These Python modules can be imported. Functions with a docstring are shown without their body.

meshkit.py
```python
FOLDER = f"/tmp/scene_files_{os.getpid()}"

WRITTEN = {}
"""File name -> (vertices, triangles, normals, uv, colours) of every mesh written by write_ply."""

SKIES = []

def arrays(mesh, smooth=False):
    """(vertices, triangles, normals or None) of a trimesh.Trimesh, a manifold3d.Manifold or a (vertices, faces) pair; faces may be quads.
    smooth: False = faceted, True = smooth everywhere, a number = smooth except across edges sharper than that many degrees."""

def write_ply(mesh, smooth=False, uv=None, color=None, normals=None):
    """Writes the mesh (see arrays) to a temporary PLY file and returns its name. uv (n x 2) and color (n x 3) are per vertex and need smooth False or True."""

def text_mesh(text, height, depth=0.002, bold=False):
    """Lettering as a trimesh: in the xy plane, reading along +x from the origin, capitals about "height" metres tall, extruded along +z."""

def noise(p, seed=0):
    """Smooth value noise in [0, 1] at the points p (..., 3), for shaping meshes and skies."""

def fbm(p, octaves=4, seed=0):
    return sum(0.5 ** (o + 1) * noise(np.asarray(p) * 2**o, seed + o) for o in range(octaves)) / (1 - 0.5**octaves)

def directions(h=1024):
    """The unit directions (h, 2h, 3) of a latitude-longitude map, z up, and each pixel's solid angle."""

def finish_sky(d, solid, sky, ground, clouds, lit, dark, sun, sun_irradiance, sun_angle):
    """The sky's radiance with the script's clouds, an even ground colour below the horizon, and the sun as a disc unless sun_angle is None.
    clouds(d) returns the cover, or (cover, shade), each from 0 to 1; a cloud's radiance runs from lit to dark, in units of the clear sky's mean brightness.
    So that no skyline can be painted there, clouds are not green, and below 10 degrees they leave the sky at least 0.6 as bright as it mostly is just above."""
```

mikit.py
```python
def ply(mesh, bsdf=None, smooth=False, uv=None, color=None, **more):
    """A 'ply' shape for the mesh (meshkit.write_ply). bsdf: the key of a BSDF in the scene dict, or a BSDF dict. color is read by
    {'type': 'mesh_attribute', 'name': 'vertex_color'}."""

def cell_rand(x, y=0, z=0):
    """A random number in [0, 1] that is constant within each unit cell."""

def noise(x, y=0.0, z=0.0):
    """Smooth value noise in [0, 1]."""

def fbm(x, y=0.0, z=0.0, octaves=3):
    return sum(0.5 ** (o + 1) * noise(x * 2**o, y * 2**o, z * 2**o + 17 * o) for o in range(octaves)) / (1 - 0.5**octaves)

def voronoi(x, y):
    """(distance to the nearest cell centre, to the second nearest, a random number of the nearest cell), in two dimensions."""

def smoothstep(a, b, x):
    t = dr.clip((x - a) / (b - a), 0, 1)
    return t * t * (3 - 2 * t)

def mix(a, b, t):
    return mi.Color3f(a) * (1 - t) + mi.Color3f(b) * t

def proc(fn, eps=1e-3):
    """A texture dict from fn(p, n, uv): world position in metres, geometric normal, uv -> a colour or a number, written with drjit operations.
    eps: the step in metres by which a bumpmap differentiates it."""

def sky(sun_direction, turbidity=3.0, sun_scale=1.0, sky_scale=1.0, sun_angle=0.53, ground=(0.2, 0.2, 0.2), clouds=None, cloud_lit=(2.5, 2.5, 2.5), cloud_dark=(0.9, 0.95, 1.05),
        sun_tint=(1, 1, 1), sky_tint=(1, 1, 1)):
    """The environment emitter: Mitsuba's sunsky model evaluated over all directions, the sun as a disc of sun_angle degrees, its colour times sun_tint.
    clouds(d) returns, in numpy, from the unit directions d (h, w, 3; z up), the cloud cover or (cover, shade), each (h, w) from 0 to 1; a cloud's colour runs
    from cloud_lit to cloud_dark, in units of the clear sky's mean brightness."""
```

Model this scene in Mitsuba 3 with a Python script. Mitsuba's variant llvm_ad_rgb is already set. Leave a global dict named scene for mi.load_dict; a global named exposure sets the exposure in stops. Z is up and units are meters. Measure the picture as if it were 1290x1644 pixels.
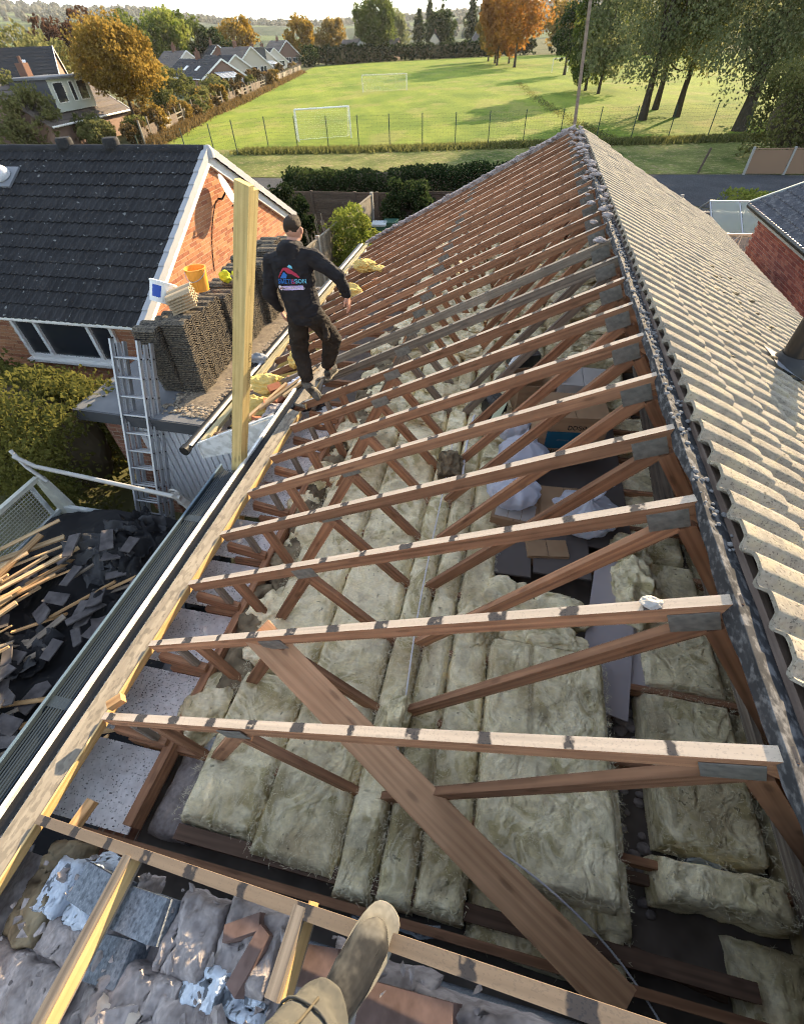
import math
import numpy as np, trimesh, mitsuba as mi, drjit as dr, manifold3d as m3
import mikit, meshkit
from mikit import proc, fbm, noise, voronoi, cell_rand, smoothstep, mix

T = mi.ScalarTransform4f
scene, labels = {}, {}
# ---------------------------------------------------------------- camera, sky, exposure
CAM = np.array([0.0, 0.0, 5.75])
PITCH, YAW, ROLL = math.radians(46.4456), math.radians(13.7298), math.radians(-2.1826)
_F = np.array([-math.sin(YAW) * math.cos(PITCH), math.cos(YAW) * math.cos(PITCH), -math.sin(PITCH)])
_R0 = np.array([math.cos(YAW), math.sin(YAW), 0.0])
_U0 = np.cross(_R0, _F)
_U = -math.sin(ROLL) * _R0 + math.cos(ROLL) * _U0
scene['camera'] = {'type': 'perspective', 'fov': 83.30, 'fov_axis': 'x', 'near_clip': 0.05, 'far_clip': 9000.0,
                   'to_world': T().look_at(origin=CAM.tolist(), target=(CAM + _F).tolist(), up=_U.tolist())}
SUN_AZ, SUN_EL = math.radians(25.5), math.radians(21.0)       # azimuth from the ridge direction (+y) towards +x
def thin_cloud(d):
    p = np.stack([d[..., 0] / (d[..., 2] + 0.25), d[..., 1] / (d[..., 2] + 0.25), d[..., 2] * 0], -1)
    return 0.16 + 0.75 * np.clip(meshkit.fbm(p * 1.7, 5, 4) * 1.5 - 0.42, 0, 0.7)
scene['sky'] = mikit.sky([math.sin(SUN_AZ) * math.cos(SUN_EL), math.cos(SUN_AZ) * math.cos(SUN_EL), math.sin(SUN_EL)], turbidity=3.0, ground=(0.16, 0.16, 0.12), sun_tint=(0.95, 0.985, 1.06), clouds=thin_cloud, cloud_lit=(1.9, 1.96, 2.08))
exposure = 3.68
scene['air'] = {'type': 'homogeneous', 'albedo': {'type': 'rgb', 'value': [0.95, 0.95, 0.95]}, 'sigma_t': {'type': 'rgb', 'value': [0.00011, 0.00011, 0.00011]}}
scene['haze'] = {'type': 'cube', 'to_world': T().translate([0, 2500, 84]).scale([7200, 4700, 85]), 'bsdf': {'type': 'null'}, 'interior': {'type': 'ref', 'id': 'air'}}
labels['haze'] = {'label': 'thin autumn haze over the far hills and houses', 'category': 'haze', 'kind': 'stuff'}
scene['camera']['medium'] = {'type': 'ref', 'id': 'air'}
rng = np.random.default_rng(7)
U = rng.uniform

# ---------------------------------------------------------------- helpers
def fresh(name):
    if name not in scene and name not in labels and name not in _taken:
        _taken.add(name); return name
    i = _count.get(name, 0) + 1
    while f'{name}_{i:03d}' in _taken: i += 1
    _count[name] = i; key = f'{name}_{i:03d}'; _taken.add(key); return key
_taken, _count = set(), {}
def tag(key, label=None, cat=None, group=None, kind=None):
    d = {}
    if label: d['label'] = label
    if cat: d['category'] = cat
    if group: d['group'] = group
    if kind: d['kind'] = kind
    if d: labels[key] = d
    return key
def thing(name, label, cat, group=None):
    return tag(fresh(name), label, cat, group)
def put(name, shape, parent=None, label=None, cat=None, group=None, kind=None):
    key = fresh((parent + '__' if parent else '') + name)
    scene[key] = shape
    return tag(key, label, cat, group, kind)
def obj(name, mesh, mat, parent=None, label=None, cat=None, group=None, kind=None, smooth=False, uv=None, color=None, to=None):
    if isinstance(mesh, Mesh):
        v, f, uv2, col = mesh.get(); mesh = (v, f)
        if mesh_has_uv(uv2): uv = uv2
        if col is not None and color is None: color = col
    d = mikit.ply(mesh, mat, smooth=smooth, uv=uv, color=color)
    if to is not None: d['to_world'] = to
    return put(name, d, parent, label, cat, group, kind)
def mesh_has_uv(uv): return uv is not None
def structure(name, mesh, mat, **k): return obj(name, mesh, mat, kind='structure', **k)

class Mesh:
    """Collects quads and triangles with optional uv and colour."""
    def __init__(s): s.v, s.f, s.uv, s.c, s.n = [], [], [], [], 0
    def add(s, v, f, uv=None, c=None):
        v = np.asarray(v, float); f = np.asarray(f, int)
        if f.shape[1] == 4: f = np.vstack([f[:, [0, 1, 2]], f[:, [0, 2, 3]]])
        s.v.append(v); s.f.append(f + s.n); s.n += len(v)
        s.uv.append(np.zeros((len(v), 2)) if uv is None else np.asarray(uv, float)); s.has_uv = getattr(s, 'has_uv', False) or uv is not None
        s.c.append(np.full((len(v), 3), 0.5) if c is None else np.broadcast_to(np.asarray(c, float), (len(v), 3))); s.has_c = getattr(s, 'has_c', False) or c is not None
        return s
    def get(s):
        return np.vstack(s.v), np.vstack(s.f), np.vstack(s.uv) if s.has_uv else None, np.vstack(s.c) if s.has_c else None
_bid = [0]
def unit(a): a = np.asarray(a, float); return a / max(np.linalg.norm(a), 1e-12)
BOXQ = [(0, 1, 3, 2), (4, 6, 7, 5), (0, 4, 5, 1), (2, 3, 7, 6), (0, 2, 6, 4), (1, 5, 7, 3)]
def beam(p0, p1, w, h, up=(0, 0, 1), m=None, c=None, top=False, bow=0.0, n=1, taper=1.0):
    """A sawn board from p0 to p1 (centre line), w across and h along up; its uv run in metres along and round it.
    top marks the upper face (its v lies above 500)."""
    p0, p1 = np.asarray(p0, float), np.asarray(p1, float); L = np.linalg.norm(p1 - p0); x = (p1 - p0) / L
    y = unit(np.cross(up, x)); z = np.cross(x, y); m = m or Mesh(); _bid[0] += 1; b = 2.0 * (_bid[0] % 97)
    ts = np.linspace(0, 1, n + 1); off = bow * np.sin(np.pi * ts)
    cs = [(-w / 2, -h / 2), (w / 2, -h / 2), (w / 2, h / 2), (-w / 2, h / 2)]
    for k in range(4):
        (a0, b0), (a1, b1) = cs[k], cs[(k + 1) % 4]
        v, uv = [], []
        for t, o in zip(ts, off):
            s_ = 1 + (taper - 1) * t
            for (a_, b_), e in (((a0, b0), 0), ((a1, b1), 1)):
                v.append(p0 + x * L * t + y * a_ * s_ + z * (b_ * s_ + o))
                uv.append((t * L, b + 0.4 * k + e * (w if k in (0, 2) else h) + (500 if top and k == 2 else 0)))
        f = [(2 * i, 2 * i + 2, 2 * i + 3, 2 * i + 1) for i in range(n)]
        m.add(v, [q[::-1] for q in f], uv, c)
    for t, s in ((0, -1), (1, 1)):
        v = [p0 + x * L * t + y * a_ * (1 if t == 0 else taper) + z * b_ * (1 if t == 0 else taper) for a_, b_ in cs]
        m.add(v, [(0, 3, 2, 1) if s < 0 else (0, 1, 2, 3)], [(a_, b + 0.9 + b_) for a_, b_ in cs], c)
    return m
def box(x0, x1, y0, y1, z0, z1, m=None, c=None):
    return beam(((x0 + x1) / 2, y0, (z0 + z1) / 2), ((x0 + x1) / 2, y1, (z0 + z1) / 2), x1 - x0, z1 - z0, m=m, c=c)
def tube(pts, r, n=8, m=None, c=None, cap=True):
    pts = np.asarray(pts, float); r = np.broadcast_to(np.asarray(r, float), len(pts)); m = m or Mesh()
    d = np.gradient(pts, axis=0); d /= np.maximum(np.linalg.norm(d, axis=1, keepdims=True), 1e-9)
    ref = np.array([0, 0, 1.0]) if abs(d[0][2]) < 0.9 else np.array([1.0, 0, 0])
    v, a = [], np.arange(n) * 2 * np.pi / n
    for p, t, q in zip(pts, d, r):
        x = unit(np.cross(ref, t)); y = np.cross(t, x)
        v += list(p + q * (np.cos(a)[:, None] * x + np.sin(a)[:, None] * y))
    f = [(i * n + k, i * n + (k + 1) % n, (i + 1) * n + (k + 1) % n, (i + 1) * n + k) for i in range(len(pts) - 1) for k in range(n)]
    if cap:
        v += [pts[0], pts[-1]]; e = len(v)
        f += [((k + 1) % n, k, e - 2, e - 2) for k in range(n)] + [((len(pts) - 1) * n + k, (len(pts) - 1) * n + (k + 1) % n, e - 1, e - 1) for k in range(n)]
    f = np.array(f); tri = np.vstack([f[:, [0, 1, 2]], f[:, [0, 2, 3]]]); tri = tri[(tri[:, 0] != tri[:, 1]) & (tri[:, 1] != tri[:, 2]) & (tri[:, 0] != tri[:, 2])]
    return m.add(v, tri, None, c)
def curve(pts, n=24):
    from scipy.interpolate import make_interp_spline
    pts = np.asarray(pts, float); t = np.r_[0, np.cumsum(np.linalg.norm(np.diff(pts, axis=0), axis=1))]
    return make_interp_spline(t, pts, k=min(3, len(pts) - 1))(np.linspace(0, t[-1], n))
def grid(x0, x1, y0, y1, nx, ny, fn, m=None, c=None):
    """A sheet over [x0, x1] x [y0, y1]; fn(x, y) gives its points."""
    X, Y = np.meshgrid(np.linspace(x0, x1, nx + 1), np.linspace(y0, y1, ny + 1), indexing='ij')
    v = np.stack(fn(X, Y), -1).reshape(-1, 3); i, j = np.meshgrid(np.arange(nx), np.arange(ny), indexing='ij'); a = (i * (ny + 1) + j).ravel()
    f = np.stack([a, a + ny + 1, a + ny + 2, a + 1], 1)
    return (m or Mesh()).add(v, f, np.stack([X, Y], -1).reshape(-1, 2), c)
def F3(p, s=1.0, o=4, seed=0): return meshkit.fbm(np.asarray(p) * s, o, seed)
def slab(x0, x1, y0, y1, z0, z1, res=0.035, amp=0.02, seed=0, rnd=0.05, to=None, dent=None):
    """A soft block: flat underneath, bulging and lumpy above and at its sides."""
    nx, ny = max(4, int((x1 - x0) / res)), max(4, int((y1 - y0) / res))
    X, Y = np.meshgrid(np.linspace(x0, x1, nx + 1), np.linspace(y0, y1, ny + 1), indexing='ij')
    e = np.minimum(np.minimum(X - x0, x1 - X), np.minimum(Y - y0, y1 - Y)); r = np.clip(e / rnd, 0, 1)
    H = (z1 - z0) * np.sqrt(1 - (1 - r) ** 2 * 0.8)
    P = np.stack([X, Y, X * 0 + seed * 3.1], -1)
    n1, n2 = F3(P, 5, 4, seed) - 0.5, F3(P, 18, 3, seed + 9) - 0.5
    n3 = F3(P + 0.12 * np.stack([n1, n2, n1], -1), 4.5, 3, seed + 21) - 0.5; cr = np.exp(-(n3 / 0.022) ** 2) * np.clip(2.4 * (F3(P, 3, 2, seed + 5) - 0.38), 0, 1)
    Z = z0 + H + amp * (1.9 * n1 + 0.9 * n2 - 0.55 * cr) * (0.3 + 0.7 * r)
    if dent is not None: Z = Z + dent(X, Y)
    w = 1 - r
    X2 = X + amp * 1.6 * w * (F3(P + 7, 7, 3, seed + 3) - 0.5); Y2 = Y + amp * 1.6 * w * (F3(P + 17, 7, 3, seed + 4) - 0.5)
    v = np.stack([X2, Y2, Z], -1).reshape(-1, 3); i, j = np.meshgrid(np.arange(nx), np.arange(ny), indexing='ij'); a = (i * (ny + 1) + j).ravel()
    f = [np.stack([a, a + ny + 1, a + ny + 2, a + 1], 1)]
    ring = [k * (ny + 1) for k in range(nx + 1)] + [nx * (ny + 1) + k for k in range(1, ny + 1)] + [k * (ny + 1) + ny for k in range(nx - 1, -1, -1)] + [k for k in range(ny - 1, 0, -1)]
    low = v[ring].copy(); low[:, 2] = z0; b = len(v); n = len(ring); k = np.arange(n); ring = np.array(ring)
    f.append(np.stack([ring, b + k, b + (k + 1) % n, ring[(k + 1) % n]], 1))
    v = np.vstack([v, low])
    if to is not None: v = v @ np.asarray(to)[:3, :3].T + np.asarray(to)[:3, 3]
    return Mesh().add(v, np.vstack(f))
def lump(c, r, seed=0, amp=0.35, sub=3, scale=(1, 1, 1), freq=1.6, flat=None):
    s = trimesh.creation.icosphere(sub, 1.0); v = s.vertices.copy(); d = F3(v * freq + seed * 5.3, 1.0, 4, seed) - 0.5
    v = v * (1 + 2 * amp * d)[:, None] * np.asarray(scale) * r
    if flat is not None: v[:, 2] = np.maximum(v[:, 2], -flat)
    return v + np.asarray(c), s.faces
def rotz(a): c, s = math.cos(a), math.sin(a); return np.array([[c, -s, 0], [s, c, 0], [0, 0, 1.0]])
def rot(axis, a): return trimesh.transformations.rotation_matrix(a, axis)[:3, :3]
def mat4(R, t): M = np.eye(4); M[:3, :3] = R; M[:3, 3] = t; return M
def place(R, t): return T(mat4(R, t).tolist())
def extrude(poly, h, to=None):
    import shapely.geometry as sg
    m = trimesh.creation.extrude_polygon(poly if hasattr(poly, 'exterior') else sg.Polygon(poly), h, engine='earcut')
    if to is not None: m.apply_transform(to)
    return np.array(m.vertices), np.array(m.faces)
def lathe(profile, n=24, c=(0, 0, 0), m=None, col=None):
    a = np.arange(n) * 2 * np.pi / n; v = [(r * math.cos(t), r * math.sin(t), z) for r, z in profile for t in a]
    f = [(i * n + k, i * n + (k + 1) % n, (i + 1) * n + (k + 1) % n, (i + 1) * n + k) for i in range(len(profile) - 1) for k in range(n)]
    return (m or Mesh()).add(np.array(v) + np.asarray(c), f, None, col)

# ---------------------------------------------------------------- materials
def bsdf(key, base, rough=0.8, spec=0.3, bump=None, bscale=0.002, two=True, **k):
    b = base if isinstance(base, dict) else {'type': 'rgb', 'value': list(base)}
    d = {'type': 'principled', 'base_color': b, 'roughness': rough, 'specular': spec, **k}
    if bump is not None: d = {'type': 'bumpmap', 'arbitrary': bump, 'scale': bscale, 'bsdf': d}
    scene[key] = {'type': 'twosided', 'bsdf': d} if two else d
    return key
VC = {'type': 'mesh_attribute', 'name': 'vertex_color'}
bsdf('m_paint', VC, 0.75, 0.3); bsdf('m_satin', VC, 0.35, 0.5)
def wood(key, dark, light, pale, rough=0.75, marks=0.29, var=0.35):
    def fn(p, n, uv):
        top = uv.y > 480.0
        v = dr.select(top, uv.y - 500.0, uv.y); i = dr.floor(v * 0.5)
        g = fbm(uv.x * 2.2 + i * 3.7, v * 75.0, i, 3); g2 = fbm(uv.x * 9.0, v * 22.0, i + 40.0, 2)
        ring = 0.5 + 0.5 * dr.sin((v * 150.0 + 9.0 * noise(uv.x * 1.1, v * 6.0, i)))
        c = mix(dark, light, dr.clip(g * 0.75 + g2 * 0.3 + ring * 0.22 - 0.15, 0, 1))
        kx, ky, kr = voronoi(uv.x * 2.1 + i * 11.0, v * 7.0)
        c = c * (1.0 - 0.32 * smoothstep(0.12, 0.04, kx))
        c = c * (1.0 - var * 0.5 + var * cell_rand(i, 3.0, 5.0))
        cp = mix(pale, mi.Color3f(pale) * 0.68, dr.clip(g * 1.1 - 0.15, 0, 1))  # upper face paler: wood once under felt, plus sunlight put into the colour
        if marks:
            a = uv.x / marks + 0.25 * (cell_rand(i, 2.0, 2.0)); q = a - dr.floor(a)
            w = 0.05 + 0.10 * cell_rand(dr.floor(a), i, 1.0)
            mk = smoothstep(w + 0.02, w - 0.02, dr.abs(q - 0.5) + 0.06 * (fbm(uv.x * 60.0, v * 60.0, i, 2) - 0.5)) * smoothstep(0.3, 0.5, fbm(uv.x * 30.0, v * 40.0, i, 3) + 0.12)
            spk = smoothstep(0.64, 0.74, fbm(uv.x * 160.0, v * 260.0, i + 8.0, 2) + 0.08 * (noise(uv.x * 2.0, i) - 0.5))
            cp = mix(cp, (0.03, 0.03, 0.035), dr.clip(mk * 0.92 + spk * 0.16, 0, 1))
        return dr.select(top, cp, c)
    bsdf(key, proc(fn), rough, 0.25)
wood('m_truss', (0.15, 0.075, 0.042), (0.44, 0.235, 0.135), (0.60, 0.49, 0.385), var=0.6)
wood('m_shaded_near_timber', (0.08, 0.058, 0.042), (0.26, 0.19, 0.135), (0.22, 0.168, 0.122), marks=0.29)  # darker copy for the nearest rafter, with its shade put into the colour
wood('m_pine', (0.42, 0.26, 0.10), (0.68, 0.47, 0.22), (0.66, 0.5, 0.28), marks=None)
wood('m_grey_timber', (0.09, 0.072, 0.056), (0.32, 0.265, 0.21), (0.31, 0.265, 0.215), marks=0.29)
wood('m_batten', (0.25, 0.13, 0.055), (0.62, 0.40, 0.20), (0.5, 0.35, 0.2), marks=None, var=0.8)
wood('m_fence', (0.10, 0.085, 0.065), (0.30, 0.27, 0.22), (0.3, 0.27, 0.2), marks=None, var=0.5)
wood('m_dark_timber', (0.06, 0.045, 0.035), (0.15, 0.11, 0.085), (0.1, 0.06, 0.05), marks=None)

def wool_color(p, n, uv):
    w = fbm(p.x * 3.0, p.y * 3.0, p.z * 3.0, 3); w2 = fbm(p.x * 3.0 + 31.0, p.y * 3.0 + 7.0, p.z * 3.0, 3)
    g = fbm(p.x * 7.0 + 7.0 * w, p.y * 7.0 + 7.0 * w2, p.z * 7.0, 4)
    q = fbm(p.x * 11.0 - 9.0 * w2, p.y * 8.0 + 9.0 * w, p.z * 9.0 + 3.0, 3); wisp = smoothstep(0.80, 0.98, 1.0 - 2.0 * dr.abs(q - 0.5))
    fine = fbm(p.x * 60.0 + 8.0 * g, p.y * 60.0 - 8.0 * g, p.z * 60.0, 3); fib = fbm(p.x * 14.0 + 16.0 * w, p.y * 120.0 + 30.0 * g, p.z * 60.0, 2)
    stain = smoothstep(0.50, 0.70, fbm(p.x * 2.6 + 11.0, p.y * 2.1, p.z * 2.0 + 4.0, 4)); dirt = smoothstep(0.56, 0.70, fbm(p.x * 6.0 + 3.0 * w, p.y * 6.0, p.z * 6.0 + 9.0, 4))
    c = mix((0.46, 0.40, 0.215), (0.87, 0.78, 0.52), smoothstep(0.28, 0.66, g)); c = mix(c, (0.90, 0.84, 0.63), wisp * 0.55)
    c = mix(c, (0.34, 0.255, 0.13), dr.clip(stain * (0.35 + g), 0, 1) * 0.7); c = mix(c, (0.20, 0.17, 0.12), dirt * 0.32)
    sp = smoothstep(0.80, 0.84, fbm(p.x * 38.0, p.y * 38.0, p.z * 38.0 + 5.0, 2))
    return c * (0.66 + 0.40 * fine + 0.28 * fib) * (1.0 - 0.5 * sp)
def wool_bump(p, n, uv):
    w = fbm(p.x * 6.0, p.y * 6.0, p.z * 6.0, 2)
    return fbm(p.x * 20.0 + 7.0 * w, p.y * 20.0 - 7.0 * w, p.z * 20.0, 5)
bsdf('m_wool', proc(wool_color), 0.95, 0.05, proc(wool_bump, 2e-3), 0.035)
def wool_dirty(p, n, uv):
    g = fbm(p.x * 10.0, p.y * 10.0, p.z * 10.0, 4)
    return mix((0.06, 0.045, 0.03), (0.36, 0.30, 0.2), dr.clip(g * 1.7 - 0.4, 0, 1))
bsdf('m_wool_dirty', proc(wool_dirty), 0.95, 0.05, proc(wool_bump, 2e-3), 0.03)
bsdf('m_wool_yellow', (0.62, 0.47, 0.17), 0.95, 0.05, proc(wool_bump, 2e-3), 0.02)
def tile_fn(a, b, lich):
    def fn(p, n, uv):
        g = fbm(p.x * 7.0, p.y * 7.0, p.z * 7.0, 3); f = fbm(p.x * 70.0, p.y * 70.0, p.z * 70.0, 3)
        c = mix(a, b, dr.clip(g * 1.2 - 0.1, 0, 1)) * (0.7 + 0.6 * f)
        l = smoothstep(0.50, 0.66, fbm(p.x * 16.0 + 3.0, p.y * 16.0, p.z * 16.0, 4))
        c = mix(c, lich, l * 0.6)
        s = smoothstep(0.62, 0.74, fbm(p.x * 150.0, p.y * 150.0, p.z * 150.0, 2))
        return c * (1.0 - 0.5 * s)
    return fn
bsdf('m_tile', proc(tile_fn((0.185, 0.165, 0.135), (0.335, 0.295, 0.235), (0.34, 0.30, 0.21))), 0.9, 0.15, proc(lambda p, n, uv: fbm(p.x * 130.0, p.y * 130.0, p.z * 130.0, 2), 1e-3), 0.003)
bsdf('m_tile_side', proc(tile_fn((0.13, 0.12, 0.12), (0.24, 0.22, 0.21), (0.3, 0.28, 0.24))), 0.9, 0.15)
def dark_tile(p, n, uv):
    g = fbm(p.x * 5.0, p.y * 5.0, p.z * 5.0, 3); f = fbm(p.x * 50.0, p.y * 50.0, p.z * 50.0, 2)
    c = mix((0.013, 0.013, 0.015), (0.034, 0.034, 0.036), dr.clip(g * 1.3 - 0.2, 0, 1)) * (0.6 + 0.8 * f)
    l = smoothstep(0.745, 0.78, fbm(p.x * 16.0, p.y * 16.0, p.z * 16.0 + 2.0, 3))
    return mix(c, (0.22, 0.23, 0.22), l * 0.8)
bsdf('m_dark_tile', proc(dark_tile), 0.75, 0.25)
def rubble(p, n, uv):
    g = fbm(p.x * 12.0, p.y * 12.0, p.z * 12.0, 4); f = fbm(p.x * 60.0, p.y * 60.0, p.z * 60.0, 2)
    return mix((0.19, 0.165, 0.16), (0.42, 0.38, 0.37), dr.clip(g * 1.7 - 0.35, 0, 1)) * (0.65 + 0.7 * f)
bsdf('m_mortar', proc(rubble), 0.95, 0.1, proc(lambda p, n, uv: fbm(p.x * 45.0, p.y * 45.0, p.z * 45.0, 4), 1e-3), 0.02)
def breeze(p, n, uv):
    f = fbm(p.x * 90.0, p.y * 90.0, p.z * 90.0, 3)
    return mix((0.10, 0.115, 0.135), (0.30, 0.33, 0.37), dr.clip(f * 1.6 - 0.3, 0, 1))
bsdf('m_block', proc(breeze), 0.95, 0.1, proc(lambda p, n, uv: fbm(p.x * 80.0, p.y * 80.0, p.z * 80.0, 3), 1e-3), 0.008)
def fluff(p, n, uv):
    f = fbm(p.x * 55.0, p.y * 55.0, p.z * 55.0, 3); d = smoothstep(0.58, 0.68, fbm(p.x * 30.0, p.y * 30.0, p.z * 30.0 + 9.0, 3))
    return mix((0.42, 0.50, 0.60), (0.72, 0.78, 0.86), f) * (1.0 - 0.75 * d)
bsdf('m_fluff', proc(fluff), 0.95, 0.1, proc(lambda p, n, uv: fbm(p.x * 70.0, p.y * 70.0, p.z * 70.0, 3), 1e-3), 0.02)
def soffit(p, n, uv):
    f = fbm(p.x * 40.0, p.y * 40.0, 0.0, 3); a, b, r = voronoi(p.x * 62.0 + 1.5 * f, p.y * 62.0)
    dot = smoothstep(0.10 + 0.3 * r, 0.04 + 0.12 * r, a) * smoothstep(0.5, 0.8, r * 0.5 + 0.75 * fbm(p.x * 7.0, p.y * 7.0, 0.0, 3))
    dust = smoothstep(0.45, 0.7, fbm(p.x * 6.0, p.y * 6.0, 3.0, 4))
    c = mix(mi.Color3f(0.82, 0.82, 0.83) * (0.8 + 0.35 * f), (0.36, 0.31, 0.27), dust * 0.3)
    return mix(c, (0.04, 0.04, 0.05), dot * 0.9)
bsdf('m_soffit', proc(soffit), 0.8, 0.2)
def felt(p, n, uv):
    g = fbm(p.x * 9.0, p.y * 9.0, p.z * 9.0, 4); d = smoothstep(0.45, 0.75, fbm(p.x * 45.0, p.y * 40.0, p.z * 45.0, 4))
    return mix(mi.Color3f(0.04, 0.041, 0.044) * (0.4 + 1.2 * g), (0.22, 0.22, 0.225), d * 0.6)
bsdf('m_felt_dusty', proc(felt), 0.85, 0.2)
bsdf('m_felt', (0.012, 0.012, 0.014), 0.7, 0.2)
def grass(p, n, uv):
    g = fbm(p.x * 0.25, p.y * 0.12, 0.0, 4); f = fbm(p.x * 2.4, p.y * 1.6, 0.0, 4); st = 0.5 + 0.5 * dr.sin((p.x * 0.92 + p.y * 0.38) * 1.6)
    c = mix((0.085, 0.132, 0.018), (0.205, 0.235, 0.036), dr.clip(g * 1.2 - 0.15 + 0.15 * st, 0, 1))
    fine = fbm(p.x * 9.0, p.y * 5.0, 1.0, 3); c = mix(c, (0.24, 0.21, 0.07), smoothstep(0.54, 0.72, fbm(p.x * 0.35 + 5.0, p.y * 0.22, 2.0, 4)) * 0.45)
    return c * (0.62 + 0.35 * f + 0.5 * fine)
bsdf('m_field', proc(grass), 0.95, 0.1)
def rough_grass(p, n, uv):
    g = fbm(p.x * 0.5, p.y * 0.5, 0.0, 4); f = fbm(p.x * 6.0, p.y * 6.0, 0.0, 3)
    c = mix((0.06, 0.085, 0.02), (0.19, 0.19, 0.06), dr.clip(g * 1.6 - 0.3, 0, 1))
    lf = smoothstep(0.60, 0.72, fbm(p.x * 4.0, p.y * 9.0, 7.0, 3) + 0.2 * (g - 0.5))
    return mix(c, (0.26, 0.20, 0.11), lf * 0.8) * (0.6 + 0.7 * f)
bsdf('m_verge', proc(rough_grass), 0.95, 0.1)
def ground_fn(p, n, uv):
    g = fbm(p.x * 0.06, p.y * 0.06, 0.0, 4); f = fbm(p.x * 1.5, p.y * 1.5, 0.0, 3)
    return mix((0.055, 0.06, 0.028), (0.14, 0.13, 0.06), g) * (0.6 + 0.8 * f)
bsdf('m_ground', proc(ground_fn), 0.95, 0.1)
def asphalt(p, n, uv):
    f = fbm(p.x * 20.0, p.y * 20.0, 0.0, 3); g = fbm(p.x * 0.8, p.y * 0.8, 0.0, 3)
    return mix((0.032, 0.033, 0.037), (0.068, 0.069, 0.074), g) * (0.6 + 0.8 * f)
bsdf('m_asphalt', proc(asphalt), 0.9, 0.2)
def hill_fn(p, n, uv):
    a = fbm(p.x * 0.004, p.y * 0.006, 0.0, 3); f = fbm(p.x * 0.05, p.y * 0.05, p.z * 0.05, 3)
    fld = smoothstep(0.46, 0.54, a)
    return mix(mi.Color3f(0.03, 0.048, 0.028) * (0.5 + f), (0.085, 0.115, 0.045), fld)
bsdf('m_hill', proc(hill_fn), 0.95, 0.1)
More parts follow.
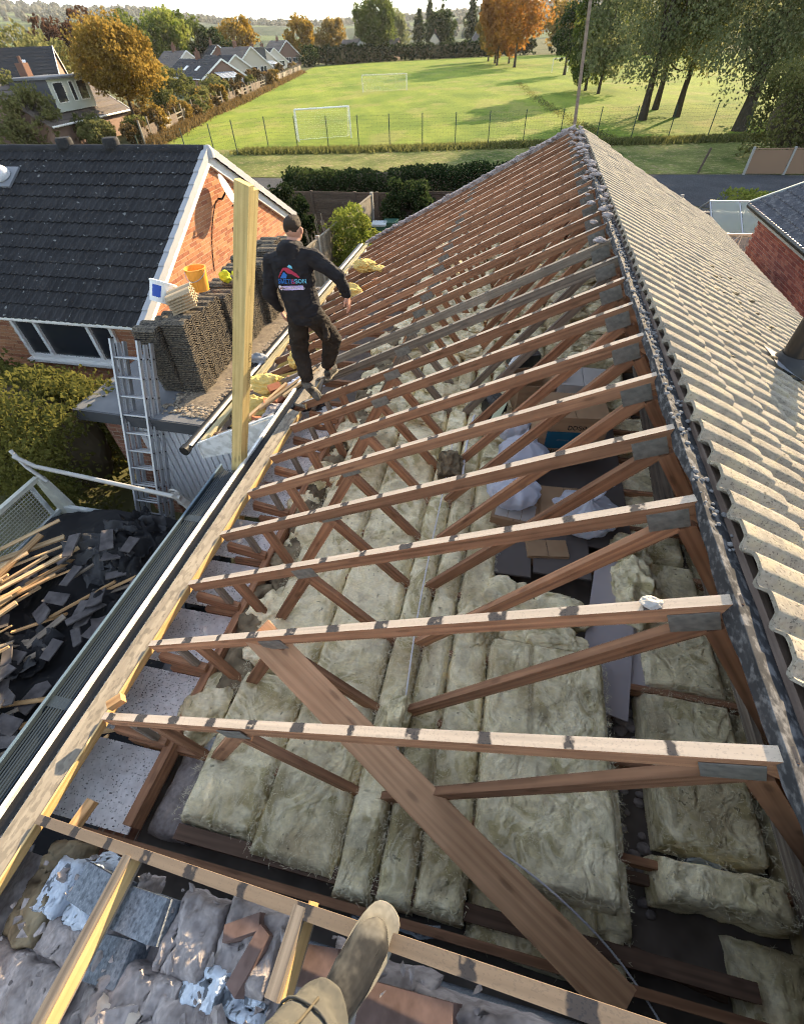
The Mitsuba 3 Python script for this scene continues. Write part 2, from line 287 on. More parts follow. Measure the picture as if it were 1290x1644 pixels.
def brickwall(p, n, uv):
    u = uv.x / 0.225; v = uv.y / 0.075; r = dr.floor(v); u = u + 0.5 * (r - 2.0 * dr.floor(r * 0.5)); iu = dr.floor(u)
    fu, fv = u - iu, v - r
    m = smoothstep(0.0, 0.05, dr.minimum(fu, 1.0 - fu)) * smoothstep(0.0, 0.14, dr.minimum(fv, 1.0 - fv))
    c = mix((0.16, 0.075, 0.05), (0.32, 0.15, 0.10), cell_rand(iu, r, 1.0))
    return mix((0.34, 0.29, 0.25), c * (0.7 + 0.6 * fbm(uv.x * 60.0, uv.y * 60.0, 0.0, 2)), m)
bsdf('m_brickwork', proc(brickwall), 0.9, 0.15)
def card_fn(p, n, uv): return mix((0.26, 0.165, 0.095), (0.36, 0.24, 0.15), fbm(p.x * 8.0, p.y * 8.0, p.z * 30.0, 3))
bsdf('m_card', proc(card_fn), 0.85, 0.2)
def cloth_fn(a, b, s):
    def fn(p, n, uv): return mix(a, b, fbm(p.x * s, p.y * s, p.z * s, 4))
    return fn
bsdf('m_black_cloth', proc(cloth_fn((0.009, 0.009, 0.012), (0.030, 0.028, 0.030), 18.0)), 0.9, 0.15, proc(lambda p, n, uv: fbm(p.x * 24.0, p.y * 24.0, p.z * 60.0, 3), 1e-3), 0.02, sheen=0.3)
bsdf('m_brown_cloth', proc(cloth_fn((0.014, 0.011, 0.009), (0.042, 0.034, 0.028), 16.0)), 0.9, 0.15, proc(lambda p, n, uv: fbm(p.x * 20.0, p.y * 20.0, p.z * 50.0, 3), 1e-3), 0.025, sheen=0.3)
bsdf('m_trouser', proc(cloth_fn((0.042, 0.044, 0.040), (0.120, 0.114, 0.100), 6.0)), 0.9, 0.15, proc(lambda p, n, uv: fbm(p.x * 30.0, p.y * 14.0, p.z * 30.0, 4), 1e-3), 0.012, sheen=0.2)
def boot_fn(p, n, uv):
    d = smoothstep(0.35, 0.65, fbm(p.x * 16.0, p.y * 16.0, p.z * 16.0, 4)); f = fbm(p.x * 90.0, p.y * 90.0, p.z * 90.0, 2)
    return mix((0.022, 0.022, 0.022), (0.105, 0.100, 0.088), d) * (0.7 + 0.6 * f)
bsdf('m_boot', proc(boot_fn), 0.8, 0.25)
bsdf('m_skin', (0.46, 0.25, 0.18), 0.55, 0.35); bsdf('m_hair', (0.042, 0.028, 0.019), 0.7, 0.3, proc(lambda p, n, uv: fbm(p.x * 90.0, p.y * 90.0, p.z * 260.0, 2), 5e-4), 0.01)
bsdf('m_plate', proc(lambda p, n, uv: mix((0.11, 0.108, 0.098), (0.30, 0.285, 0.255), fbm(p.x * 40.0, p.y * 40.0, p.z * 40.0, 4))), 0.65, 0.4, metallic=0.3)
bsdf('m_steel', proc(lambda p, n, uv: mix((0.24, 0.22, 0.20), (0.52, 0.52, 0.50), fbm(p.x * 9.0, p.y * 9.0, p.z * 30.0, 4))), 0.5, 0.5, metallic=0.35)
bsdf('m_alu', (0.42, 0.43, 0.45), 0.4, 0.5, metallic=0.7)
bsdf('m_upvc', proc(lambda p, n, uv: mix((0.58, 0.58, 0.56), (0.80, 0.80, 0.79), smoothstep(0.3, 0.6, fbm(p.x * 14.0, p.y * 14.0, p.z * 14.0, 4)))), 0.4, 0.45)
bsdf('m_black_plastic', (0.012, 0.013, 0.015), 0.4, 0.5); bsdf('m_grille', (0.025, 0.035, 0.045), 0.35, 0.5)
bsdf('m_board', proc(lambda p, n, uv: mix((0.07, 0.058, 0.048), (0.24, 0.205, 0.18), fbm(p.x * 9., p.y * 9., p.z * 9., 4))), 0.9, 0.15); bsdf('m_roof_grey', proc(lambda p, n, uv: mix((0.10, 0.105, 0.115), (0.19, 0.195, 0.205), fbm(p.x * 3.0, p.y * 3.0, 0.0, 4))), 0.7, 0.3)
bsdf('m_truck', proc(lambda p, n, uv: mix((0.20, 0.23, 0.24), (0.52, 0.54, 0.52), smoothstep(0.3, 0.6, fbm(p.x * 5.0, p.y * 5.0, p.z * 5.0, 4)))), 0.5, 0.4)
bsdf('m_lead', (0.16, 0.17, 0.19), 0.5, 0.5)
scene['m_leaf'] = {'type': 'principledthin', 'base_color': VC, 'roughness': 0.6, 'diff_trans': 1.0, 'spec_trans': 0.0}
scene['m_plastic_bag'] = {'type': 'principledthin', 'base_color': {'type': 'rgb', 'value': [0.72, 0.76, 0.86]}, 'roughness': 0.3, 'diff_trans': 0.8, 'spec_trans': 0.0}
scene['m_window'] = {'type': 'thindielectric'}
scene['m_bark'] = {'type': 'twosided', 'bsdf': {'type': 'diffuse', 'reflectance': {'type': 'rgb', 'value': [0.075, 0.06, 0.048]}}}
scene['m_dark'] = {'type': 'twosided', 'bsdf': {'type': 'diffuse', 'reflectance': {'type': 'rgb', 'value': [0.02, 0.02, 0.022]}}}
# ================================================================ SETTING
def sheet(x0, x1, y0, y1, z, n=1): return grid(x0, x1, y0, y1, n, n, lambda x, y: (x, y, x * 0 + z))
def poly_sheet(pts, z):
    import shapely.geometry as sg
    v, f = trimesh.creation.triangulate_polygon(sg.Polygon(pts), engine='earcut')
    return Mesh().add(np.c_[v, np.full(len(v), z)], f, v)
structure('ground', sheet(-7000, 7000, -2000, 7000, 0.0, 8), 'm_ground')
structure('field', poly_sheet([(-20.5, 39.8), (-30.5, 42.5), (-36.0, 61.0), (-41.0, 82.3), (-61, 158), (-69, 190), (-54, 211), (-23, 231), (40, 240), (60, 190), (60, 40), (15, 40.5), (-0.4, 41.6)], 0.012), 'm_field')
structure('verge', poly_sheet([(-24, 31.5), (-24, 41), (-19.2, 41.0), (-0.4, 43.4), (16, 47.0), (40, 50), (40, 33.5), (12, 34.2), (4.0, 33.6), (2.0, 33.4), (-4, 33.2), (-12, 31.6)], 0.020), 'm_verge')
structure('path', poly_sheet([(-40, 27.5), (-40, 31.0), (-24, 31.4), (-12, 31.3), (-4, 33.0), (4.0, 33.4), (12, 34.0), (40, 33.3), (40, 27.0), (8.5, 26.5), (5, 28.6), (-12, 28.6)], 0.016), 'm_asphalt')
structure('front_pavement', poly_sheet([(2.0, 20), (2.0, 27.8), (5.0, 28.3), (8.4, 26.4), (40, 26.8), (40, 5), (4.2, 5), (4.2, 20)], 0.010), 'm_asphalt')

# ---- hills behind everything
def hill_height(az, r):
    a = np.degrees(az)
    base = np.interp(a, [-75, -55, -44, -34, -27, -20, -10, 5, 25, 60], [130, 118, 108, 92, 58, 46, 52, 70, 80, 90])
    p = np.stack([np.sin(az) * r / 420, np.cos(az) * r / 420, az * 0], -1)
    return base * np.clip((r - 700) / 1500, 0, 1) ** 1.15 * (0.9 + 0.35 * (meshkit.fbm(p, 4, 3) - 0.4)) - 0.6
AZ, RR = np.meshgrid(np.radians(np.linspace(-80, 65, 181)), np.linspace(700, 2900, 45), indexing='ij')
HV = np.stack([np.sin(AZ) * RR, np.cos(AZ) * RR, hill_height(AZ, RR) * np.where(RR > 2300, 1 - (RR - 2300) / 1200, 1)], -1).reshape(-1, 3)
hi, hj = np.meshgrid(np.arange(180), np.arange(44), indexing='ij'); ha = (hi * 45 + hj).ravel()
structure('hills', Mesh().add(HV, np.stack([ha, ha + 45, ha + 46, ha + 1], 1), HV[:, :2]), 'm_hill', smooth=True)
w = Mesh(); ico = trimesh.creation.icosphere(1)
g2 = np.random.default_rng(11)
for i in range(5200):
    az = math.radians(g2.uniform(-75, 45)); r = g2.choice([g2.uniform(1850, 2350), g2.uniform(800, 2300)], p=[0.6, 0.4])
    q = np.array([[math.sin(az) * r / 260, math.cos(az) * r / 260, 0]])
    if r < 1850 and meshkit.fbm(q, 3, 5)[0] < 0.5: continue
    s = g2.uniform(4.5, 9) * (0.8 if r < 1500 else 1.0); z = float(hill_height(np.array([az]), np.array([r]))[0])
    v = ico.vertices * (1 + 0.35 * (g2.random((len(ico.vertices), 1)) - 0.5)) * [s, s, s * g2.uniform(0.8, 1.4)] + [math.sin(az) * r, math.cos(az) * r, z + s * 0.4]
    t = g2.uniform(0.6, 1.3); w.add(v, ico.faces, None, np.array(((0.03, 0.042, 0.026), (0.05, 0.05, 0.026), (0.022, 0.034, 0.024))[g2.integers(3)]) * t)
obj('woodland', w, 'm_paint', label='dark wooded ridge running along the skyline of the far hills', cat='woodland', kind='stuff')

# ---- trees and plants
PAL = {'green': ((0.06, 0.09, 0.022), (0.13, 0.155, 0.04)), 'dark': ((0.022, 0.04, 0.016), (0.05, 0.07, 0.025)), 'gold': ((0.20, 0.13, 0.02), (0.34, 0.22, 0.04)),
       'orange': ((0.26, 0.11, 0.025), (0.44, 0.22, 0.05)), 'bronze': ((0.18, 0.125, 0.032), (0.33, 0.225, 0.06)), 'copper': ((0.06, 0.03, 0.022), (0.11, 0.06, 0.035)),
       'pale': ((0.13, 0.14, 0.05), (0.24, 0.23, 0.09)), 'lime': ((0.14, 0.19, 0.03), (0.28, 0.30, 0.07)), 'brown': ((0.10, 0.075, 0.035), (0.19, 0.13, 0.06)), 'olive': ((0.10, 0.115, 0.04), (0.21, 0.205, 0.07)),
       'yew': ((0.012, 0.022, 0.010), (0.028, 0.042, 0.016)), 'amber': ((0.22, 0.145, 0.035), (0.40, 0.275, 0.07)), 'moss': ((0.06, 0.068, 0.02), (0.20, 0.19, 0.05)), 'grey': ((0.14, 0.165, 0.08), (0.27, 0.285, 0.145))}
def leaf_cards(P, size, col, seed, out=None, droop=0.0, m=None):
    """Rhombic leaf sprays at the points P, turned at random."""
    r = np.random.default_rng(seed); n = len(P); a = r.normal(size=(n, 3)); a[:, 2] -= droop
    if out is not None: a += out * 0.8
    a /= np.linalg.norm(a, axis=1, keepdims=True); b = np.cross(a, r.normal(size=(n, 3))); b /= np.linalg.norm(b, axis=1, keepdims=True)
    s = size * r.uniform(0.6, 1.35, (n, 1)); c = np.cross(a, b) * 0.18 * s
    v = np.stack([P - a * s * 0.5, P + b * s * 0.33 + c, P + a * s * 0.5, P - b * s * 0.33 + c], 1).reshape(-1, 3)
    k = np.arange(n)[:, None] * 4; f = np.vstack([k + [0, 1, 2], k + [0, 2, 3]])
    return (m or Mesh()).add(v, f, None, np.repeat(col, 4, 0))
def crown_mesh(c, rx, ry, rz, pal, clumps, per, size, seed, shape='round', droop=0.0):
    r = np.random.default_rng(seed); d = r.normal(size=(clumps, 3)); d /= np.linalg.norm(d, axis=1, keepdims=True)
    q = d * r.uniform(0.35, 1.0, (clumps, 1)) ** 0.6 * (1 + 0.55 * (F3(d * 1.3 + seed, 1, 3, seed) - 0.5))[:, None]
    if shape == 'cone': t = np.clip((q[:, 2] + 1) / 2, 0, 1); q[:, :2] *= (1.15 - t)[:, None] * 1.1
    if shape == 'poplar': q[:, :2] *= (0.75 + 0.25 * np.cos(q[:, 2:3] * 1.4))
    C = np.asarray(c) + q * [rx, ry, rz]; cs = 0.30 * (rx * ry * rz) ** (1 / 3) * r.uniform(0.6, 1.3, (clumps, 1, 1))
    e = r.normal(size=(clumps, per, 3)); e /= np.linalg.norm(e, axis=2, keepdims=True); e *= r.uniform(0.2, 1.0, (clumps, per, 1)) ** 0.5
    P = (C[:, None] + e * cs * [1, 1, 0.8]); lo, hi = (np.array(x) for x in PAL[pal])
    t = r.random((clumps, 1, 1)) * 0.6 + r.random((clumps, per, 1)) * 0.4; col = lo + (hi - lo) * t
    return leaf_cards(P.reshape(-1, 3), size, col.reshape(-1, 3), seed + 1, out=e.reshape(-1, 3), droop=droop), C
def tree(name, x, y, h, r, pal, label, clumps=60, per=40, size=0.6, base=0.25, seed=0, shape='round', trunk=0.022, cat='tree', group=None, lean=0.0, limbs=7, droop=0.0, z0=0.0):
    t = thing(name, label, cat, group); g = np.random.default_rng(seed + 500)
    zc = h * (base + 1) / 2; rz = h * (1 - base) / 2
    cm, C = crown_mesh((x + lean * h * 0.6, y, zc + z0), r, r, rz, pal, clumps, per, size, seed, shape, droop)
    obj('crown', cm, 'm_leaf', t)
    tr = Mesh(); rad = max(0.03, h * trunk); zz = np.linspace(0, 1, 7)
    top = h * (base + 0.62 * (1 - base))
    pts = np.stack([x + lean * top * zz + 0.03 * h * (g.random(7) - 0.5) * zz, y + 0.03 * h * (g.random(7) - 0.5) * zz, z0 + zz * top], 1)
    tube(pts, rad * (1.15 - 0.9 * zz) * np.where(zz < 0.1, 1.25, 1), 8, tr)
    for k in range(limbs):
        e = C[g.integers(len(C))]; s = pts[g.integers(2, 6)]
        mid = (s + e) / 2 + [0, 0, -0.04 * h]; tube(curve([s, mid, e], 6), np.linspace(rad * 0.45, rad * 0.1, 6), 5, tr)
    obj('trunk', tr, 'm_bark', t, smooth=True)
    return t
def bush(name, x, y, rx, ry, h, pal, label, clumps=50, per=40, size=0.12, seed=0, cat='shrub', group=None, z0=0.0):
    t = thing(name, label, cat, group)
    cm, C = crown_mesh((x, y, z0 + h * 0.52), rx, ry, h * 0.5, pal, clumps, per, size, seed)
    obj('foliage', cm, 'm_leaf', t); tr = Mesh(); g = np.random.default_rng(seed)
    for k in range(5):
        e = C[g.integers(len(C))]; tube([(x + 0.1 * rx * (g.random() - .5), y, z0), (np.array([x, y, z0]) + e) / 2, e], [0.03, 0.02, 0.008], 5, tr)
    obj('stem', tr, 'm_bark', t)
    return t
def hedge(name, p0, p1, wid, h, pal, label, n=9000, size=0.11, seed=0, cat='hedge', core='m_twigs', bumpy=0.2):
    t = thing(name, label, cat); p0, p1 = np.array(p0, float), np.array(p1, float); L = np.linalg.norm(p1 - p0); d = (p1 - p0) / L; s = np.array([-d[1], d[0]])
    g = np.random.default_rng(seed); u = g.uniform(-0.5, L + 0.5, n); a = g.uniform(0, np.pi, n); rr = g.uniform(0.82, 1.06, n)
    hh = h * (1 + bumpy * (F3(np.stack([u * 0.7, a * 0, a * 0 + seed], -1), 1, 3, seed) - 0.5) * 2)
    X = np.sign(np.cos(a)) * np.abs(np.cos(a)) ** 0.6 * wid / 2 * rr; Z = np.sin(a) ** 0.6 * hh * rr
    Z = np.where(g.random(n) < 0.35, g.uniform(0.05, 1, n) * hh * 0.95, Z); X = X + 0.12 * (F3(np.stack([u * 1.5, Z * 1.5, a * 0], -1), 1, 3, seed + 1) - 0.5) * wid
    P = np.stack([p0[0] + d[0] * u + s[0] * X, p0[1] + d[1] * u + s[1] * X, Z], -1); lo, hi = (np.array(x) for x in PAL[pal])
    cl = F3(P, 1.6, 3, seed + 2)[:, None]; col = lo + (hi - lo) * np.clip(cl * 1.4 - 0.4 + 0.5 * g.random((n, 1)), 0, 1)
    obj('foliage', leaf_cards(P, size, col, seed + 4, out=np.stack([s[0] * X, s[1] * X, (Z - h * 0.5)], -1) / wid), 'm_leaf', t)
    v, f = lump((0, 0, 0), 1.0, seed, 0.1, 3)
    v = v * [L / 2, wid * 0.40, h * 0.46]; R = np.array([[d[0], s[0], 0], [d[1], s[1], 0], [0, 0, 1]]); v = v @ R.T + [*(p0 + p1) / 2, h * 0.47]
    obj('branches', (v, f), core, t)
    return t
FT = 'trees along the far edges of the field and the houses'
tree('birch_tree', -90.6, 100, 8.4, 7.2, 'pale', 'pale olive birch at the left edge of the photo behind the dormer house', 60, 50, 0.8, 0.1, 21)
tree('copper_beech', -100.9, 120, 10.2, 5.4, 'copper', 'dark reddish copper beech left of the bronze tree', 60, 50, 0.8, 0.15, 22)
tree('copper_beech', -101.0, 130, 10.9, 5.2, 'copper', 'purple brown copper beech, taller one touching the big green trees', 60, 50, 0.8, 0.15, 23)
tree('lime_tree', -104.7, 150, 11.8, 8.2, 'green', 'big rounded green tree behind the bronze autumn tree', 90, 60, 0.9, 0.1, 24)
tree('lime_tree', -100.6, 160, 12.0, 6.6, 'lime', 'yellow green rounded tree, middle of the three behind the house roofs', 80, 60, 0.9, 0.1, 25)
tree('lime_tree', -99.5, 170, 11.3, 6.0, 'green', 'green rounded tree, right one of the three behind the house roofs', 80, 60, 0.9, 0.1, 26)
tree('holm_oak', -91.6, 170, 9.5, 4.4, 'dark', 'dark evergreen tree between the green trees and the small golden one', 60, 50, 0.7, 0.1, 27)
tree('maple_tree', -108.6, 220, 12.9, 7.0, 'gold', 'golden maple beyond the roofs, furthest left of the golden ones', 60, 50, 1.0, 0.2, 28)
tree('maple_tree', -87.8, 230, 12.4, 5.5, 'gold', 'golden maple rising above the hedge at the left corner of the field', 60, 50, 1.0, 0.2, 29)
tree('poplar_tree', -86.9, 260, 11.9, 6.7, 'bronze', 'brownish tree just left of the tall green tree at the field end', 60, 50, 1.0, 0.2, 30)
tree('field_maple', -57.0, 220, 15.6, 6.9, 'green', 'tall green tree standing alone against the sky at the far hedge', 110, 60, 0.9, 0.14, 31)
tree('ash_tree', -60.0, 262, 14.0, 6.5, 'grey', 'grey green thin crowned tree right of the tall green tree', 70, 45, 0.9, 0.15, 32)
for i, (x, y, h, r, lab) in enumerate([(-60.9, 323, 16.5, 2.9, 'dark narrow fir, first from the left in the far clump'), (-58.3, 341, 19, 3.3, 'dark narrow fir, second from the left and tall'), (-50.2, 333, 17.6, 3.3, 'dark narrow fir, third from the left in the clump'),
                                      (-36.5, 340, 17.4, 4.6, 'dark broad fir near the orange trees'), (-29.2, 331, 18, 4.2, 'dark fir hidden partly by the orange trees')]):
    tree('fir_tree', x, y, h, r, 'dark', lab, 60, 40, 1.0, 0.03, 40 + i, 'cone', group=None)
tree('holly_tree', -39.5, 258, 12.6, 5.6, 'dark', 'rounded dark green tree standing before the far firs', 80, 50, 0.9, 0.08, 46)
for i, (x, y, h, r, p, lab) in enumerate([(-5.8, 153.5, 17.5, 6.4, 'orange', 'largest orange autumn tree with a dark trunk on the field edge'), (-10.7, 165, 15.5, 4.6, 'orange', 'orange tree second in the line behind the largest one'),
                                        (-12.2, 178, 14.0, 3.6, 'bronze', 'rusty tree third in the orange line'), (-15.2, 193, 13.4, 3.4, 'bronze', 'rusty brown tree at the far end of the orange line'), (-8.2, 175, 14, 3.4, 'orange', 'slim orange tree between the largest and the rusty ones')]):
    tree('hornbeam_tree', x, y, h, r, p, lab, 90, 60, 0.7, 0.13, 50 + i, trunk=0.014)
tree('hornbeam_tree', 5.8, 236, 13, 7, 'bronze', 'brown orange tree far behind, right of the orange line', 60, 50, 1.0, 0.1, 56)
tree('rowan_tree', 4.8, 122, 9.5, 3.0, 'dark', 'small dark tree by the far white frame on the bank', 50, 45, 0.5, 0.18, 57)
tree('rowan_tree', 6.6, 88, 11.5, 3.1, 'green', 'slim green tree on the bank left of the ridge pole', 90, 60, 0.45, 0.06, 58, trunk=0.013)
tree('rowan_tree', 7.9, 83, 12.0, 3.3, 'grey', 'slim grey green tree on the bank right behind the ridge pole', 90, 60, 0.45, 0.06, 59, trunk=0.013)
tree('willow_tree', 9.7, 56.9, 17.0, 4.2, 'grey', 'leaning grey green tree, leftmost of the large ones by the mesh fence', 165, 110, 0.25, 0.11, 60, trunk=0.016, droop=0.3)
tree('willow_tree', 12.0, 64.9, 17.0, 3.8, 'olive', 'tree half hidden behind the leaning one', 115, 100, 0.26, 0.12, 61, trunk=0.014, droop=0.3)
tree('willow_tree', 12.9, 58.9, 16.5, 3.4, 'olive', 'slim olive tree between the leaning tree and the big right tree', 115, 100, 0.26, 0.12, 62, trunk=0.014, droop=0.3)
tree('willow_tree', 15.9, 50.3, 16.0, 5.8, 'grey', 'biggest tree at the right edge with a thick dark trunk', 235, 130, 0.25, 0.13, 63, trunk=0.026, droop=0.3)
tree('willow_tree', 23.5, 58, 16, 5.2, 'grey', 'tree cut off by the right edge of the photo', 130, 80, 0.4, 0.05, 64, droop=0.3)
# gardens of the houses on the left
tree('oak_tree', -35.3, 48.0, 7.4, 3.3, 'amber', 'bronze gold autumn tree standing before the house roofs', 150, 90, 0.28, 0.36, 70)
tree('hawthorn_tree', -45.4, 68.5, 4.4, 2.9, 'olive', 'dark olive bushy tree right of the bronze autumn tree', 80, 80, 0.3, 0.05, 71)
tree('silver_birch', -38.6, 39.8, 4.4, 1.9, 'pale', 'feathery pale shrub tree before the white dormer', 60, 60, 0.25, 0.05, 72, limbs=12)
for i, (x, y, rx, h, p, lab) in enumerate([(-36.4, 43.6, 1.6, 1.9, 'olive', 'olive shrub below the white dormer'), (-34.9, 42.0, 1.3, 1.8, 'pale', 'pale yellowish shrub over the left roof ridge'), (-39.5, 37.8, 1.8, 2.0, 'pale', 'pale shrub left of the olive one'),
                                         (-36.0, 49.6, 1.2, 1.8, 'brown', 'brown bare shrub on the field boundary'), (-39.5, 54.5, 1.5, 1.9, 'brown', 'second brown shrub along the boundary'), (-34.0, 46.5, 1.2, 1.5, 'brown', 'low dry shrub at the near end of the boundary'),
                                         (-43.0, 73.0, 1.5, 2.2, 'olive', 'shrub spilling over the boundary fence'), (-44.8, 80.0, 1.8, 2.7, 'olive', 'round shrub beside the white conservatory'), (-47.5, 79.2, 0.7, 2.6, 'green', 'small green conifer before the conservatory'), (-49.5, 104, 1.6, 2.4, 'brown', 'brown shrub half way down the boundary'), (-70, 187, 3.2, 5.0, 'dark', 'dark shrub at the far left corner of the field')]):
    bush('shrub', x, y, rx, rx, h, p, lab, 50, 40, 0.22 if y < 90 else 0.4, 80 + i)
for i in range(34):
    k = i / 33.0; q = np.array([-31.2, 43.0]) + (np.array([-41.8, 82.5]) - np.array([-31.2, 43.0])) * min(1, k * 1.35) if k < .74 else np.array([-41.8, 82.5]) + np.array([-19.0, 74]) * (k - .74) / .26
    q = q + [-.9 + .7 * rng.normal(), .5 * rng.normal()]; bush('boundary_shrub', q[0], q[1], U(.7, 1.3), U(.7, 1.3), U(1.3, 2.6), ('brown', 'olive', 'brown', 'bronze', 'pale')[i % 5], 'scrubby autumn shrub growing along the garden boundary of the field', 26, 34, .24 if k < .5 else .36, 900 + i, group='shrubs along the field boundary')
bush('shrub', -52.0, 44.0, 3.0, 2.5, 2.6, 'lime', 'bright green shrub at the left edge above the dark roof', 60, 40, 0.25, 99)
# hedges
bsdf('m_twigs', (0.085, 0.068, 0.045), .95, .1)
hedge('field_hedge', (-71, 190), (-52, 216), 3, 4.2, 'yew', 'dark hedge across the left end of the field', 1500, 1.0, 1)
hedge('field_hedge', (-52, 216), (-3, 240), 3, 4.0, 'yew', 'dark hedge closing the far end of the field', 2500, 1.0, 2)
hedge('field_hedge', (4, 232), (46, 186), 3, 5.5, 'yew', 'dark hedge behind the trees on the right bank', 2500, 1.0, 3)
hedge('garden_hedge', (-11.0, 25.5), (0.4, 26.8), 1.6, 1.4, 'dark', 'long clipped dark hedge behind the back fence', 14000, 0.16, 4)
hedge('privet_hedge', (13.3, 37.8), (21, 38.3), 3.4, 4.3, 'olive', 'tall pale brownish hedge over the garden wall on the right', 12000, 0.22, 6)
hedge('rose_bed', (9.0, 25.4), (17, 25.8), 1.4, 0.8, 'lime', 'low sunlit planting between the greenhouse and the path', 5000, 0.14, 7, cat='flower bed')
hedge('cotoneaster_hedge', (-10.0, 5.5), (-6.15, 4.55), 1.8, 2.12, 'moss', 'broad hedge with sunlit yellow green top below the white window', 26000, 0.085, 8)
# fringes of rough grass
def tufts(name, pts, n, h, pal, seed, label):
    g = np.random.default_rng(seed); pts = np.array(pts, float); t = g.random(n) * (len(pts) - 1); i = t.astype(int); q = pts[i] + (pts[i + 1] - pts[i]) * (t - i)[:, None]
    q = q + g.normal(size=(n, 2)) * 0.45; lo, hi = (np.array(x) for x in PAL[pal]); col = lo + (hi - lo) * g.random((n, 1)); a = g.uniform(0, 6.28, n); l = h * g.uniform(0.4, 1.4, n)
    b = np.stack([np.cos(a), np.sin(a)], 1) * 0.06; tp = q + g.normal(size=(n, 2)) * 0.12 * h / 0.4
    v = np.stack([np.c_[q - b, np.zeros(n)], np.c_[q + b, np.zeros(n)], np.c_[tp, l]], 1).reshape(-1, 3)
    obj(name, Mesh().add(v, np.arange(3 * n).reshape(-1, 3), None, np.repeat(col, 3, 0)), 'm_leaf', label=label, cat='grass', kind='stuff')
tufts('long_grass', [(-21, 39.6), (-12, 40.6), (-0.4, 43.0), (8, 44.5), (16, 46.2)], 20000, 0.30, 'olive', 5, 'long dark grass along the foot of the mesh fence')
tufts('dry_grass', [(-30.6, 42.5), (-36.2, 61), (-41.0, 82), (-60, 155)], 16000, 0.55, 'brown', 6, 'dry brown grass along the house boundary of the field')
tufts('bank_grass', [(-3, 105), (1, 72.8), (4.2, 54), (6, 46)], 2500, 0.10, 'olive', 7, 'rough grass along the low bank beside the pitch')
# ---- the mesh fence of the field
posts = [(-23.6, 31.5), (-22.5, 34.7), (-21.7, 36.9), (-20.9, 38.7), (-19.2, 40.5), (-16.85, 40.5), (-14.45, 40.6), (-12.2, 40.9), (-9.98, 41.4), (-7.6, 41.7), (-5.25, 42.1), (-2.9, 42.6), (-0.42, 43.2), (2.15, 43.9), (4.75, 44.4), (7.2, 44.8), (9.8, 45.3), (12.6, 46.0), (15.2, 46.6), (17.8, 47.2), (20.3, 47.8)]
fence = thing('mesh_fence', 'thin dark green steel mesh fence along the near side of the playing field', 'fence')
for x, y in posts: obj('fence_post', tube([(x, y, 0), (x, y, 2.02)], 0.035, 6), 'm_fence_green', fence)
for (xa, ya), (xb, yb) in zip(posts[:-1], posts[1:]):
    m = Mesh()
    for z in np.linspace(0.1, 1.95, 10): tube([(xa, ya, z), (xb, yb, z)], 0.004, 3, m, cap=False)
    for t in np.linspace(0.05, 0.95, 12): tube([(xa + (xb - xa) * t, ya + (yb - ya) * t, 0.05), (xa + (xb - xa) * t, ya + (yb - ya) * t, 1.97)], 0.0028, 3, m, cap=False)
    obj('mesh_panel', m, 'm_fence_green', fence)
bsdf('m_fence_green', (0.02, 0.045, 0.03), 0.5, 0.4)
# ---- goals
def goal(p, q, h, label, depth=1.2, r=0.06, net=0.004):
    t = thing('football_goal', label, 'goal'); p, q = np.array([*p, 0.0]), np.array([*q, 0.0]); d = unit(q - p); b = np.array([-d[1], d[0], 0]) * depth; u = np.array([0, 0, h])
    for a in (p, q): obj('post', tube([a, a + u], r, 8), 'm_white', t)
    obj('crossbar', tube([p + u, q + u], r, 8), 'm_white', t); m = Mesh()
    for a in (p, q): tube([a + u, a + u * 0.97 + b * 0.45, a + b], r * 0.55, 6, m)
    tube([p + b, q + b], r * 0.55, 6, m); obj('stay', m, 'm_white', t); n = Mesh()
    for s in np.linspace(0, 1, 28): c = p + (q - p) * s; tube([c + u, c + u * 0.97 + b * 0.45, c + b], net, 3, n, cap=False)
    for s in np.linspace(0.05, 1, 14): c0, c1 = (p, q); o = u * (1 - s) + b * (0.45 + 0.55 * s) if s > 0.1 else u; tube([c0 + o, c1 + o], net, 3, n, cap=False)
    obj('net', n, 'm_white', t)
bsdf('m_white', (0.75, 0.75, 0.73), 0.4, 0.5)
goal((-18.45, 44.8), (-14.6, 46.9), 2.0, 'small white football goal just behind the mesh fence')
goal((-26.0, 91.5), (-19.5, 93.5), 1.9, 'faint white goal in the middle of the field', 1.6, 0.05, 0.006)
t = thing('football_goal', 'white goal frame far off by the small dark tree on the bank', 'goal')
for i in (0, 1): obj('post', tube([(2.6 + 3 * i, 131, 0), (2.6 + 3 * i, 131, 2)], 0.06, 6), 'm_white', t)
obj('crossbar', tube([(2.6, 131, 2), (5.6, 131, 2)], 0.06, 6), 'm_white', t)
# ---- pole beyond the gable
t = obj('utility_pole', tube([(1.67, 20, 0), (1.47, 20, 2.5), (1.22, 20, 5.6), (0.9, 20, 9.5)], [0.055, 0.052, 0.05, 0.045], 10), 'm_grey_timber', label='slender leaning grey pole rising behind the far gable', cat='pole', smooth=True)
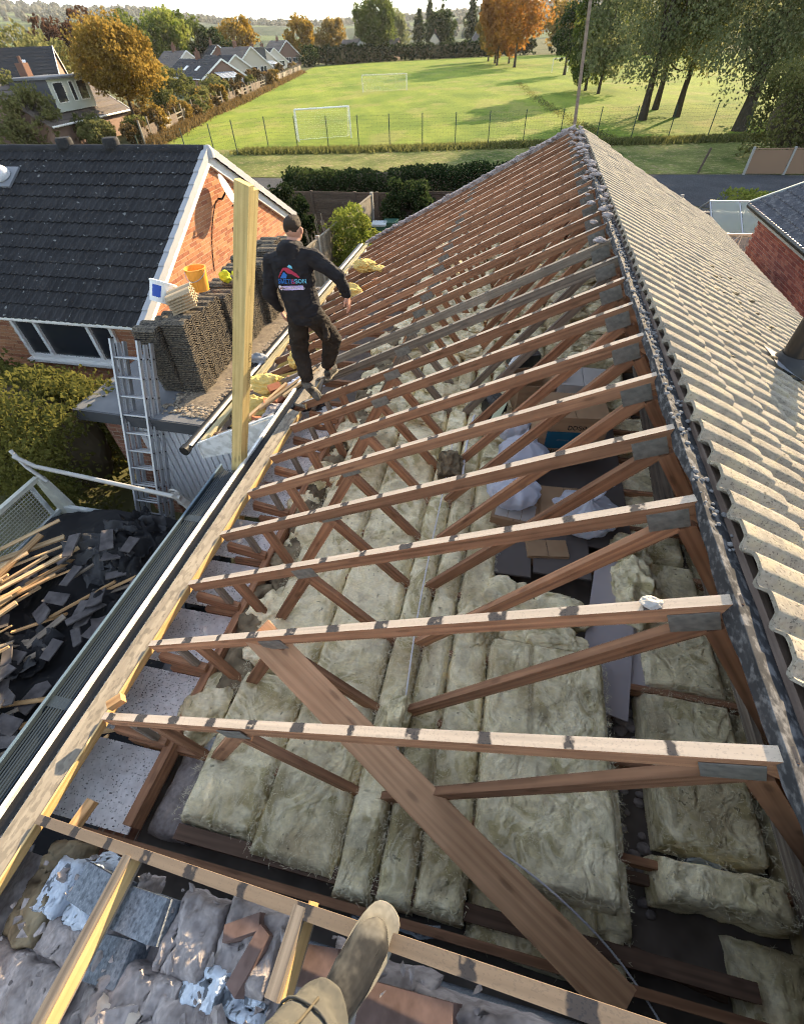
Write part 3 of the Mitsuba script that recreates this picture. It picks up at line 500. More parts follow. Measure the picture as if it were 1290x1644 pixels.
# ---- boundary of the gardens along the field
bf = thing('boundary_fence', 'weathered garden fence with many posts along the left side of the field', 'fence'); bp = np.array([(-30.9, 42.2), (-36.6, 61), (-41.6, 82), (-61.5, 158)])
def along(pts, step):
    out = [];
    for a, b in zip(pts[:-1], pts[1:]):
        n = max(1, int(np.linalg.norm(b - a) / step)); out += [a + (b - a) * k / n for k in range(n)]
    return np.array(out + [pts[-1]])
bpts = along(bp, 2.0)
for i, (a, b) in enumerate(zip(bpts[:-1], bpts[1:])):
    obj('post', beam((*a, 0), (*a + [0.08 * (U() - .5), 0], 1.5 + 0.3 * U()), 0.12, 0.12, up=(0, 1, 0)), 'm_fence', bf)
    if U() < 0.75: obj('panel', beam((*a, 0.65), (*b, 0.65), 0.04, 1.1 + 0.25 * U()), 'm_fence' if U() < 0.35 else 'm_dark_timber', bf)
    else:
        m = Mesh(); [beam((*a, z), (*b, z), 0.03, 0.1, m=m) for z in (0.4, 0.8, 1.15)]; obj('rail', m, 'm_fence', bf)

# ---- the houses beyond
def far_house(x, y, rotdeg, L, W, eave, ridge, wallc, roofc, label, dormer=None, sky=0, chim=True, cons=False, front=3, name='bungalow'):
    """Local x runs along the ridge, the gable at +x faces the field."""
    t = thing(name, label, 'house'); R = rotz(math.radians(rotdeg)); o = np.array([x, y, 0.0])
    def tf(m): m.v = [v @ R.T + o for v in m.v]; return m
    def part(n, m, mat, p=t): return obj(n, tf(m), mat, p)
    m = Mesh(); hw = W / 2; prof = [(-hw, 0), (hw, 0), (hw, eave), (0, ridge - 0.12), (-hw, eave)]
    for xx, s in ((0, 1), (-L, -1)): m.add([(xx, a, b) for a, b in prof], [(0, 1, 2), (0, 2, 3), (0, 3, 4)], None, wallc)
    for s in (-1, 1): m.add([(0, s * hw, 0), (-L, s * hw, 0), (-L, s * hw, eave), (0, s * hw, eave)], [(0, 1, 2, 3)], None, wallc)
    part('wall', m, 'm_paint')
    k = (ridge - eave) / hw
    for s in (-1, 1):
        e = 0.35; rf = Mesh(); n_ = 10
        for i in range(n_):
            a, b = i / n_, (i + 1) / n_; y0, y1 = s * (hw + e) * (1 - a), s * (hw + e) * (1 - b); z0, z1 = ridge - (hw + e) * k * (1 - a), ridge - (hw + e) * k * (1 - b)
            P = [(0.25, y0, z0 + 0.05), (-L - 0.25, y0, z0 + 0.05), (-L - 0.25, y1, z1), (0.25, y1, z1), (0.25, y0, z0 - 0.02), (-L - 0.25, y0, z0 - 0.02)]
            rf.add(P, [(0, 1, 2, 3), (0, 4, 5, 1)], None, np.array(roofc) * U(0.85, 1.15))
        rk = part('roof', rf, 'm_paint')
        part('barge_board', beam((0.28, s * (hw + e), ridge - (hw + e) * k - 0.05), (0.28, 0, ridge - 0.03), 0.06, 0.22, up=(0, 0, 1)), 'm_white')
        part('gutter', tube([(0.2, s * (hw + e + .05), eave - 0.12), (-L - .2, s * (hw + e + .05), eave - 0.12)], 0.07, 6), 'm_white')
        for i in range(sky):
            xs = -L * (0.3 + 0.3 * i); a = 0.45; yy, zz = s * hw * (1 - a), ridge - hw * k * (1 - a) + 0.09; f_ = part('rooflight', beam((xs - .45, yy, zz), (xs + .45, yy, zz), 1.0, 0.08, up=(0, s * k, 1)), 'm_white'); 
    def window(px, py, pz, w, h, along_y=True, p=t):
        f_ = Mesh(); 
        if along_y: fr = [(px, py - w / 2, pz, py + w / 2, pz), (px, py - w / 2, pz + h, py + w / 2, pz + h)]; part('window', Mesh().add([(px + .02, py - w / 2, pz), (px + .02, py + w / 2, pz), (px + .02, py + w / 2, pz + h), (px + .02, py - w / 2, pz + h)], [(0, 1, 2, 3)]), 'm_glass_dark', p)
        for a in (-w / 2, 0, w / 2):
            q0 = (px + .05, py + a, pz) if along_y else (px + a, py, pz); beam(q0, (q0[0], q0[1], pz + h), 0.07, 0.07, up=(1, 0, 0), m=f_)
        for z_ in (pz, pz + h): beam((px + .05, py - w / 2, z_), (px + .05, py + w / 2, z_), 0.07, 0.07, m=f_)
        part('window_frame', f_, 'm_white', p)
    for a in np.linspace(-hw * 0.55, hw * 0.55, front): window(0, a, 0.95, min(1.6, W / front * 0.6), 1.1)
    if chim:
        c = part('chimney', box(-L * .55, -L * .55 + .7, -.35, .35, ridge - .5, ridge + 0.9), 'm_chimney')
        part('chimney_pot', tube([(-L * .55 + .35, 0, ridge + .9), (-L * .55 + .35, 0, ridge + 1.3)], 0.13, 8), 'm_chimney')
    if dormer:
        x0, x1, d, z0, z1, cc = dormer   # a flat-roofed box on the +y or -y slope, from x0 to x1
        s = d; yb = s * (hw - 0.5)
        m = Mesh()
        m.add([(x0, yb, z0), (x1, yb, z0), (x1, yb, z1), (x0, yb, z1)], [(0, 1, 2, 3)], None, cc)
        for xx in (x0, x1): m.add([(xx, yb, z0), (xx, 0, z0), (xx, 0, z1), (xx, yb, z1)], [(0, 1, 2, 3)], None, (0.10, 0.10, 0.11))
        dk = part('dormer', m, 'm_paint'); part('dormer_roof', box(min(x0, x1) - .15, max(x0, x1) + .15, min(0, yb + s * .25), max(0, yb + s * .25), z1, z1 + 0.14), 'm_roof_grey', dk)
        for zb in np.arange(z0 + .1, z1 - 0.05, 0.16): part('cladding_board', beam((x0, yb + s * .012, zb), (x1, yb + s * .012, zb), 0.03, 0.15), 'm_dormer_board', dk)
        ww = abs(x1 - x0)
        for fx, fw in ((0.2, 0.24), (0.52, 0.1), (0.78, 0.24)):
            cx = x0 + (x1 - x0) * fx; w_ = ww * fw; part('window', Mesh().add([(cx - w_ / 2, yb + s * .045, z0 + .55), (cx + w_ / 2, yb + s * .045, z0 + .55), (cx + w_ / 2, yb + s * .045, z1 - .2), (cx - w_ / 2, yb + s * .045, z1 - .2)], [(0, 1, 2, 3)]), 'm_glass_dark', dk)
            f_ = Mesh()
            for a in (-w_ / 2, w_ / 2): beam((cx + a, yb + s * .06, z0 + .55), (cx + a, yb + s * .06, z1 - .2), 0.06, 0.05, up=(0, 1, 0), m=f_)
            for z_ in (z0 + .55, z1 - .2): beam((cx - w_ / 2, yb + s * .06, z_), (cx + w_ / 2, yb + s * .06, z_), 0.05, 0.06, m=f_)
            part('window_frame', f_, 'm_white', dk)
    if cons:
        m = Mesh(); g_ = Mesh()
        for yy in np.linspace(-1.6, 1.6, 5): beam((0.1, yy, 0), (0.1, yy, 2.6), 0.07, 0.07, up=(1, 0, 0), m=m); beam((0.1, yy, 2.6), (3.2, yy, 2.0), 0.07, 0.07, m=m); beam((3.2, yy, 0), (3.2, yy, 2.0), 0.07, 0.07, up=(1, 0, 0), m=m)
        ck = part('conservatory', m, 'm_white'); g_.add([(0.1, -1.6, 2.62), (3.2, -1.6, 2.02), (3.2, 1.6, 2.02), (0.1, 1.6, 2.62)], [(0, 1, 2, 3)]); part('glazed_roof', g_, 'm_pale_glass', ck)
    return t
bsdf('m_glass_dark', (0.03, 0.035, 0.045), 0.08, 0.6); bsdf('m_chimney', (0.18, 0.105, 0.08), 0.9, 0.1); bsdf('m_dormer_board', (0.50, 0.53, 0.48), 0.6, 0.3); bsdf('m_pale_glass', (0.30, 0.34, 0.40), 0.1, 0.6)
BR, CR, DK, GB = (0.21, 0.135, 0.105), (0.52, 0.48, 0.40), (0.035, 0.034, 0.037), (0.12, 0.10, 0.088)
far_house(-42.6, 51.0, 97, 12, 8.4, 1.7, 4.2, BR, GB, 'bungalow with a long pale green flat roofed dormer on its roof', dormer=(-9.4, -3.9, -1, 2.2, 4.15, (0.52, 0.55, 0.50)))
far_house(-72, 84, 30, 14, 7, 3.0, 6.2, BR, DK, 'house with a dark slate roof and pale rooflights behind the dormer bungalow', sky=2)
far_house(-50.0, 94.0, -38, 17, 7.6, 2.0, 4.1, BR, DK, 'dark roofed bungalow with a white edged brick gable and white panels on its roof', cons=True, sky=2)
far_house(-55.0, 109, -38, 13, 7.6, 2.0, 4.3, CR, DK, 'dark roofed bungalow with a cream gable, second in the row')
far_house(-70, 118, -38, 12, 7.5, 2.4, 5.0, (0.6, 0.58, 0.54), GB, 'brown roofed house with white verges behind the row')
far_house(-62, 131, -38, 14, 8.5, 2.1, 5.2, CR, GB, 'bungalow with a white dormer front half way along the row', dormer=(-5.5, -0.5, 1, 2.6, 4.9, (0.7, 0.7, 0.68)))
far_house(-66, 147, -38, 12, 7.6, 2.0, 4.6, CR, DK, 'dark roofed bungalow with cream gable beyond the white dormer', cons=True)
far_house(-71, 164, -38, 12, 7.6, 2.0, 4.6, (0.6, 0.58, 0.54), DK, 'last bungalow of the row before the field corner')
far_house(-84, 158, -50, 16, 8, 2.6, 5.6, BR, DK, 'dark roofed house behind the middle of the row')
far_house(-80, 196, -50, 18, 8, 2.6, 6.0, BR, GB, 'long brown roofed house at the field corner')
far_house(-72, 232, 170, 22, 8, 2.6, 5.6, BR, GB, 'long low roof beyond the hedge at the field corner', front=2)
far_house(-64, 236, 95, 12, 7, 2.6, 6.0, (0.6, 0.6, 0.6), DK, 'white gabled house beyond the far hedge', front=2)
far_house(-42, 262, 95, 14, 7, 2.6, 6.6, CR, DK, 'pale gabled house right of the thin crowned tree', front=2)
far_house(-26, 262, 120, 14, 7, 2.6, 6.6, CR, GB, 'grey roofed house behind the orange trees', front=2)
far_house(-63, 60, 100, 10, 7.0, 2.0, 4.0, (0.5, 0.48, 0.45), GB, 'low house hidden behind the feathery shrub tree', front=2, chim=False)
# ================================================================ THE STRIPPED BUNGALOW
def smooth(x, a, b): t = np.clip((x - a) / (b - a), 0, 1); return t * t * (3 - 2 * t)
RX, RZ, SL = 0.882, 4.41, 0.4888           # ridge line and slope of both roof faces
def zl(x): return RZ - SL * (RX - x)
def zr(x): return RZ - SL * (x - RX)
NL = unit([-SL, 0, 1]); NR = unit([SL, 0, 1]); DL = unit([-1, 0, -SL]); DR = unit([1, 0, -SL])
house = thing('bungalow', 'bungalow with its near roof slope stripped to bare timbers', 'house')
# walls, hidden mostly below the eaves: outer brickwork, and the ceilings under the joists
def wall(x0, y0, x1, y1, z1, name='wall', z0=0.0):
    a, b = np.array([x0, y0]), np.array([x1, y1]); L = np.linalg.norm(b - a); d = (b - a) / L; s = np.array([d[1], -d[0]]) * 0.13
    m = Mesh()
    for o in (s, -s):
        m.add([(*(a + o), z0), (*(b + o), z0), (*(b + o), z1), (*(a + o), z1)], [(0, 1, 2, 3)], [(0, z0), (L, z0), (L, z1), (0, z1)])
    m.add([(*(a + s), z1), (*(b + s), z1), (*(b - s), z1), (*(a - s), z1)], [(0, 1, 2, 3)], [(0, 0), (L, 0), (L, .26), (0, .26)])
    for e in (a, b): m.add([(*(e + s), z0), (*(e - s), z0), (*(e - s), z1), (*(e + s), z1)], [(0, 1, 2, 3)], [(0, z0), (.26, z0), (.26, z1), (0, z1)])
    return obj(name, m, 'm_brickwork', house)
wall(-1.9, -0.3, -1.9, 4.1, 2.42); wall(-2.9, 4.1, -2.9, 11.9, 2.02); wall(-2.9, 4.1, -1.9, 4.1, 2.05); wall(3.6, -0.3, 3.6, 11.9, 2.92); wall(-2.9, 11.95, 3.6, 11.95, 2.2); wall(-1.7, -0.45, 3.5, -0.45, 2.3)
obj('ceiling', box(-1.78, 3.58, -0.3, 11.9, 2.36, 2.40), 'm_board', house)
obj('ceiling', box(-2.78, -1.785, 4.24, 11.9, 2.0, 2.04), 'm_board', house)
gm = Mesh(); gp = [(-2.9, 2.04), (RX, RZ - 0.16), (3.7, zr(3.7) - 0.16), (3.7, 2.3), (-2.9, 2.0)]
for yy, in ((12.14,), (12.04,)): gm.add([(x, yy, z) for x, z in gp], [(0, 1, 2), (0, 2, 3), (0, 3, 4)], [(x, z) for x, z in gp])
obj('gable_wall', gm, 'm_brickwork', house)

# ---- trusses
ORD = ['nearest', 'second', 'third', 'fourth', 'fifth', 'sixth', 'seventh', 'eighth', 'ninth', 'tenth', 'eleventh', 'twelfth', 'thirteenth', 'fourteenth', 'fifteenth', 'sixteenth', 'seventeenth', 'eighteenth', 'nineteenth', 'twentieth', 'twenty-first', 'twenty-second', 'twenty-third', 'twenty-fourth', 'twenty-fifth', 'twenty-sixth']
TH, DP = 0.040, 0.085
def plate(x, z, y, w, h, ang):
    c, s = math.cos(ang), math.sin(ang); m = Mesh()
    for o in (-TH / 2 - 0.003, TH / 2 + 0.003):
        q = [(-w / 2, -h / 2), (w / 2, -h / 2), (w / 2, h / 2), (-w / 2, h / 2)]
        beam((x - c * w / 2, y + o, z - s * w / 2), (x + c * w / 2, y + o, z + s * w / 2), 0.003, h, m=m)
    return m
TRUSS_Y = [0.053 + 0.5 * k for k in range(25)]
SA = math.atan(SL)
for k, y in enumerate(TRUSS_Y):
    t = thing('roof_truss', f'{ORD[k]} roof truss from the near end' + (', with a brown diagonal board nailed under it' if k == 2 else ', carrying the boot of the photographer' if k == 0 else ', its rafters dark with dried felt' if k in (9, 13) else ''), 'roof truss', 'roof trusses of the bungalow')
    jit = lambda a: a * (U() - 0.5)
    xe = -2.035 if k < 8 else -3.46
    y_ = y + jit(0.016); th = TH * 1.04; mat = 'm_shaded_near_timber' if k == 0 else 'm_grey_timber' if k in (9, 10) else 'm_truss'
    p0 = np.array([xe, y_ + jit(.02), zl(xe)]) - NL * DP / 2; p1 = np.array([RX + 0.025, y_, RZ + 0.012]) - NL * DP / 2
    if k == 0: p0[1], p1[1] = 0.036, -0.047
    obj('rafter', beam(p0, p1, th, DP, up=NL, top=True, bow=jit(0.02), n=6), mat, t)
    if k:
        p0 = np.array([RX + 0.02, y_, RZ - 0.02]) - NR * DP / 2; p1 = np.array([3.78, y_, zr(3.78)]) - NR * DP / 2
        obj('rafter', beam(p0, p1, TH, DP, up=NR), 'm_truss', t)
    jz = 2.60
    obj('joist', beam((-2.02 if k < 8 else -2.75, y_, jz if k < 8 else jz), (3.75, y_, jz), TH, 0.10), 'm_truss', t)
    if k == 0: continue
    yw = y_ + jit(.006); W_ = 0.078
    obj('web', beam((-1.05, yw, 3.37), (-0.43, yw, 2.60), TH, W_, up=(.77, 0, .62)), mat, t)
    obj('web', beam((-1.02, yw, 3.36), (-1.42, yw, 2.60), TH, W_, up=(-.77, 0, .4)), mat, t)
    obj('web', beam((0.86, yw, 4.24), (-0.36, yw, 2.61), TH, W_, up=(-.8, 0, .6)), mat, t)
    obj('web', beam((0.90, yw, 4.24), (2.12, yw, 2.61), TH, W_, up=(.8, 0, .6)), 'm_truss', t)
    if k < 9:
        obj('strut', beam((-1.61, yw, 3.10), (-1.47, yw, 2.62), TH, 0.075, up=(1, 0, .3)), mat, t)
        obj('strut', beam((-1.80, yw - 0.002, 3.00), (-1.755, yw - 0.002, 2.80), 0.035, 0.05, up=(1, 0, .2)), 'm_grey_timber', t)
        obj('eaves_joist', beam((-2.03, yw, 2.80), (-1.70, yw, 2.74), 0.048, 0.085), mat, t)
    obj('nail_plate', plate(-1.03, 3.395, yw, 0.17, 0.085, SA), 'm_plate', t)
    obj('nail_plate', plate(RX - 0.07, RZ - 0.135, yw, 0.16, 0.11, SA), 'm_plate', t)
    obj('nail_plate', plate(-0.39, 2.62, yw, 0.16, 0.08, 0), 'm_plate', t)

# ---- timbers lying along the roof
tag_ = dict(cat='timber'); wood('m_old_joist', (0.08, 0.05, 0.036), (0.22, 0.14, 0.10), (0.2, .15, .1), marks=None); wood('m_brace', (0.31, 0.165, 0.085), (0.58, 0.35, 0.205), (0.5, .3, .2), marks=None, var=.1)
obj('diagonal_brace', beam((-1.17, 1.10, 3.36), (0.90, -0.02, 2.86), 0.175, 0.034, up=NL, n=4), 'm_brace', label='wide reddish brown board running diagonally from the third truss down to the front', **tag_)
obj('wall_timber', beam((-1.70, 0.12, 2.66), (-1.70, 4.2, 2.66), 0.055, 0.12), 'm_truss', label='long brown timber along the inner edge of the speckled white eaves boards', **tag_)
obj('binder', beam((1.86, 0.10, 2.70), (1.86, 11.8, 2.70), 0.036, 0.095), 'm_grey_timber', label='long greyish binder along the right of the loft beneath the tiles', **tag_)
obj('walk_board', beam((1.64, 2.95, 2.755), (1.80, 6.4, 2.755), 0.17, 0.025), 'm_grey_timber', label='pale wide plank lying on the joists under the ridge', **tag_)
obj('bearer', beam((-1.45, 0.16, 2.585), (1.6, 0.16, 2.56), 0.075, 0.10), 'm_old_joist', label='dark beam just behind the nearest rafter, partly under the insulation', **tag_)
for i, (a, b, l) in enumerate([((-1.275, 0.0, 3.36), (-1.30, -0.62, 3.36), 'short timber with a bright split edge running back from the nearest rafter at lower left'), ((-0.40, 0.0, 3.78), (-0.41, -0.22, 3.78), 'short stub of timber with a yellow split behind the boot')]):
    n_ = np.array(a) - NL * 0.04; m_ = np.array(b) - NL * 0.04
    t = obj('lookout', beam(n_, m_, 0.05, 0.075, up=NL, n=4), 'm_grey_timber', label=l, **tag_)
    obj('split_edge', beam(n_ + NL * .012 + np.array([.0275, 0.02, 0]), m_ + NL * .006 + np.array([.0275, 0, 0]), 0.006, 0.05, up=NL), 'm_pine', t)
obj('timber_offcut', beam((-1.82, 0.02, 2.98), (-1.80, 0.17, 2.98), 0.05, 0.045), 'm_batten', label='small sawn timber end showing below the nearest rafter at far left', **tag_)
obj('timber_offcut', beam((-1.96, 0.60, 3.085), (-1.90, 0.66, 3.10), 0.05, 0.05), 'm_batten', label='splintered knot of wood standing on the second rafter near the eaves', **tag_)

# ---- eaves boards seen from above, between the trusses
for k in range(0, 9):
    y0, y1 = TRUSS_Y[k] + 0.03, TRUSS_Y[k] + 0.47
    obj('eaves_board', box(-2.32, -1.735, y0, y1, 2.585 + 0.004 * U(), 2.60 + 0.004 * U()), 'm_soffit', label=f'white speckled eaves board in the {ORD[k]} bay from the near end', cat='board', group='white eaves boards between the trusses')

# ---- the near eaves: fascia board, comb strip, felt tray, white capping, grille
ev = thing('eaves_fascia', 'weathered fascia board with sunlight painted orange on its inner edge along the near eaves', 'fascia board')
obj('board', beam((-2.105, -0.8, 2.945), (-2.105, 3.86, 2.945), 0.125, 0.03, up=unit((.25, 0, 1)), n=10, top=True), 'm_fascia_top', ev)
def fascia(p, n, uv):
    g = fbm(p.x * 40.0, p.y * 3.0, 0.0, 4); s = smoothstep(0.5, 0.7, fbm(p.x * 60.0, p.y * 22.0, 4.0, 3))
    return mix(mix((0.16, 0.14, 0.115), (0.34, 0.305, 0.25), g), (0.10, 0.09, 0.075), s * 0.5)
bsdf('m_fascia_top', proc(fascia), 0.85, 0.2)
obj('inner_face', beam((-2.040, -0.8, 2.93), (-2.040, 3.86, 2.93), 0.012, 0.062, n=10), 'm_pine', ev)  # orange strip stands for low sun catching the edge, painted as colour
obj('outer_lip', beam((-2.171, -0.8, 2.945), (-2.171, 3.86, 2.945), 0.010, 0.026), 'm_pale_strip', ev); bsdf('m_pale_strip', (0.70, 0.64, 0.48), 0.6, 0.3)
obj('board', beam((-2.105, 4.0, 2.93), (-2.105, 4.95, 2.93), 0.125, 0.03, up=unit((.25, 0, 1))), 'm_fascia_top', ev)
obj('inner_face', beam((-2.040, 4.0, 2.92), (-2.040, 4.95, 2.92), 0.012, 0.062), 'm_pine', ev)
cb = Mesh()
for y in np.arange(-0.8, 4.6, 0.032): beam((-2.182, y, 2.925), (-2.222, y, 2.90), 0.018, 0.012, m=cb)
obj('comb_strip', cb, 'm_felt_dusty', label='dark toothed eaves comb running beside the fascia board', cat='eaves strip')
obj('eaves_felt', grid(-2.33, -2.176, -0.8, 4.75, 6, 90, lambda x, y: (x, y, 2.905 + 0.35 * (x + 2.18) + 0.006 * (meshkit.fbm(np.stack([x * 9, y * 6, x * 0], -1), 3, 2) - .5))), 'm_felt', label='black felt tray between the comb strip and the white capping', cat='roofing felt', smooth=True)
wc = obj('white_capping', beam((-2.345, -0.8, 2.862), (-2.345, 4.62, 2.862), 0.028, 0.03), 'm_upvc', label='thin white plastic capping along the outer edge of the near eaves', cat='trim')
obj('face', box(-2.352, -2.338, -0.8, 4.4, 2.60, 2.845), 'm_upvc', wc)
gt = thing('gutter', 'dark blue grey gutter with a slotted leaf guard along the near eaves', 'gutter'); m = Mesh()
gp = [(-2.365, 2.80), (-2.37, 2.74), (-2.43, 2.70), (-2.52, 2.70), (-2.59, 2.745), (-2.605, 2.815), (-2.585, 2.815)]
for (xa, za), (xb, zb) in zip(gp[:-1], gp[1:]): beam(((xa + xb) / 2, -0.8, (za + zb) / 2), ((xa + xb) / 2, 3.02, (za + zb) / 2), math.hypot(xb - xa, zb - za), 0.006, up=unit((-(zb - za), 0, xb - xa)) if xb != xa else (1, 0, 0), m=m)
obj('trough', m, 'm_grille', gt)
for x in np.linspace(-2.40, -2.565, 9): 
    obj('slat', beam((x, -0.8, 2.795), (x, 2.98, 2.795), 0.008, 0.006), 'm_grille', gt)
for y in (-0.6, 0.62, 2.3): obj('crosspiece', beam((-2.38, y, 2.793), (-2.585, y, 2.793), 0.07, 0.008), 'm_grille', gt)
obj('rim', tube([(-2.598, -0.8, 2.818), (-2.598, 3.02, 2.818)], 0.010, 8), 'm_rim', gt); bsdf('m_rim', (0.10, 0.15, 0.20), 0.3, 0.6)
# ---- the further, lower eaves on the left: gutter, fascia, box end
fg = thing('gutter', 'black half round gutter with a white lip along the far lower eaves', 'gutter')
obj('trough', tube([(-3.72, 3.85, 2.22), (-3.72, 11.95, 2.22)], 0.052, 12), 'm_black_plastic', fg, smooth=40); obj('end_cap', tube([(-3.72, 3.78, 2.22), (-3.72, 3.86, 2.22)], 0.064, 14), 'm_black_plastic', fg, smooth=40)
obj('white_lip', beam((-3.655, 3.86, 2.262), (-3.655, 11.95, 2.262), 0.035, 0.014), 'm_upvc', fg)
ff = thing('eaves_fascia', 'pale yellow weathered fascia timber along the far lower eaves', 'fascia board')
obj('board', beam((-3.53, 3.98, 2.27), (-3.53, 11.95, 2.27), 0.10, 0.035, up=unit((-.25, 0, 1)), n=10), 'm_pale_timber', ff); wood('m_pale_timber', (0.22, 0.19, 0.11), (0.58, 0.50, 0.30), (0.5, 0.4, 0.3), marks=None, var=0.2)
obj('board', beam((-3.455, 4.02, 2.30), (-3.455, 9.6, 2.31), 0.035, 0.06, n=10), 'm_pale_timber', ff)
obj('face', box(-3.60, -3.585, 3.9, 12.0, 2.02, 2.245), 'm_upvc', ff)
be = thing('box_end', 'white boarded end of the far eaves beside the standing timbers', 'eaves box')
obj('panel', extrude([(-3.59, 2.24), (-2.40, 2.80), (-2.40, 2.42), (-3.59, 2.02)], 0.015, mat4(np.array([[1, 0, 0], [0, 0, -1], [0, 1, 0.0]]), (0, 3.93, 0))), 'm_upvc', be)
obj('edge', beam((-3.59, 3.925, 2.255), (-2.42, 3.925, 2.812), 0.03, 0.022), 'm_upvc', be)
# ---- ceiling joist ends and noggings showing at the far eaves
for k in range(8, 25): obj('sprocket', beam((-3.45, TRUSS_Y[k] + .04, 2.27), (-2.75, TRUSS_Y[k] + .04, 2.50), 0.04, 0.07), 'm_old_joist', house)

# ---- far gable: verge board and undercloak along the stripped slope
vg = thing('verge', 'grey mortar covered verge along the far gable of the stripped slope', 'verge')
vm = beam(np.array([-3.62, 12.16, zl(-3.62)]) + NL * 0.02, np.array([RX, 12.16, RZ]) + NL * 0.03, 0.20, 0.06, up=NL, n=60)
obj('undercloak', vm, 'm_mortar', vg)
for i in range(46):
    x = -3.5 + i * 0.095; v, f = lump((0, 0, 0), 0.05 * U(0.6, 1.3), i, 0.4, 2, (1.2, 1, 0.6)); obj('mortar_lump', (v + [x, 12.10 + 0.08 * U(-1, 1), zl(x) + 0.055], f), 'm_mortar', vg)

# ================================================================ TILED SLOPE
PITCH_Y, GAUGE, TL = 0.165, 0.289, 0.345
def tile_mesh(seed, n=16, rows=4, two=2):
    """A concrete pantile with two rolls: local x runs down the slope, y along the ridge, z off the slope."""
    def prof(t):
        q = t - 0.12 - np.floor(t - 0.12)
        return 0.031 * (smooth(q, 0.0, 0.24) - smooth(q, 0.64, 0.94)) + 0.004 * np.sin(np.pi * q) ** 2
    ys = np.linspace(0, two * PITCH_Y + 0.012, n * two); h = prof(ys / PITCH_Y); g = np.random.default_rng(seed); m = Mesh(); th = 0.014
    xs = np.linspace(0, TL, rows + 1)
    top = np.stack([np.broadcast_to(xs[:, None], (rows + 1, len(ys))), np.broadcast_to(ys, (rows + 1, len(ys))), np.broadcast_to(h, (rows + 1, len(ys))) + th], -1).copy()
    top[..., 2] += 0.0035 * (meshkit.fbm(top * 30 + seed * 7, 3, seed) - 0.5); top[-1, :, 2] -= 0.006
    top[-1, :, 0] += 0.006 * (g.random(len(ys)) - 0.5); top[..., 2] += 0.020 * xs[:, None] / TL
    bot = top.copy(); bot[..., 2] -= th
    k = len(ys); i, j = np.meshgrid(np.arange(rows), np.arange(k - 1), indexing='ij'); a = (i * k + j).ravel()
    m.add(top.reshape(-1, 3), np.stack([a, a + k, a + k + 1, a + 1], 1))
    for r_ in (0, -1): m.add(np.vstack([top[r_], bot[r_]]), [(q, q + 1, k + q + 1, k + q) if r_ == 0 else (q, k + q, k + q + 1, q + 1) for q in range(k - 1)])
    for c_ in (0, -1): m.add(np.vstack([top[:, c_], bot[:, c_]]), [(q, q + 1, rows + 2 + q, rows + 1 + q) for q in range(rows)])
    m.add(bot[[0, -1]].reshape(-1, 3), [(q, q + 1, k + q + 1, k + q) for q in range(k - 1)])
    return m
def shapes(fn, n, mat, **k): return [mikit.ply(tuple(fn(i).get()[:2]), mat, **k) for i in range(n)]
tiles = shapes(tile_mesh, 8, 'm_tile', smooth=35)
tr = thing('tiled_slope', 'weathered beige corrugated concrete tiled slope right of the ridge', 'tiled roof')
spots = []
for r in range(11):
    for c in range(-2, 39):
        s0 = 0.065 + r * GAUGE; y = c * 2 * PITCH_Y - 0.05
        sag = -0.035 * math.sin(math.pi * min(max(s0 / 3.6, 0), 1))
        if y + .33 > 12.1: continue
        p = np.array([RX, y, RZ]) + DR * s0 + NR * (0.042 + sag); spots.append((p, r, c))
def seen(p):
    d = p - CAM; q = np.array([d @ unit(np.cross(_F, _U)), d @ _U, d @ _F]); return np.linalg.norm(d) + (0 if q[2] > 0 and abs(q[0] / q[2]) < 1.1 and abs(q[1] / q[2]) < 1.4 else 100)
spots.sort(key=lambda s: seen(s[0] + DR * .15)); RM = np.stack([DR, [0, 1, 0], NR], 1)
rest = Mesh(); tv = [tile_mesh(i).get() for i in range(3)]
for i, (p, r, c) in enumerate(spots):
    g = np.random.default_rng(i); Rj = RM @ rot([0, 0, 1], g.normal() * 0.006) @ rot([1, 0, 0], g.normal() * 0.006); pj = p + np.array([g.normal() * .003, g.normal() * .004, g.normal() * .002])
    if i < 300: put('tile', {**tiles[i % 8], 'to_world': place(Rj, pj)}, tr)
    else: v, f = tv[i % 3][:2]; rest.add(v @ Rj.T + pj, f)
obj('far_tiles', rest, 'm_tile', tr, kind='stuff', smooth=35)
for r in range(11): obj('tile_batten', beam(np.array([RX, -0.7, RZ]) + DR * (0.115 + r * GAUGE) + NR * 0.022, np.array([RX, 11.98, RZ]) + DR * (0.115 + r * GAUGE) + NR * 0.022, 0.045, 0.028, up=NR), 'm_batten_old', tr)
wood('m_batten_old', (0.14, 0.10, 0.08), (0.34, 0.26, 0.21), (0.3, 0.25, 0.2), marks=None)
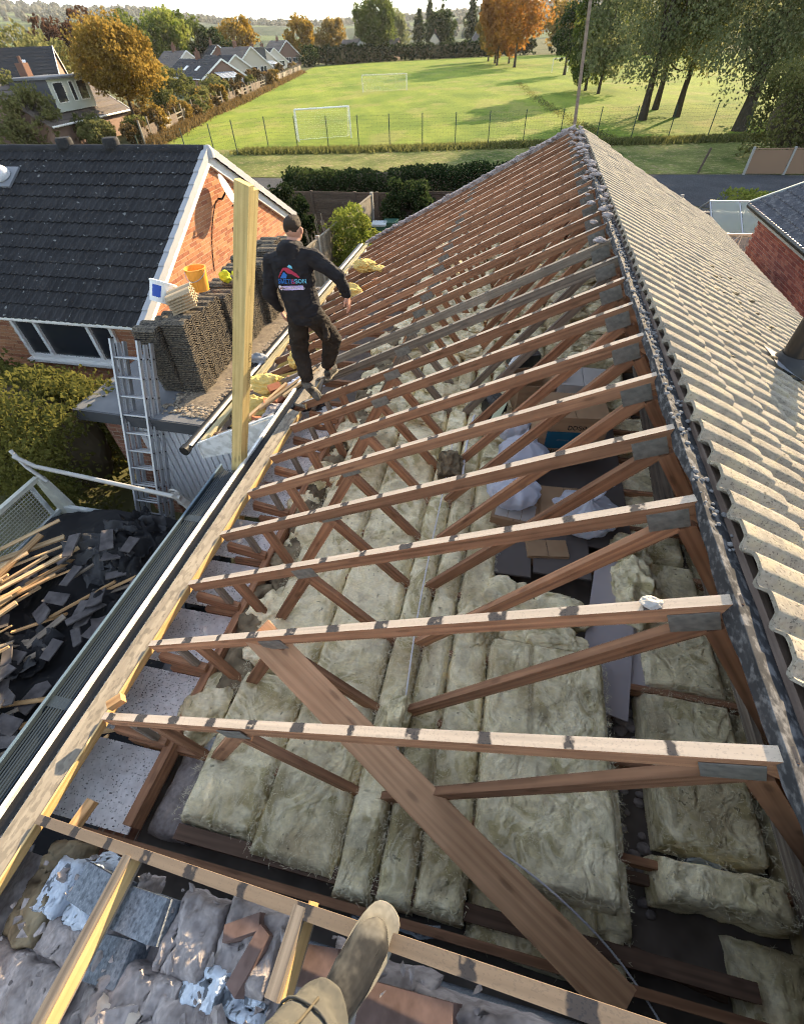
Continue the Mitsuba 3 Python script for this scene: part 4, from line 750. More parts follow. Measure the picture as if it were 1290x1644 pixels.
# felt under the battens on the far slope, with its torn flap along the ridge
def flap(x, y):
    u = x; a = meshkit.fbm(np.stack([y * 3.1, u * 2, u * 0], -1), 4, 4) - 0.5; b = meshkit.fbm(np.stack([y * 7.0, u * 6, u * 0 + 3], -1), 3, 6) - 0.5
    z = np.where(u > 0, RZ - SL * u + 0.016, RZ + 0.016 + 3.2 * np.minimum(u + 0.004, 0) * (1 + 1.8 * a))
    return RX + np.where(u > 0, u, u * 0.45 * (1 + 1.2 * b)), y, z + 0.012 * b
def flap_old(x, y):
    u = x; a = meshkit.fbm(np.stack([y * 3.1, u * 2, u * 0], -1), 4, 4) - 0.5
    s = u * 1.0; z = np.where(u > 0, RZ - SL * u + 0.018, RZ + 0.018 + u * 0.35 - 2.6 * np.minimum(u, 0) ** 2 * 2)
    return RX + u * (1 + 0.35 * a * (u < 0)) , y, z + 0.022 * a * (u < 0.05) + 0.010 * (meshkit.fbm(np.stack([y * 14, u * 14, u * 0], -1), 3, 8) - .5)
obj('ridge_felt', grid(-0.020, 0.085, -0.7, 12.1, 14, 420, flap), 'm_felt_dusty', label='torn dusty black felt hanging over the bare ridge', cat='roofing felt', smooth=True)
obj('underfelt', grid(-0.06, 3.1, -0.7, 12.05, 8, 8, lambda x, y: (RX + 0.12 + x, y, RZ - SL * (x + 0.12) + 0.012)), 'm_dark_felt', house); bsdf('m_dark_felt', (0.05, 0.03, 0.024), 0.9, 0.1)
rl = Mesh()
for i in range(800):
    y = 1.2 + 10.8 * U() ** 0.8; x = RX + float(np.clip(0.04 + 0.03 * rng.normal(), -0.015, 0.10)); z = (zr(x) if x > RX else zl(x) + .01) + 0.035
    v, f = lump((0, 0, 0), 0.0065 * U(0.4, 1.8), i, 0.5, 1, (1.2, 1.2, 0.8)); rl.add(v + [x, y, z - .012], f)
obj('mortar_crumbs', rl, 'm_crumb', label='grey crumbs of old ridge mortar lying all along the ridge', cat='rubble', kind='stuff')
for i in range(60):
    y = U(5.0, 11.9); x = RX + U(-0.12, 0.05); v, f = lump((x, y, zl(x) + 0.035), 0.034 * U(0.6, 1.3), 700 + i, 0.5, 2, (1.3, 1.2, 0.55)); obj('mortar_piece', (v, f), 'm_mortar', label='lump of pale grey ridge mortar lying on felt towards the far end of the ridge', cat='mortar', group='mortar lumps along the far ridge')
obj('mortar_piece', lump((0.66, 1.05, zl(0.66) + 0.012), 0.027, 5, 0.6, 3, (1.4, 0.9, 0.7)), 'm_pale_mortar', label='pale lump of mortar on the third rafter just short of the ridge', cat='mortar'); bsdf('m_pale_mortar', (0.42, 0.40, 0.37), 0.95, 0.1)
bsdf('m_crumb', proc(lambda p, n, uv: mix((.10, .10, .105), (.36, .35, .34), fbm(p.x * 60., p.y * 60., p.z * 60., 3))), .95, .1)
# moss and dead stalks on the tiles
ms = Mesh()
for i in range(420):
    s0, y = U(0.15, 1.6) if i < 260 else U(0.2, 3.4), U(1.0, 7.5); p = np.array([RX, y, RZ]) + DR * s0 + NR * 0.08
    if (y + .05) % PITCH_Y < 0.09: continue
    a = U(0, 6.28); d = unit(NR * U(0.5, 1) + np.array([math.cos(a), math.sin(a), 0]) * U(.2, .8)); L = U(0.015, 0.06); tube([p, p + d * L * .6, p + d * L + DR * .01], [.0016, .0012, .0006], 3, ms, c=(0.42, 0.33, 0.16), cap=False)
obj('dead_moss_stalks', ms, 'm_paint', label='dry stalks and moss between the rolls of the beige tiles', cat='moss', kind='stuff')
mc = Mesh()
for i in range(90):
    s0, y = U(0.12, 2.2), (math.floor(U(6, 40)) + .78) * PITCH_Y - .05 ; p = np.array([RX, y, RZ]) + DR * s0 + NR * 0.07; v, f = lump((0, 0, 0), 0.018 * U(.6, 1.5), i, .5, 1, (1.7, 1, .6)); mc.add(v + p, f, None, np.array((0.10, 0.075, 0.04)) * U(.6, 1.5))
obj('moss_clump', mc, 'm_paint', label='small dark clumps of dead moss in the tile troughs', cat='moss', kind='stuff')
# ---- black flue through the tiled slope
fl = thing('flue_pipe', 'thick black flue pipe standing out of the beige tiles at the right edge', 'flue'); fb = np.array([2.38, 4.08, zr(2.38)])
obj('pipe', tube([fb + [0, 0, -0.1], fb + [0, 0, 0.9]], 0.10, 20), 'm_black_plastic', fl, smooth=40); obj('collar', lathe([(0.19, -0.02), (0.17, 0.10), (0.125, 0.17), (0.105, 0.20)], 20, fb), 'm_black_plastic', fl, smooth=True)
obj('flashing', grid(-0.20, 0.24, -0.18, 0.18, 12, 24, lambda x, y: (fb[0] + x * DR[0], fb[1] + y, fb[2] + x * DR[2] + 0.085 + 0.02 * np.clip(1 - np.hypot(x, y) / .25, 0, 1))), 'm_lead', fl, smooth=True)
# ================================================================ IN THE LOFT
WG = 'insulation quilts between the joists'
def batt(x0, x1, y0, y1, z1, seed, label, z0=2.44, amp=0.022, group=None, rnd=0.045, to=None, res=None, mat='m_wool', dent=None):
    return obj('insulation_quilt', slab(x0 - .008, x1 + .008, y0, y1, z0, z1, res or (0.022 if y0 < 2.2 else 0.035 if y0 < 5 else 0.06), amp, seed, rnd, to, dent), mat, label=label, cat='insulation', group=group, smooth=True)
_batt = batt
def batt(x0, x1, y0, y1, z1, seed, *a, **k):
    o = _batt(x0, x1, y0, y1, z1, seed, *a, **k)
    if y0 < 3.2 and k.get('to') is None: late.append((o, x0, x1, y0, min(y1, 3.2), z1, int(3800 * (x1 - x0) * (min(y1, 3.2) - y0)), seed))
    return o
late = []
cols = [(-1.47, -0.995), (-0.99, -0.495), (-0.492, -0.272), (-0.268, -0.060), (-0.057, 0.210)]
cname = ['leftmost', 'second', 'third', 'fourth', 'fifth']
far_l = 'crumpled yellowish glass wool quilt seen between the rafters further along the loft'
for i, (a, b) in enumerate(cols):
    y = (0.20, 0.13, 0.07, 0.09, 0.10)[i]; j = 0
    while y < 11.0:
        L = (4.1, 5.2, 3.6, 4.6, 5.5, 3.2)[(i * 2 + j) % 6] if not (i == 0 and j == 0) else 0.95
        lab = f'pale greenish glass wool quilt, {cname[i]} strip from the eaves, {("nearest length" if j == 0 else "second length")}' if j < 2 else far_l
        if y > 4.2 and i == 0: a_ = -1.62
        else: a_ = a
        batt(a_ + U(0, .01), b, y, y + L - 0.006, 2.715 + 0.014 * U(-1, 1), 10 * i + j, lab, group=None if j < 2 else 'quilts along the loft', amp=0.020 + 0.02 * (j > 0), res=0.022 if j == 0 else None)
        y += L; j += 1
for i, (a, b, ys) in enumerate([(0.22, 0.62, 5.3), (0.635, 1.05, 5.1), (1.07, 1.6, 4.9)]):
    y = ys
    while y < 11.0: batt(a, b, y, y + 0.95, 2.72 + 0.05 * U(-1, 1), 100 + 10 * i + int(y), far_l, group='quilts along the loft', amp=0.06); y += 0.97
batt(0.225, 0.96, 0.30, 1.66, 2.83, 201, 'thick flat grey green insulation block, the highest one in the middle', amp=0.02, rnd=0.03, z0=2.5, dent=lambda x, y: -0.035 * np.exp(-((x - 0.50) / 0.008) ** 2) * (y > 1.0))
batt(0.90, 1.06, 0.22, 1.1, 2.62, 202, 'darker insulation strip pressed against the right side of the thick block', amp=0.02)
batt(0.25, 0.90, 0.02, 0.36, 2.58, 203, 'low greenish insulation flap in shade below the thick block', amp=0.03)
batt(0.93, 1.03, 0.0, 0.26, 2.60, 204, 'ragged green insulation end beside the dark pit', amp=0.04)
batt(1.26, 1.80, 0.66, 1.55, 2.66, 205, 'long smooth insulation strip at the right below the binder, nearest length', amp=0.018)
batt(1.28, 1.81, 1.57, 2.7, 2.66, 206, 'insulation strip at the right below the binder, second length', amp=0.02)
batt(1.90, 2.35, 0.3, 11.5, 2.66, 207, 'insulation strip in the dark beyond the binder', amp=0.03)
batt(1.30, 1.80, 2.75, 4.9, 2.62, 208, 'insulation strip half hidden by the pale plank', amp=0.05)
batt(1.20, 1.80, 0.40, 0.62, 2.76, 209, 'torn insulation roll end lying across at the lower right', amp=0.05, z0=2.46)
batt(1.55, 2.2, -0.25, 0.35, 2.55, 210, 'dark greenish insulation in the bottom right corner', amp=0.04)
def fibres(parent, x0, x1, y0, y1, z, n, seed):
    g = np.random.default_rng(seed); m = Mesh(); b = np.stack([g.uniform(x0, x1, n), g.uniform(y0, y1, n), z + g.normal(size=n) * .012], 1); e = g.random(n) < .12
    b[e, 0] = np.where(g.random(e.sum()) < .5, x0, x1) + g.normal(size=e.sum()) * .008
    d = g.normal(size=(n, 3)) * [1, 1, .5]; d[:, 2] = np.abs(d[:, 2]); d /= np.linalg.norm(d, axis=1, keepdims=True); L = g.uniform(.010, .040, (n, 1)); s = np.cross(d, [0, 0, 1.0]); s /= np.maximum(np.linalg.norm(s, axis=1, keepdims=True), 1e-6); k = np.cross(s, d)
    w = 0.0009; c = g.normal(size=(n, 1)) * .3; p1 = b + d * L * .5 + k * L * c * .5; p2 = b + d * L - [0, 0, .006]
    v = np.stack([b - s * w, b + s * w, p1 - s * w, p1 + s * w, p2], 1).reshape(-1, 3); q = np.arange(n)[:, None] * 5; f = np.vstack([q + [0, 1, 3], q + [0, 3, 2], q + [2, 3, 4]])
    obj('loose_fibres', m.add(v, f), 'm_fibre', parent, kind='stuff')
bsdf('m_fibre', (0.70, 0.65, 0.48), .9, .1)
def wad(x, y, z, r, seed, label, mat='m_wool', scale=(1.2, 1.0, 0.7), amp=0.5, group=None, sub=4, name='insulation_wad', cat='insulation'):
    return obj(name, lump((x, y, z), r, seed, amp, sub, scale, 2.2), mat, label=label, cat=cat, group=group, smooth=True)
# folded heaps at the middle
for i, (x, y, z, r, sc) in enumerate([(0.50, 1.85, 2.68, .24, (1.3, .8, .55)), (0.30, 2.05, 2.66, .20, (1, 1.1, .6)), (0.72, 2.02, 2.66, .20, (1.2, .8, .6)), (0.12, 1.80, 2.66, .20, (.8, 1.2, .6)), (0.62, 1.72, 2.76, .16, (1.5, .7, .4))]):
    wad(x, y, z, r, 300 + i, f'folded wad of pale insulation above the thick block, {("middle", "left rear", "right rear", "leftmost", "yellowish front")[i]} one', scale=sc)
wad(1.28, 2.30, 2.70, 0.20, 310, 'crumpled grey green wad of insulation between the grey sheet and the binder', scale=(.8, 1.3, .9)); wad(1.30, 2.72, 2.68, .16, 311, 'smaller crumpled wad behind the grey sheet', scale=(1, 1, .8))
wad(-0.33, 3.42, 2.78, 0.17, 312, 'upright tan wad of wool against a web in mid loft', 'm_wool_dirty', (.7, .9, 1.1)); wad(-0.33, 0.98, 2.76, 0.14, 313, 'pointed curl of pale insulation between the joists near the white wire', scale=(.55, 1.2, .9))
for i in range(46):
    y = 0.85 + i * 0.13 + 0.05 * U(-1, 1); x = -1.55 + 0.12 * U(-1, 1); r = 0.13 * U(.7, 1.35)
    wad(x, y, 2.60 + 0.06 * U(), r, 320 + i, 'dirty brown wad of old wool tucked along the eaves timber', 'm_wool_dirty' if i % 3 else 'm_wool', (1, 1.2, .75), .55, 'brown wads along the eaves', 3)
g5 = np.random.default_rng(19)
for i in range(120):
    x, y = g5.uniform(-1.4, 1.6), g5.uniform(4.0, 10.5); wad(x, y, 2.72, .13 * g5.uniform(.6, 1.3), 400 + i, 'rumpled fold of pale wool on the quilts along the loft', scale=(1.3, 1, .55), group='rumpled folds of wool', sub=3)
# loose grey fluff in the bays
def fluff_bed(name, x0, x1, y0, y1, z, seed, label, mat='m_fluff', amp=0.05): return obj(name, slab(x0, x1, y0, y1, z - .12, z, 0.014, amp, seed, 0.05), mat, label=label, cat='loose fill', smooth=True)
fluff_bed('loose_fill', -1.68, -1.42, 0.12, 0.62, 2.55, 1, 'grey flecked loose fill beside the white eaves board at the near left', 'm_mortar'); fluff_bed('loose_fill', -1.66, -1.40, 0.55, 0.85, 2.58, 2, 'pale violet fluff under the second rafter near the eaves')
fluff_bed('loose_fill', 1.44, 1.60, 0.64, 1.15, 2.56, 3, 'blue grey band of loose fill in the dark bay on the right')
fluff_bed('loose_fill', -0.35, 0.1, 0.02, 0.07, 2.62, 4, 'pale fluff caught behind the nearest rafter beside the boot')
# sheets, boards
def sheet_obj(name, cx, cy, cz, lx, ly, a, tilt, mat, label, th=0.012):
    R = rotz(a) @ rot([1, 0, 0], tilt[0]) @ rot([0, 1, 0], tilt[1]); v, f = box(-lx / 2, lx / 2, -ly / 2, ly / 2, -th / 2, th / 2).get()[:2]
    return obj(name, (v @ R.T + [cx, cy, cz], f), mat, label=label, cat='board')
sheet_obj('plasterboard', 1.09, 2.0, 2.66, 0.33, 1.36, -0.17, (0.02, 0.03), 'm_sheet', 'long grey sheet of plasterboard leaning in the right of the loft'); bsdf('m_sheet', (0.40, 0.37, 0.39), 0.7, 0.25)
sheet_obj('plasterboard', 1.25, 2.02, 2.62, 0.22, 0.9, -0.10, (0.0, 0.02), 'm_sheet', 'second grey sheet showing behind the long plasterboard')
sheet_obj('loft_board', 0.28, 2.58, 2.675, 0.42, 0.55, 0.02, (0, 0), 'm_loft_board', 'dark brown loft board in front of the cardboard, left one', 0.018); bsdf('m_loft_board', (0.12, 0.105, 0.10), 0.8, 0.2)
sheet_obj('loft_board', 0.74, 2.62, 2.677, 0.46, 0.5, 0.02, (0, 0), 'm_loft_board', 'dark brown loft board in front of the cardboard, right one', 0.018)
sheet_obj('loft_board', 0.70, 3.70, 2.66, 1.3, 1.9, 0.0, (0, 0), 'm_loft_board', 'dark boarding beneath the boxes', 0.018)
sheet_obj('plank_offcut', 0.10, 5.02, 2.95, 0.07, 0.75, -0.35, (0.25, 0), 'm_upvc', 'white strip of board lying between the webs in mid loft')
sheet_obj('foam_strip', 0.10, 4.35, 2.95, 0.08, 0.55, -0.30, (0.3, 0), 'm_foam', 'pale green foam strip lying beside the open box'); bsdf('m_foam', (0.52, 0.58, 0.40), 0.9, 0.1)
# boxes
def carton(name, cx, cy, z0, lx, ly, h, a, label, open_=False, mat='m_card'):
    t = thing(name, label, 'box'); R = rotz(a); o = np.array([cx, cy, z0])
    def P(m): v, f, uv, c = m.get(); return (v @ R.T + o, f)
    w = 0.006
    for n_, b in (('side', (-lx / 2, lx / 2, -ly / 2, -ly / 2 + w, 0, h)), ('side', (-lx / 2, lx / 2, ly / 2 - w, ly / 2, 0, h)), ('side', (-lx / 2, -lx / 2 + w, -ly / 2 + w, ly / 2 - w, 0, h)), ('side', (lx / 2 - w, lx / 2, -ly / 2 + w, ly / 2 - w, 0, h)), ('base', (-lx / 2, lx / 2, -ly / 2, ly / 2, -.004, 0))):
        obj(n_, P(box(*b)), mat, t)
    if open_:
        for s in (-1, 1): obj('flap', P(beam((s * lx / 2, -ly / 2, h), (s * lx / 2, ly / 2, h), 0.004, 0.006).add(*beam((s * (lx / 2 + .05), -ly / 2, h + .05), (s * (lx / 2 + .05), ly / 2, h + .05), 0.14, 0.004, up=(-s * .7, 0, .7)).get()[:2])), mat, t)
    else:
        for s in (-1, 1): obj('flap', P(box(*sorted((0.003 * s, s * lx / 2)), -ly / 2, ly / 2, h, h + 0.006)), mat, t)
    return t, R, o
def print_on(t, R, o, lx, ly, text, dx, dz, hgt, mat, name='lettering'):
    tm = meshkit.text_mesh(text, hgt, 0.001, bold=True); v = np.array(tm.vertices); v = np.stack([v[:, 0] + dx, -ly / 2 - 0.0005 - v[:, 2], v[:, 1] + dz], 1) @ R.T + o
    obj(name, (v, np.array(tm.faces)), mat, t)
bsdf('m_ink', (0.02, 0.018, 0.016), 0.6, 0.3); bsdf('m_blue_print', (0.01, 0.085, 0.15), 0.5, 0.35)
t, R, o = carton('cardboard_box', 0.74, 3.86, 2.88, 0.60, 0.42, 0.46, 0.10, 'large brown cardboard box with a dark blue printed panel')
v, f = box(-.23, .20, -.212, -.2105, .12, .31).get()[:2]; obj('printed_panel', (v @ R.T + o, f), 'm_blue_print', t); print_on(t, R, o, .6, .42, 'DOSP-2', -0.06, .335, .045, 'm_ink'); print_on(t, R, o, .6, .42, 'SOPECA', -0.26, .05, .05, 'm_ink'); print_on(t, R, o, .6, .425, '0000 mm', -0.13, .21, .018, 'm_grey_print', 'small_print'); bsdf('m_grey_print', (0.12, 0.16, 0.2), 0.6, 0.3)
t, R, o = carton('cardboard_box', 0.74, 3.05, 2.69, 0.42, 0.34, 0.19, 0.05, 'low brown cardboard box under the blue printed box')
t, R, o = carton('cardboard_box', 0.40, 4.72, 2.70, 0.40, 0.40, 0.42, 0.25, 'open brown cardboard box with raised flaps beyond the white bags', True)
t, R, o = carton('white_box', 0.92, 4.75, 2.70, 0.52, 0.40, 0.45, 0.0, 'greyish white box behind the blue printed box', mat='m_white_card'); bsdf('m_white_card', (0.46, 0.44, 0.42), 0.8, 0.2)
t, R, o = carton('shallow_box', 0.33, 2.93, 2.69, 0.40, 0.28, 0.11, -0.12, 'shallow brown box with printed papers on its lid beneath the white bag')
for i in range(3): obj('paper', (lambda q: (q[0] @ R.T + o, q[1]))(box(-.17 + .115 * i, -.06 + .115 * i, -.11, .10, .117, .119).get()[:2]), 'm_white_card', t)
t, R, o = carton('cardboard_box', 0.62, 2.62, 2.60, 0.34, 0.18, 0.11, 0.15, 'crushed brown cardboard lying beyond the fourth rafter')
t, R, o = carton('black_box', 0.30, 5.55, 2.70, 0.34, 0.3, 0.30, 0.3, 'dark slotted crate in mid loft beyond the open box', mat='m_black_plastic')
t, R, o = carton('black_box', 0.02, 4.55, 2.70, 0.22, 0.2, 0.20, 0.5, 'small black box left of the open cardboard box', mat='m_black_plastic')
# carrier bags
def bag(x, y, z, r, h, seed, label, knot=True):
    s = trimesh.creation.icosphere(4, 1.0); v = s.vertices.copy(); t_ = np.clip((v[:, 2] + 1) / 2, 0, 1); n1 = F3(v * 2.0 + seed, 1, 4, seed) - .5; fold = np.sin(np.arctan2(v[:, 1], v[:, 0]) * 9 + 5 * n1) * 0.09 * t_
    k = (1 - 0.80 * smooth(t_, .62, .95)) if knot else 1; v[:, :2] *= ((1 + .5 * n1 + fold) * k)[:, None]; v[:, 2] = v[:, 2] * (1 + .3 * n1); v = v * [r, r * .85, h / 2]; v[:, 2] = np.maximum(v[:, 2], -h * .42)
    return obj('carrier_bag', (v + [x, y, z + h * .42], s.faces), 'm_plastic_bag', label=label, cat='bag', smooth=True)
def smooth(x, a, b): t = np.clip((x - a) / (b - a), 0, 1); return t * t * (3 - 2 * t)
bag(0.35, 3.55, 2.72, 0.23, 0.55, 1, 'upright translucent white carrier bag between the blue printed box and the wool'); bag(0.28, 3.02, 2.80, 0.22, 0.42, 2, 'white carrier bag draped over the shallow box'); bag(0.25, 4.10, 2.72, .17, .38, 3, 'small knotted white bag in front of the open box')
b = bag(0.92, 2.98, 2.70, 0.27, 0.36, 4, 'full knotted white carrier bag with dark print to the right of the shallow box')
obj('bag_handle', tube(curve([(0.95, 2.98, 3.0), (1.0, 2.96, 3.14), (0.99, 2.92, 3.20), (1.03, 2.90, 3.26)], 10), 0.012, 6), 'm_plastic_bag', b)
# wires
def wire(pts, r, label, mat='m_wire', n=60): return obj('cable', tube(curve(pts, n), r, 6), mat, label=label, cat='cable', smooth=True)
bsdf('m_wire', (0.62, 0.62, 0.66), 0.45, 0.4)
wire([(-0.36, 3.9, 2.80), (-0.345, 2.4, 2.775), (-0.32, 1.48, 2.775), (-0.29, 1.0, 2.785), (-0.255, 0.69, 2.78), (-0.18, 0.56, 2.79), (-0.02, 0.50, 2.80), (0.32, 0.42, 2.86), (0.77, 0.24, 2.76), (0.98, 0.12, 2.64), (1.15, -0.05, 2.6)], 0.0055, 'long white cable running down the middle of the insulation and off to the lower right')
wire([(-0.18, 3.2, 2.80), (-0.20, 3.5, 2.81), (-0.18, 4.3, 2.83)], 0.012, 'short white cable between the webs in mid loft')
for q in late: fibres(*q)
# the dark open bay at the lower right
obj('ceiling_joist', beam((0.95, 0.50, 2.50), (1.6, 0.50, 2.50), 0.05, 0.09), 'm_old_joist', label='dark brown joist crossing the open bay at the lower right', cat='timber')
obj('ceiling_joist', beam((1.02, 0.20, 2.46), (1.5, 0.12, 2.46), 0.05, 0.09), 'm_old_joist', label='second dark joist in the open bay at the lower right', cat='timber')
for i in range(70):
    x, y = U(1.02, 1.30), U(0.35, 1.9); wad(x, y, 2.42, .022 * U(.5, 1.8), 900 + i, 'crumb of debris on the ceiling between the grey sheets and the insulation strip', 'm_mortar', (1.2, 1, .7), .4, 'crumbs in the open bay', 1, 'debris', 'debris')

# ---- the top of the near end wall, in front of the nearest rafter
ge = thing('end_wall', 'rough end wall of grey blocks, mortar and fluff below the nearest rafter', 'wall')
def gz(x, y, o): return zl(x) - o
def patch(name, x0, x1, y0, y1, o, mat, seed, amp=.03, parent=ge, res=.014, thick=.10):
    def fn(X, Y):
        e = np.minimum(np.minimum(X - x0, x1 - X) / .04, np.minimum(Y - y0, y1 - Y) / .04); r = np.clip(e, 0, 1); P = np.stack([X, Y, X * 0 + seed], -1)
        return X + .055 * (F3(P, 9, 4, seed + 1) - .5), Y + .055 * (F3(P, 9, 4, seed + 2) - .5), gz(X, Y, o) - thick * (1 - np.sqrt(1 - (1 - r) ** 2)) + amp * (1.7 * (F3(P, 7, 4, seed) - .5) + 1.0 * (F3(P, 24, 4, seed + 5) - .5) - .5 * np.exp(-((F3(P, 6, 3, seed + 8) - .5) / .02) ** 2))
    return obj(name, grid(x0, x1, y0, y1, max(6, int((x1 - x0) / res)), max(6, int((y1 - y0) / res)), fn), mat, parent, smooth=True)
ew = Mesh(); ep = [(-2.0, 2.0), (-2.0, zl(-2.0) - .30), (RX, RZ - .30), (3.6, zr(3.6) - .12), (3.6, 2.0)]
for yy in (-.12, -.60): ew.add([(x, yy, z) for x, z in ep], [(0, 1, 2), (0, 2, 3), (0, 3, 4)])
obj('blockwork', ew, 'm_block', ge)
obj('core', grid(-2.3, 1.6, -0.76, -0.10, 170, 38, lambda x, y: (x, y, gz(x, y, .25) + .07 * (F3(np.stack([x * 9, y * 9, x * 0], -1), 1, 5, 77) - .5))), 'm_mortar', ge, smooth=True); bsdf('m_mortar_dark', (0.12, 0.10, 0.095), .95, .1)
patch('wool_bed', -2.02, -1.72, -.42, 0.0, .20, 'm_wool_dirty', 1, .05); patch('fluff', -1.88, -1.66, -.30, -.06, .18, 'm_fluff', 2, .05); patch('fluff', -1.62, -1.36, -.30, 0.0, .17, 'm_fluff', 3, .05)
patch('fluff', -1.56, -1.44, -.14, -.04, .13, 'm_fluff', 4, .04)
patch('mortar', -1.72, -1.36, -.42, -.26, .20, 'm_mortar', 5, .04); patch('mortar', -2.05, -1.34, -.66, -.40, .20, 'm_mortar', 6, .03)
for i, (xa, ya, o) in enumerate([(-1.42, -.14, .15), (-1.10, -.16, .17), (-1.20, -.32, .22)]):
    R = np.stack([-DL, [0, 1, 0], NL], 1); v, f = box(-.13, .13, -.07, .07, -.06, .06).get()[:2]; obj('block', (v @ (R @ rotz(.08 * (i - 1))).T + [xa, ya, gz(xa, ya, o)], f), 'm_block', ge)
patch('mortar', -1.26, -1.14, -.20, -.03, .15, 'm_mortar', 7, .03); patch('mortar', -1.0, -.72, -.30, -.03, .15, 'm_mortar', 8, .05); patch('mortar', -.74, -.45, -.26, -.02, .16, 'm_mortar', 9, .05)
patch('mortar', -1.30, -.80, -.62, -.28, .17, 'm_mortar', 10, .06); patch('plaster_edge', -1.18, -.90, -.50, -.38, .135, 'm_plaster', 11, .03); patch('mortar', -.95, -.50, -.62, -.30, .18, 'm_mortar', 12, .05)
bsdf('m_plaster', (0.48, 0.42, 0.36), .95, .1)
patch('fluff', -.86, -.62, -.36, -.20, .16, 'm_fluff', 13, .05); patch('fluff', -.66, -.45, -.34, -.2, .18, 'm_fluff', 14, .05)
for i, (x, y, a, L, w_) in enumerate([(-.62, -.10, .4, .16, .05), (-.55, -.17, 1.2, .18, .06), (-.30, -.13, .1, .16, .10), (-1.25, -.66, .2, .5, .10), (-.98, -.72, .0, .4, .10), (0.0, -.16, .05, .3, .10), (.3, -.19, -.05, .3, .1)]):
    R = np.stack([-DL, [0, 1, 0], NL], 1) @ rotz(a); v, f = box(-L / 2, L / 2, -w_ / 2, w_ / 2, -.035, .035).get()[:2]; obj('brick', (v @ R.T + [x, y, gz(x, y, .17)], f), 'm_old_brick', ge)
bsdf('m_old_brick', proc(lambda p, n, uv: mix((0.10, 0.065, 0.055), (0.26, 0.18, 0.16), fbm(p.x * 30.0, p.y * 30.0, p.z * 30.0, 4))), .95, .1)
patch('mortar', -.28, .1, -.36, -.06, .19, 'm_mortar', 15, .04); patch('mortar', .0, .5, -.34, -.085, .18, 'm_mortar', 16, .05); patch('mortar', .4, 1.2, -.4, -.10, .2, 'm_mortar', 17, .05)
patch('mortar', -.6, .6, -.75, -.34, .22, 'm_mortar', 18, .05)
rb = Mesh(); g6 = np.random.default_rng(44)
for i in range(170):
    x, y = g6.uniform(-2.0, .6), g6.uniform(-.66, -.03); s = .008 * g6.uniform(.4, 2.0); h_ = trimesh.convex.convex_hull(g6.normal(size=(9, 3)) * [1, .9, .6]); rb.add(np.array(h_.vertices) * s + [x, y, gz(x, y, .155) + .01 * g6.normal()], np.array(h_.faces))
obj('mortar_rubble', rb, 'm_mortar', ge, kind='stuff')
for i in range(7):
    x, y = g6.uniform(-1.9, .5), g6.uniform(-.6, -.08); h_ = trimesh.convex.convex_hull(g6.uniform(-1, 1, size=(12, 3)) * [.07, .05, .03]); obj('mortar_chunk', (np.array(h_.vertices) @ rotz(g6.uniform(0, 6)).T + [x, y, gz(x, y, .14)], np.array(h_.faces)), 'm_mortar', ge)
obj('scaffold_tube', tube([(-2.35, -.62, 3.02), (-1.35, -.80, 3.36)], .028, 14), 'm_steel', label='grey steel tube in the bottom left corner', cat='tube', smooth=40)
# ================================================================ LEFT: the neighbour's house
def brick_face(o, du, dv, dn, rows, mat_keys, parent, limit, seed=0, bl=0.215, bh=0.065, p=0.225, q=0.075, depth=0.05, rest_mat='m_paint', keyfn=None, joint=True):
    """Courses of single bricks over a wall face: rows gives (v index, u0, u1); those past the limit share one mesh."""
    o, du, dv, dn = (np.asarray(a, float) for a in (o, du, dv, dn)); g = np.random.default_rng(seed)
    shp = [mikit.ply(beam((0, 0, 0), (bl, 0, 0), depth, bh, up=(0, 0, 1)).get()[:2], k) for k in mat_keys]; R = np.stack([du, -dn if np.dot(np.cross(du, -dn), dv) > 0 else dn, dv], 1)
    rest = Mesh(); n = 0
    for r, u0, u1 in rows:
        u = math.floor(u0 / p) * p + (p / 2 if r % 2 else 0)
        while u < u1:
            a, b = max(u, u0), min(u + bl, u1)
            if b - a > 0.04:
                pos = o + du * a + dv * (r * q + bh / 2) + dn * (g.normal() * 0.0015); i = g.integers(len(mat_keys))
                if n < limit: put('brick', {**shp[i], 'to_world': T(mat4(R @ np.diag([(b - a) / bl, 1, 1]), pos).tolist())}, parent)
                else: rest.add(beam(pos, pos + du * (b - a), depth, bh, up=dv).get()[0], np.vstack([[(4 * k, 4 * k + 1, 4 * k + 3), (4 * k, 4 * k + 3, 4 * k + 2)] for k in range(0)]) if False else beam((0, 0, 0), (1, 0, 0), 1, 1).get()[1], None, BRICK_C[i] if rest_mat == 'm_paint' else None)
                n += 1
            u += p
    if rest.n: obj('bricks', rest, rest_mat, parent, kind='stuff')
BRICK_C = [(0.42, 0.19, 0.10), (0.36, 0.155, 0.085), (0.47, 0.225, 0.12), (0.32, 0.13, 0.075), (0.44, 0.21, 0.115)]
for i, c in enumerate(BRICK_C): bsdf(f'm_brick_{"abcde"[i]}', c, 0.9, 0.12)
BK = [f'm_brick_{a}' for a in 'abcde']
bsdf('m_joint', (0.50, 0.40, 0.31), 0.95, 0.1)
HX, HY0, HY1, HR, HE, HZ = -6.2, 6.95, 13.35, 10.15, 2.42, 4.33      # gable plane, walls, ridge line, eaves and ridge heights
HS = (HZ - HE) / (HR - 6.62)
nb = thing('brick_house', 'neighbouring brick house with a black tiled roof and white verge on the left', 'house')
m = Mesh(); m.add([(HX - .006, HY0, 0), (HX - .006, HY1, 0), (HX - .006, HY1, 2.5), (HX - .006, HR, HZ - 0.16), (HX - .006, HY0, 2.5)], [(0, 1, 2), (0, 2, 3), (0, 3, 4)])
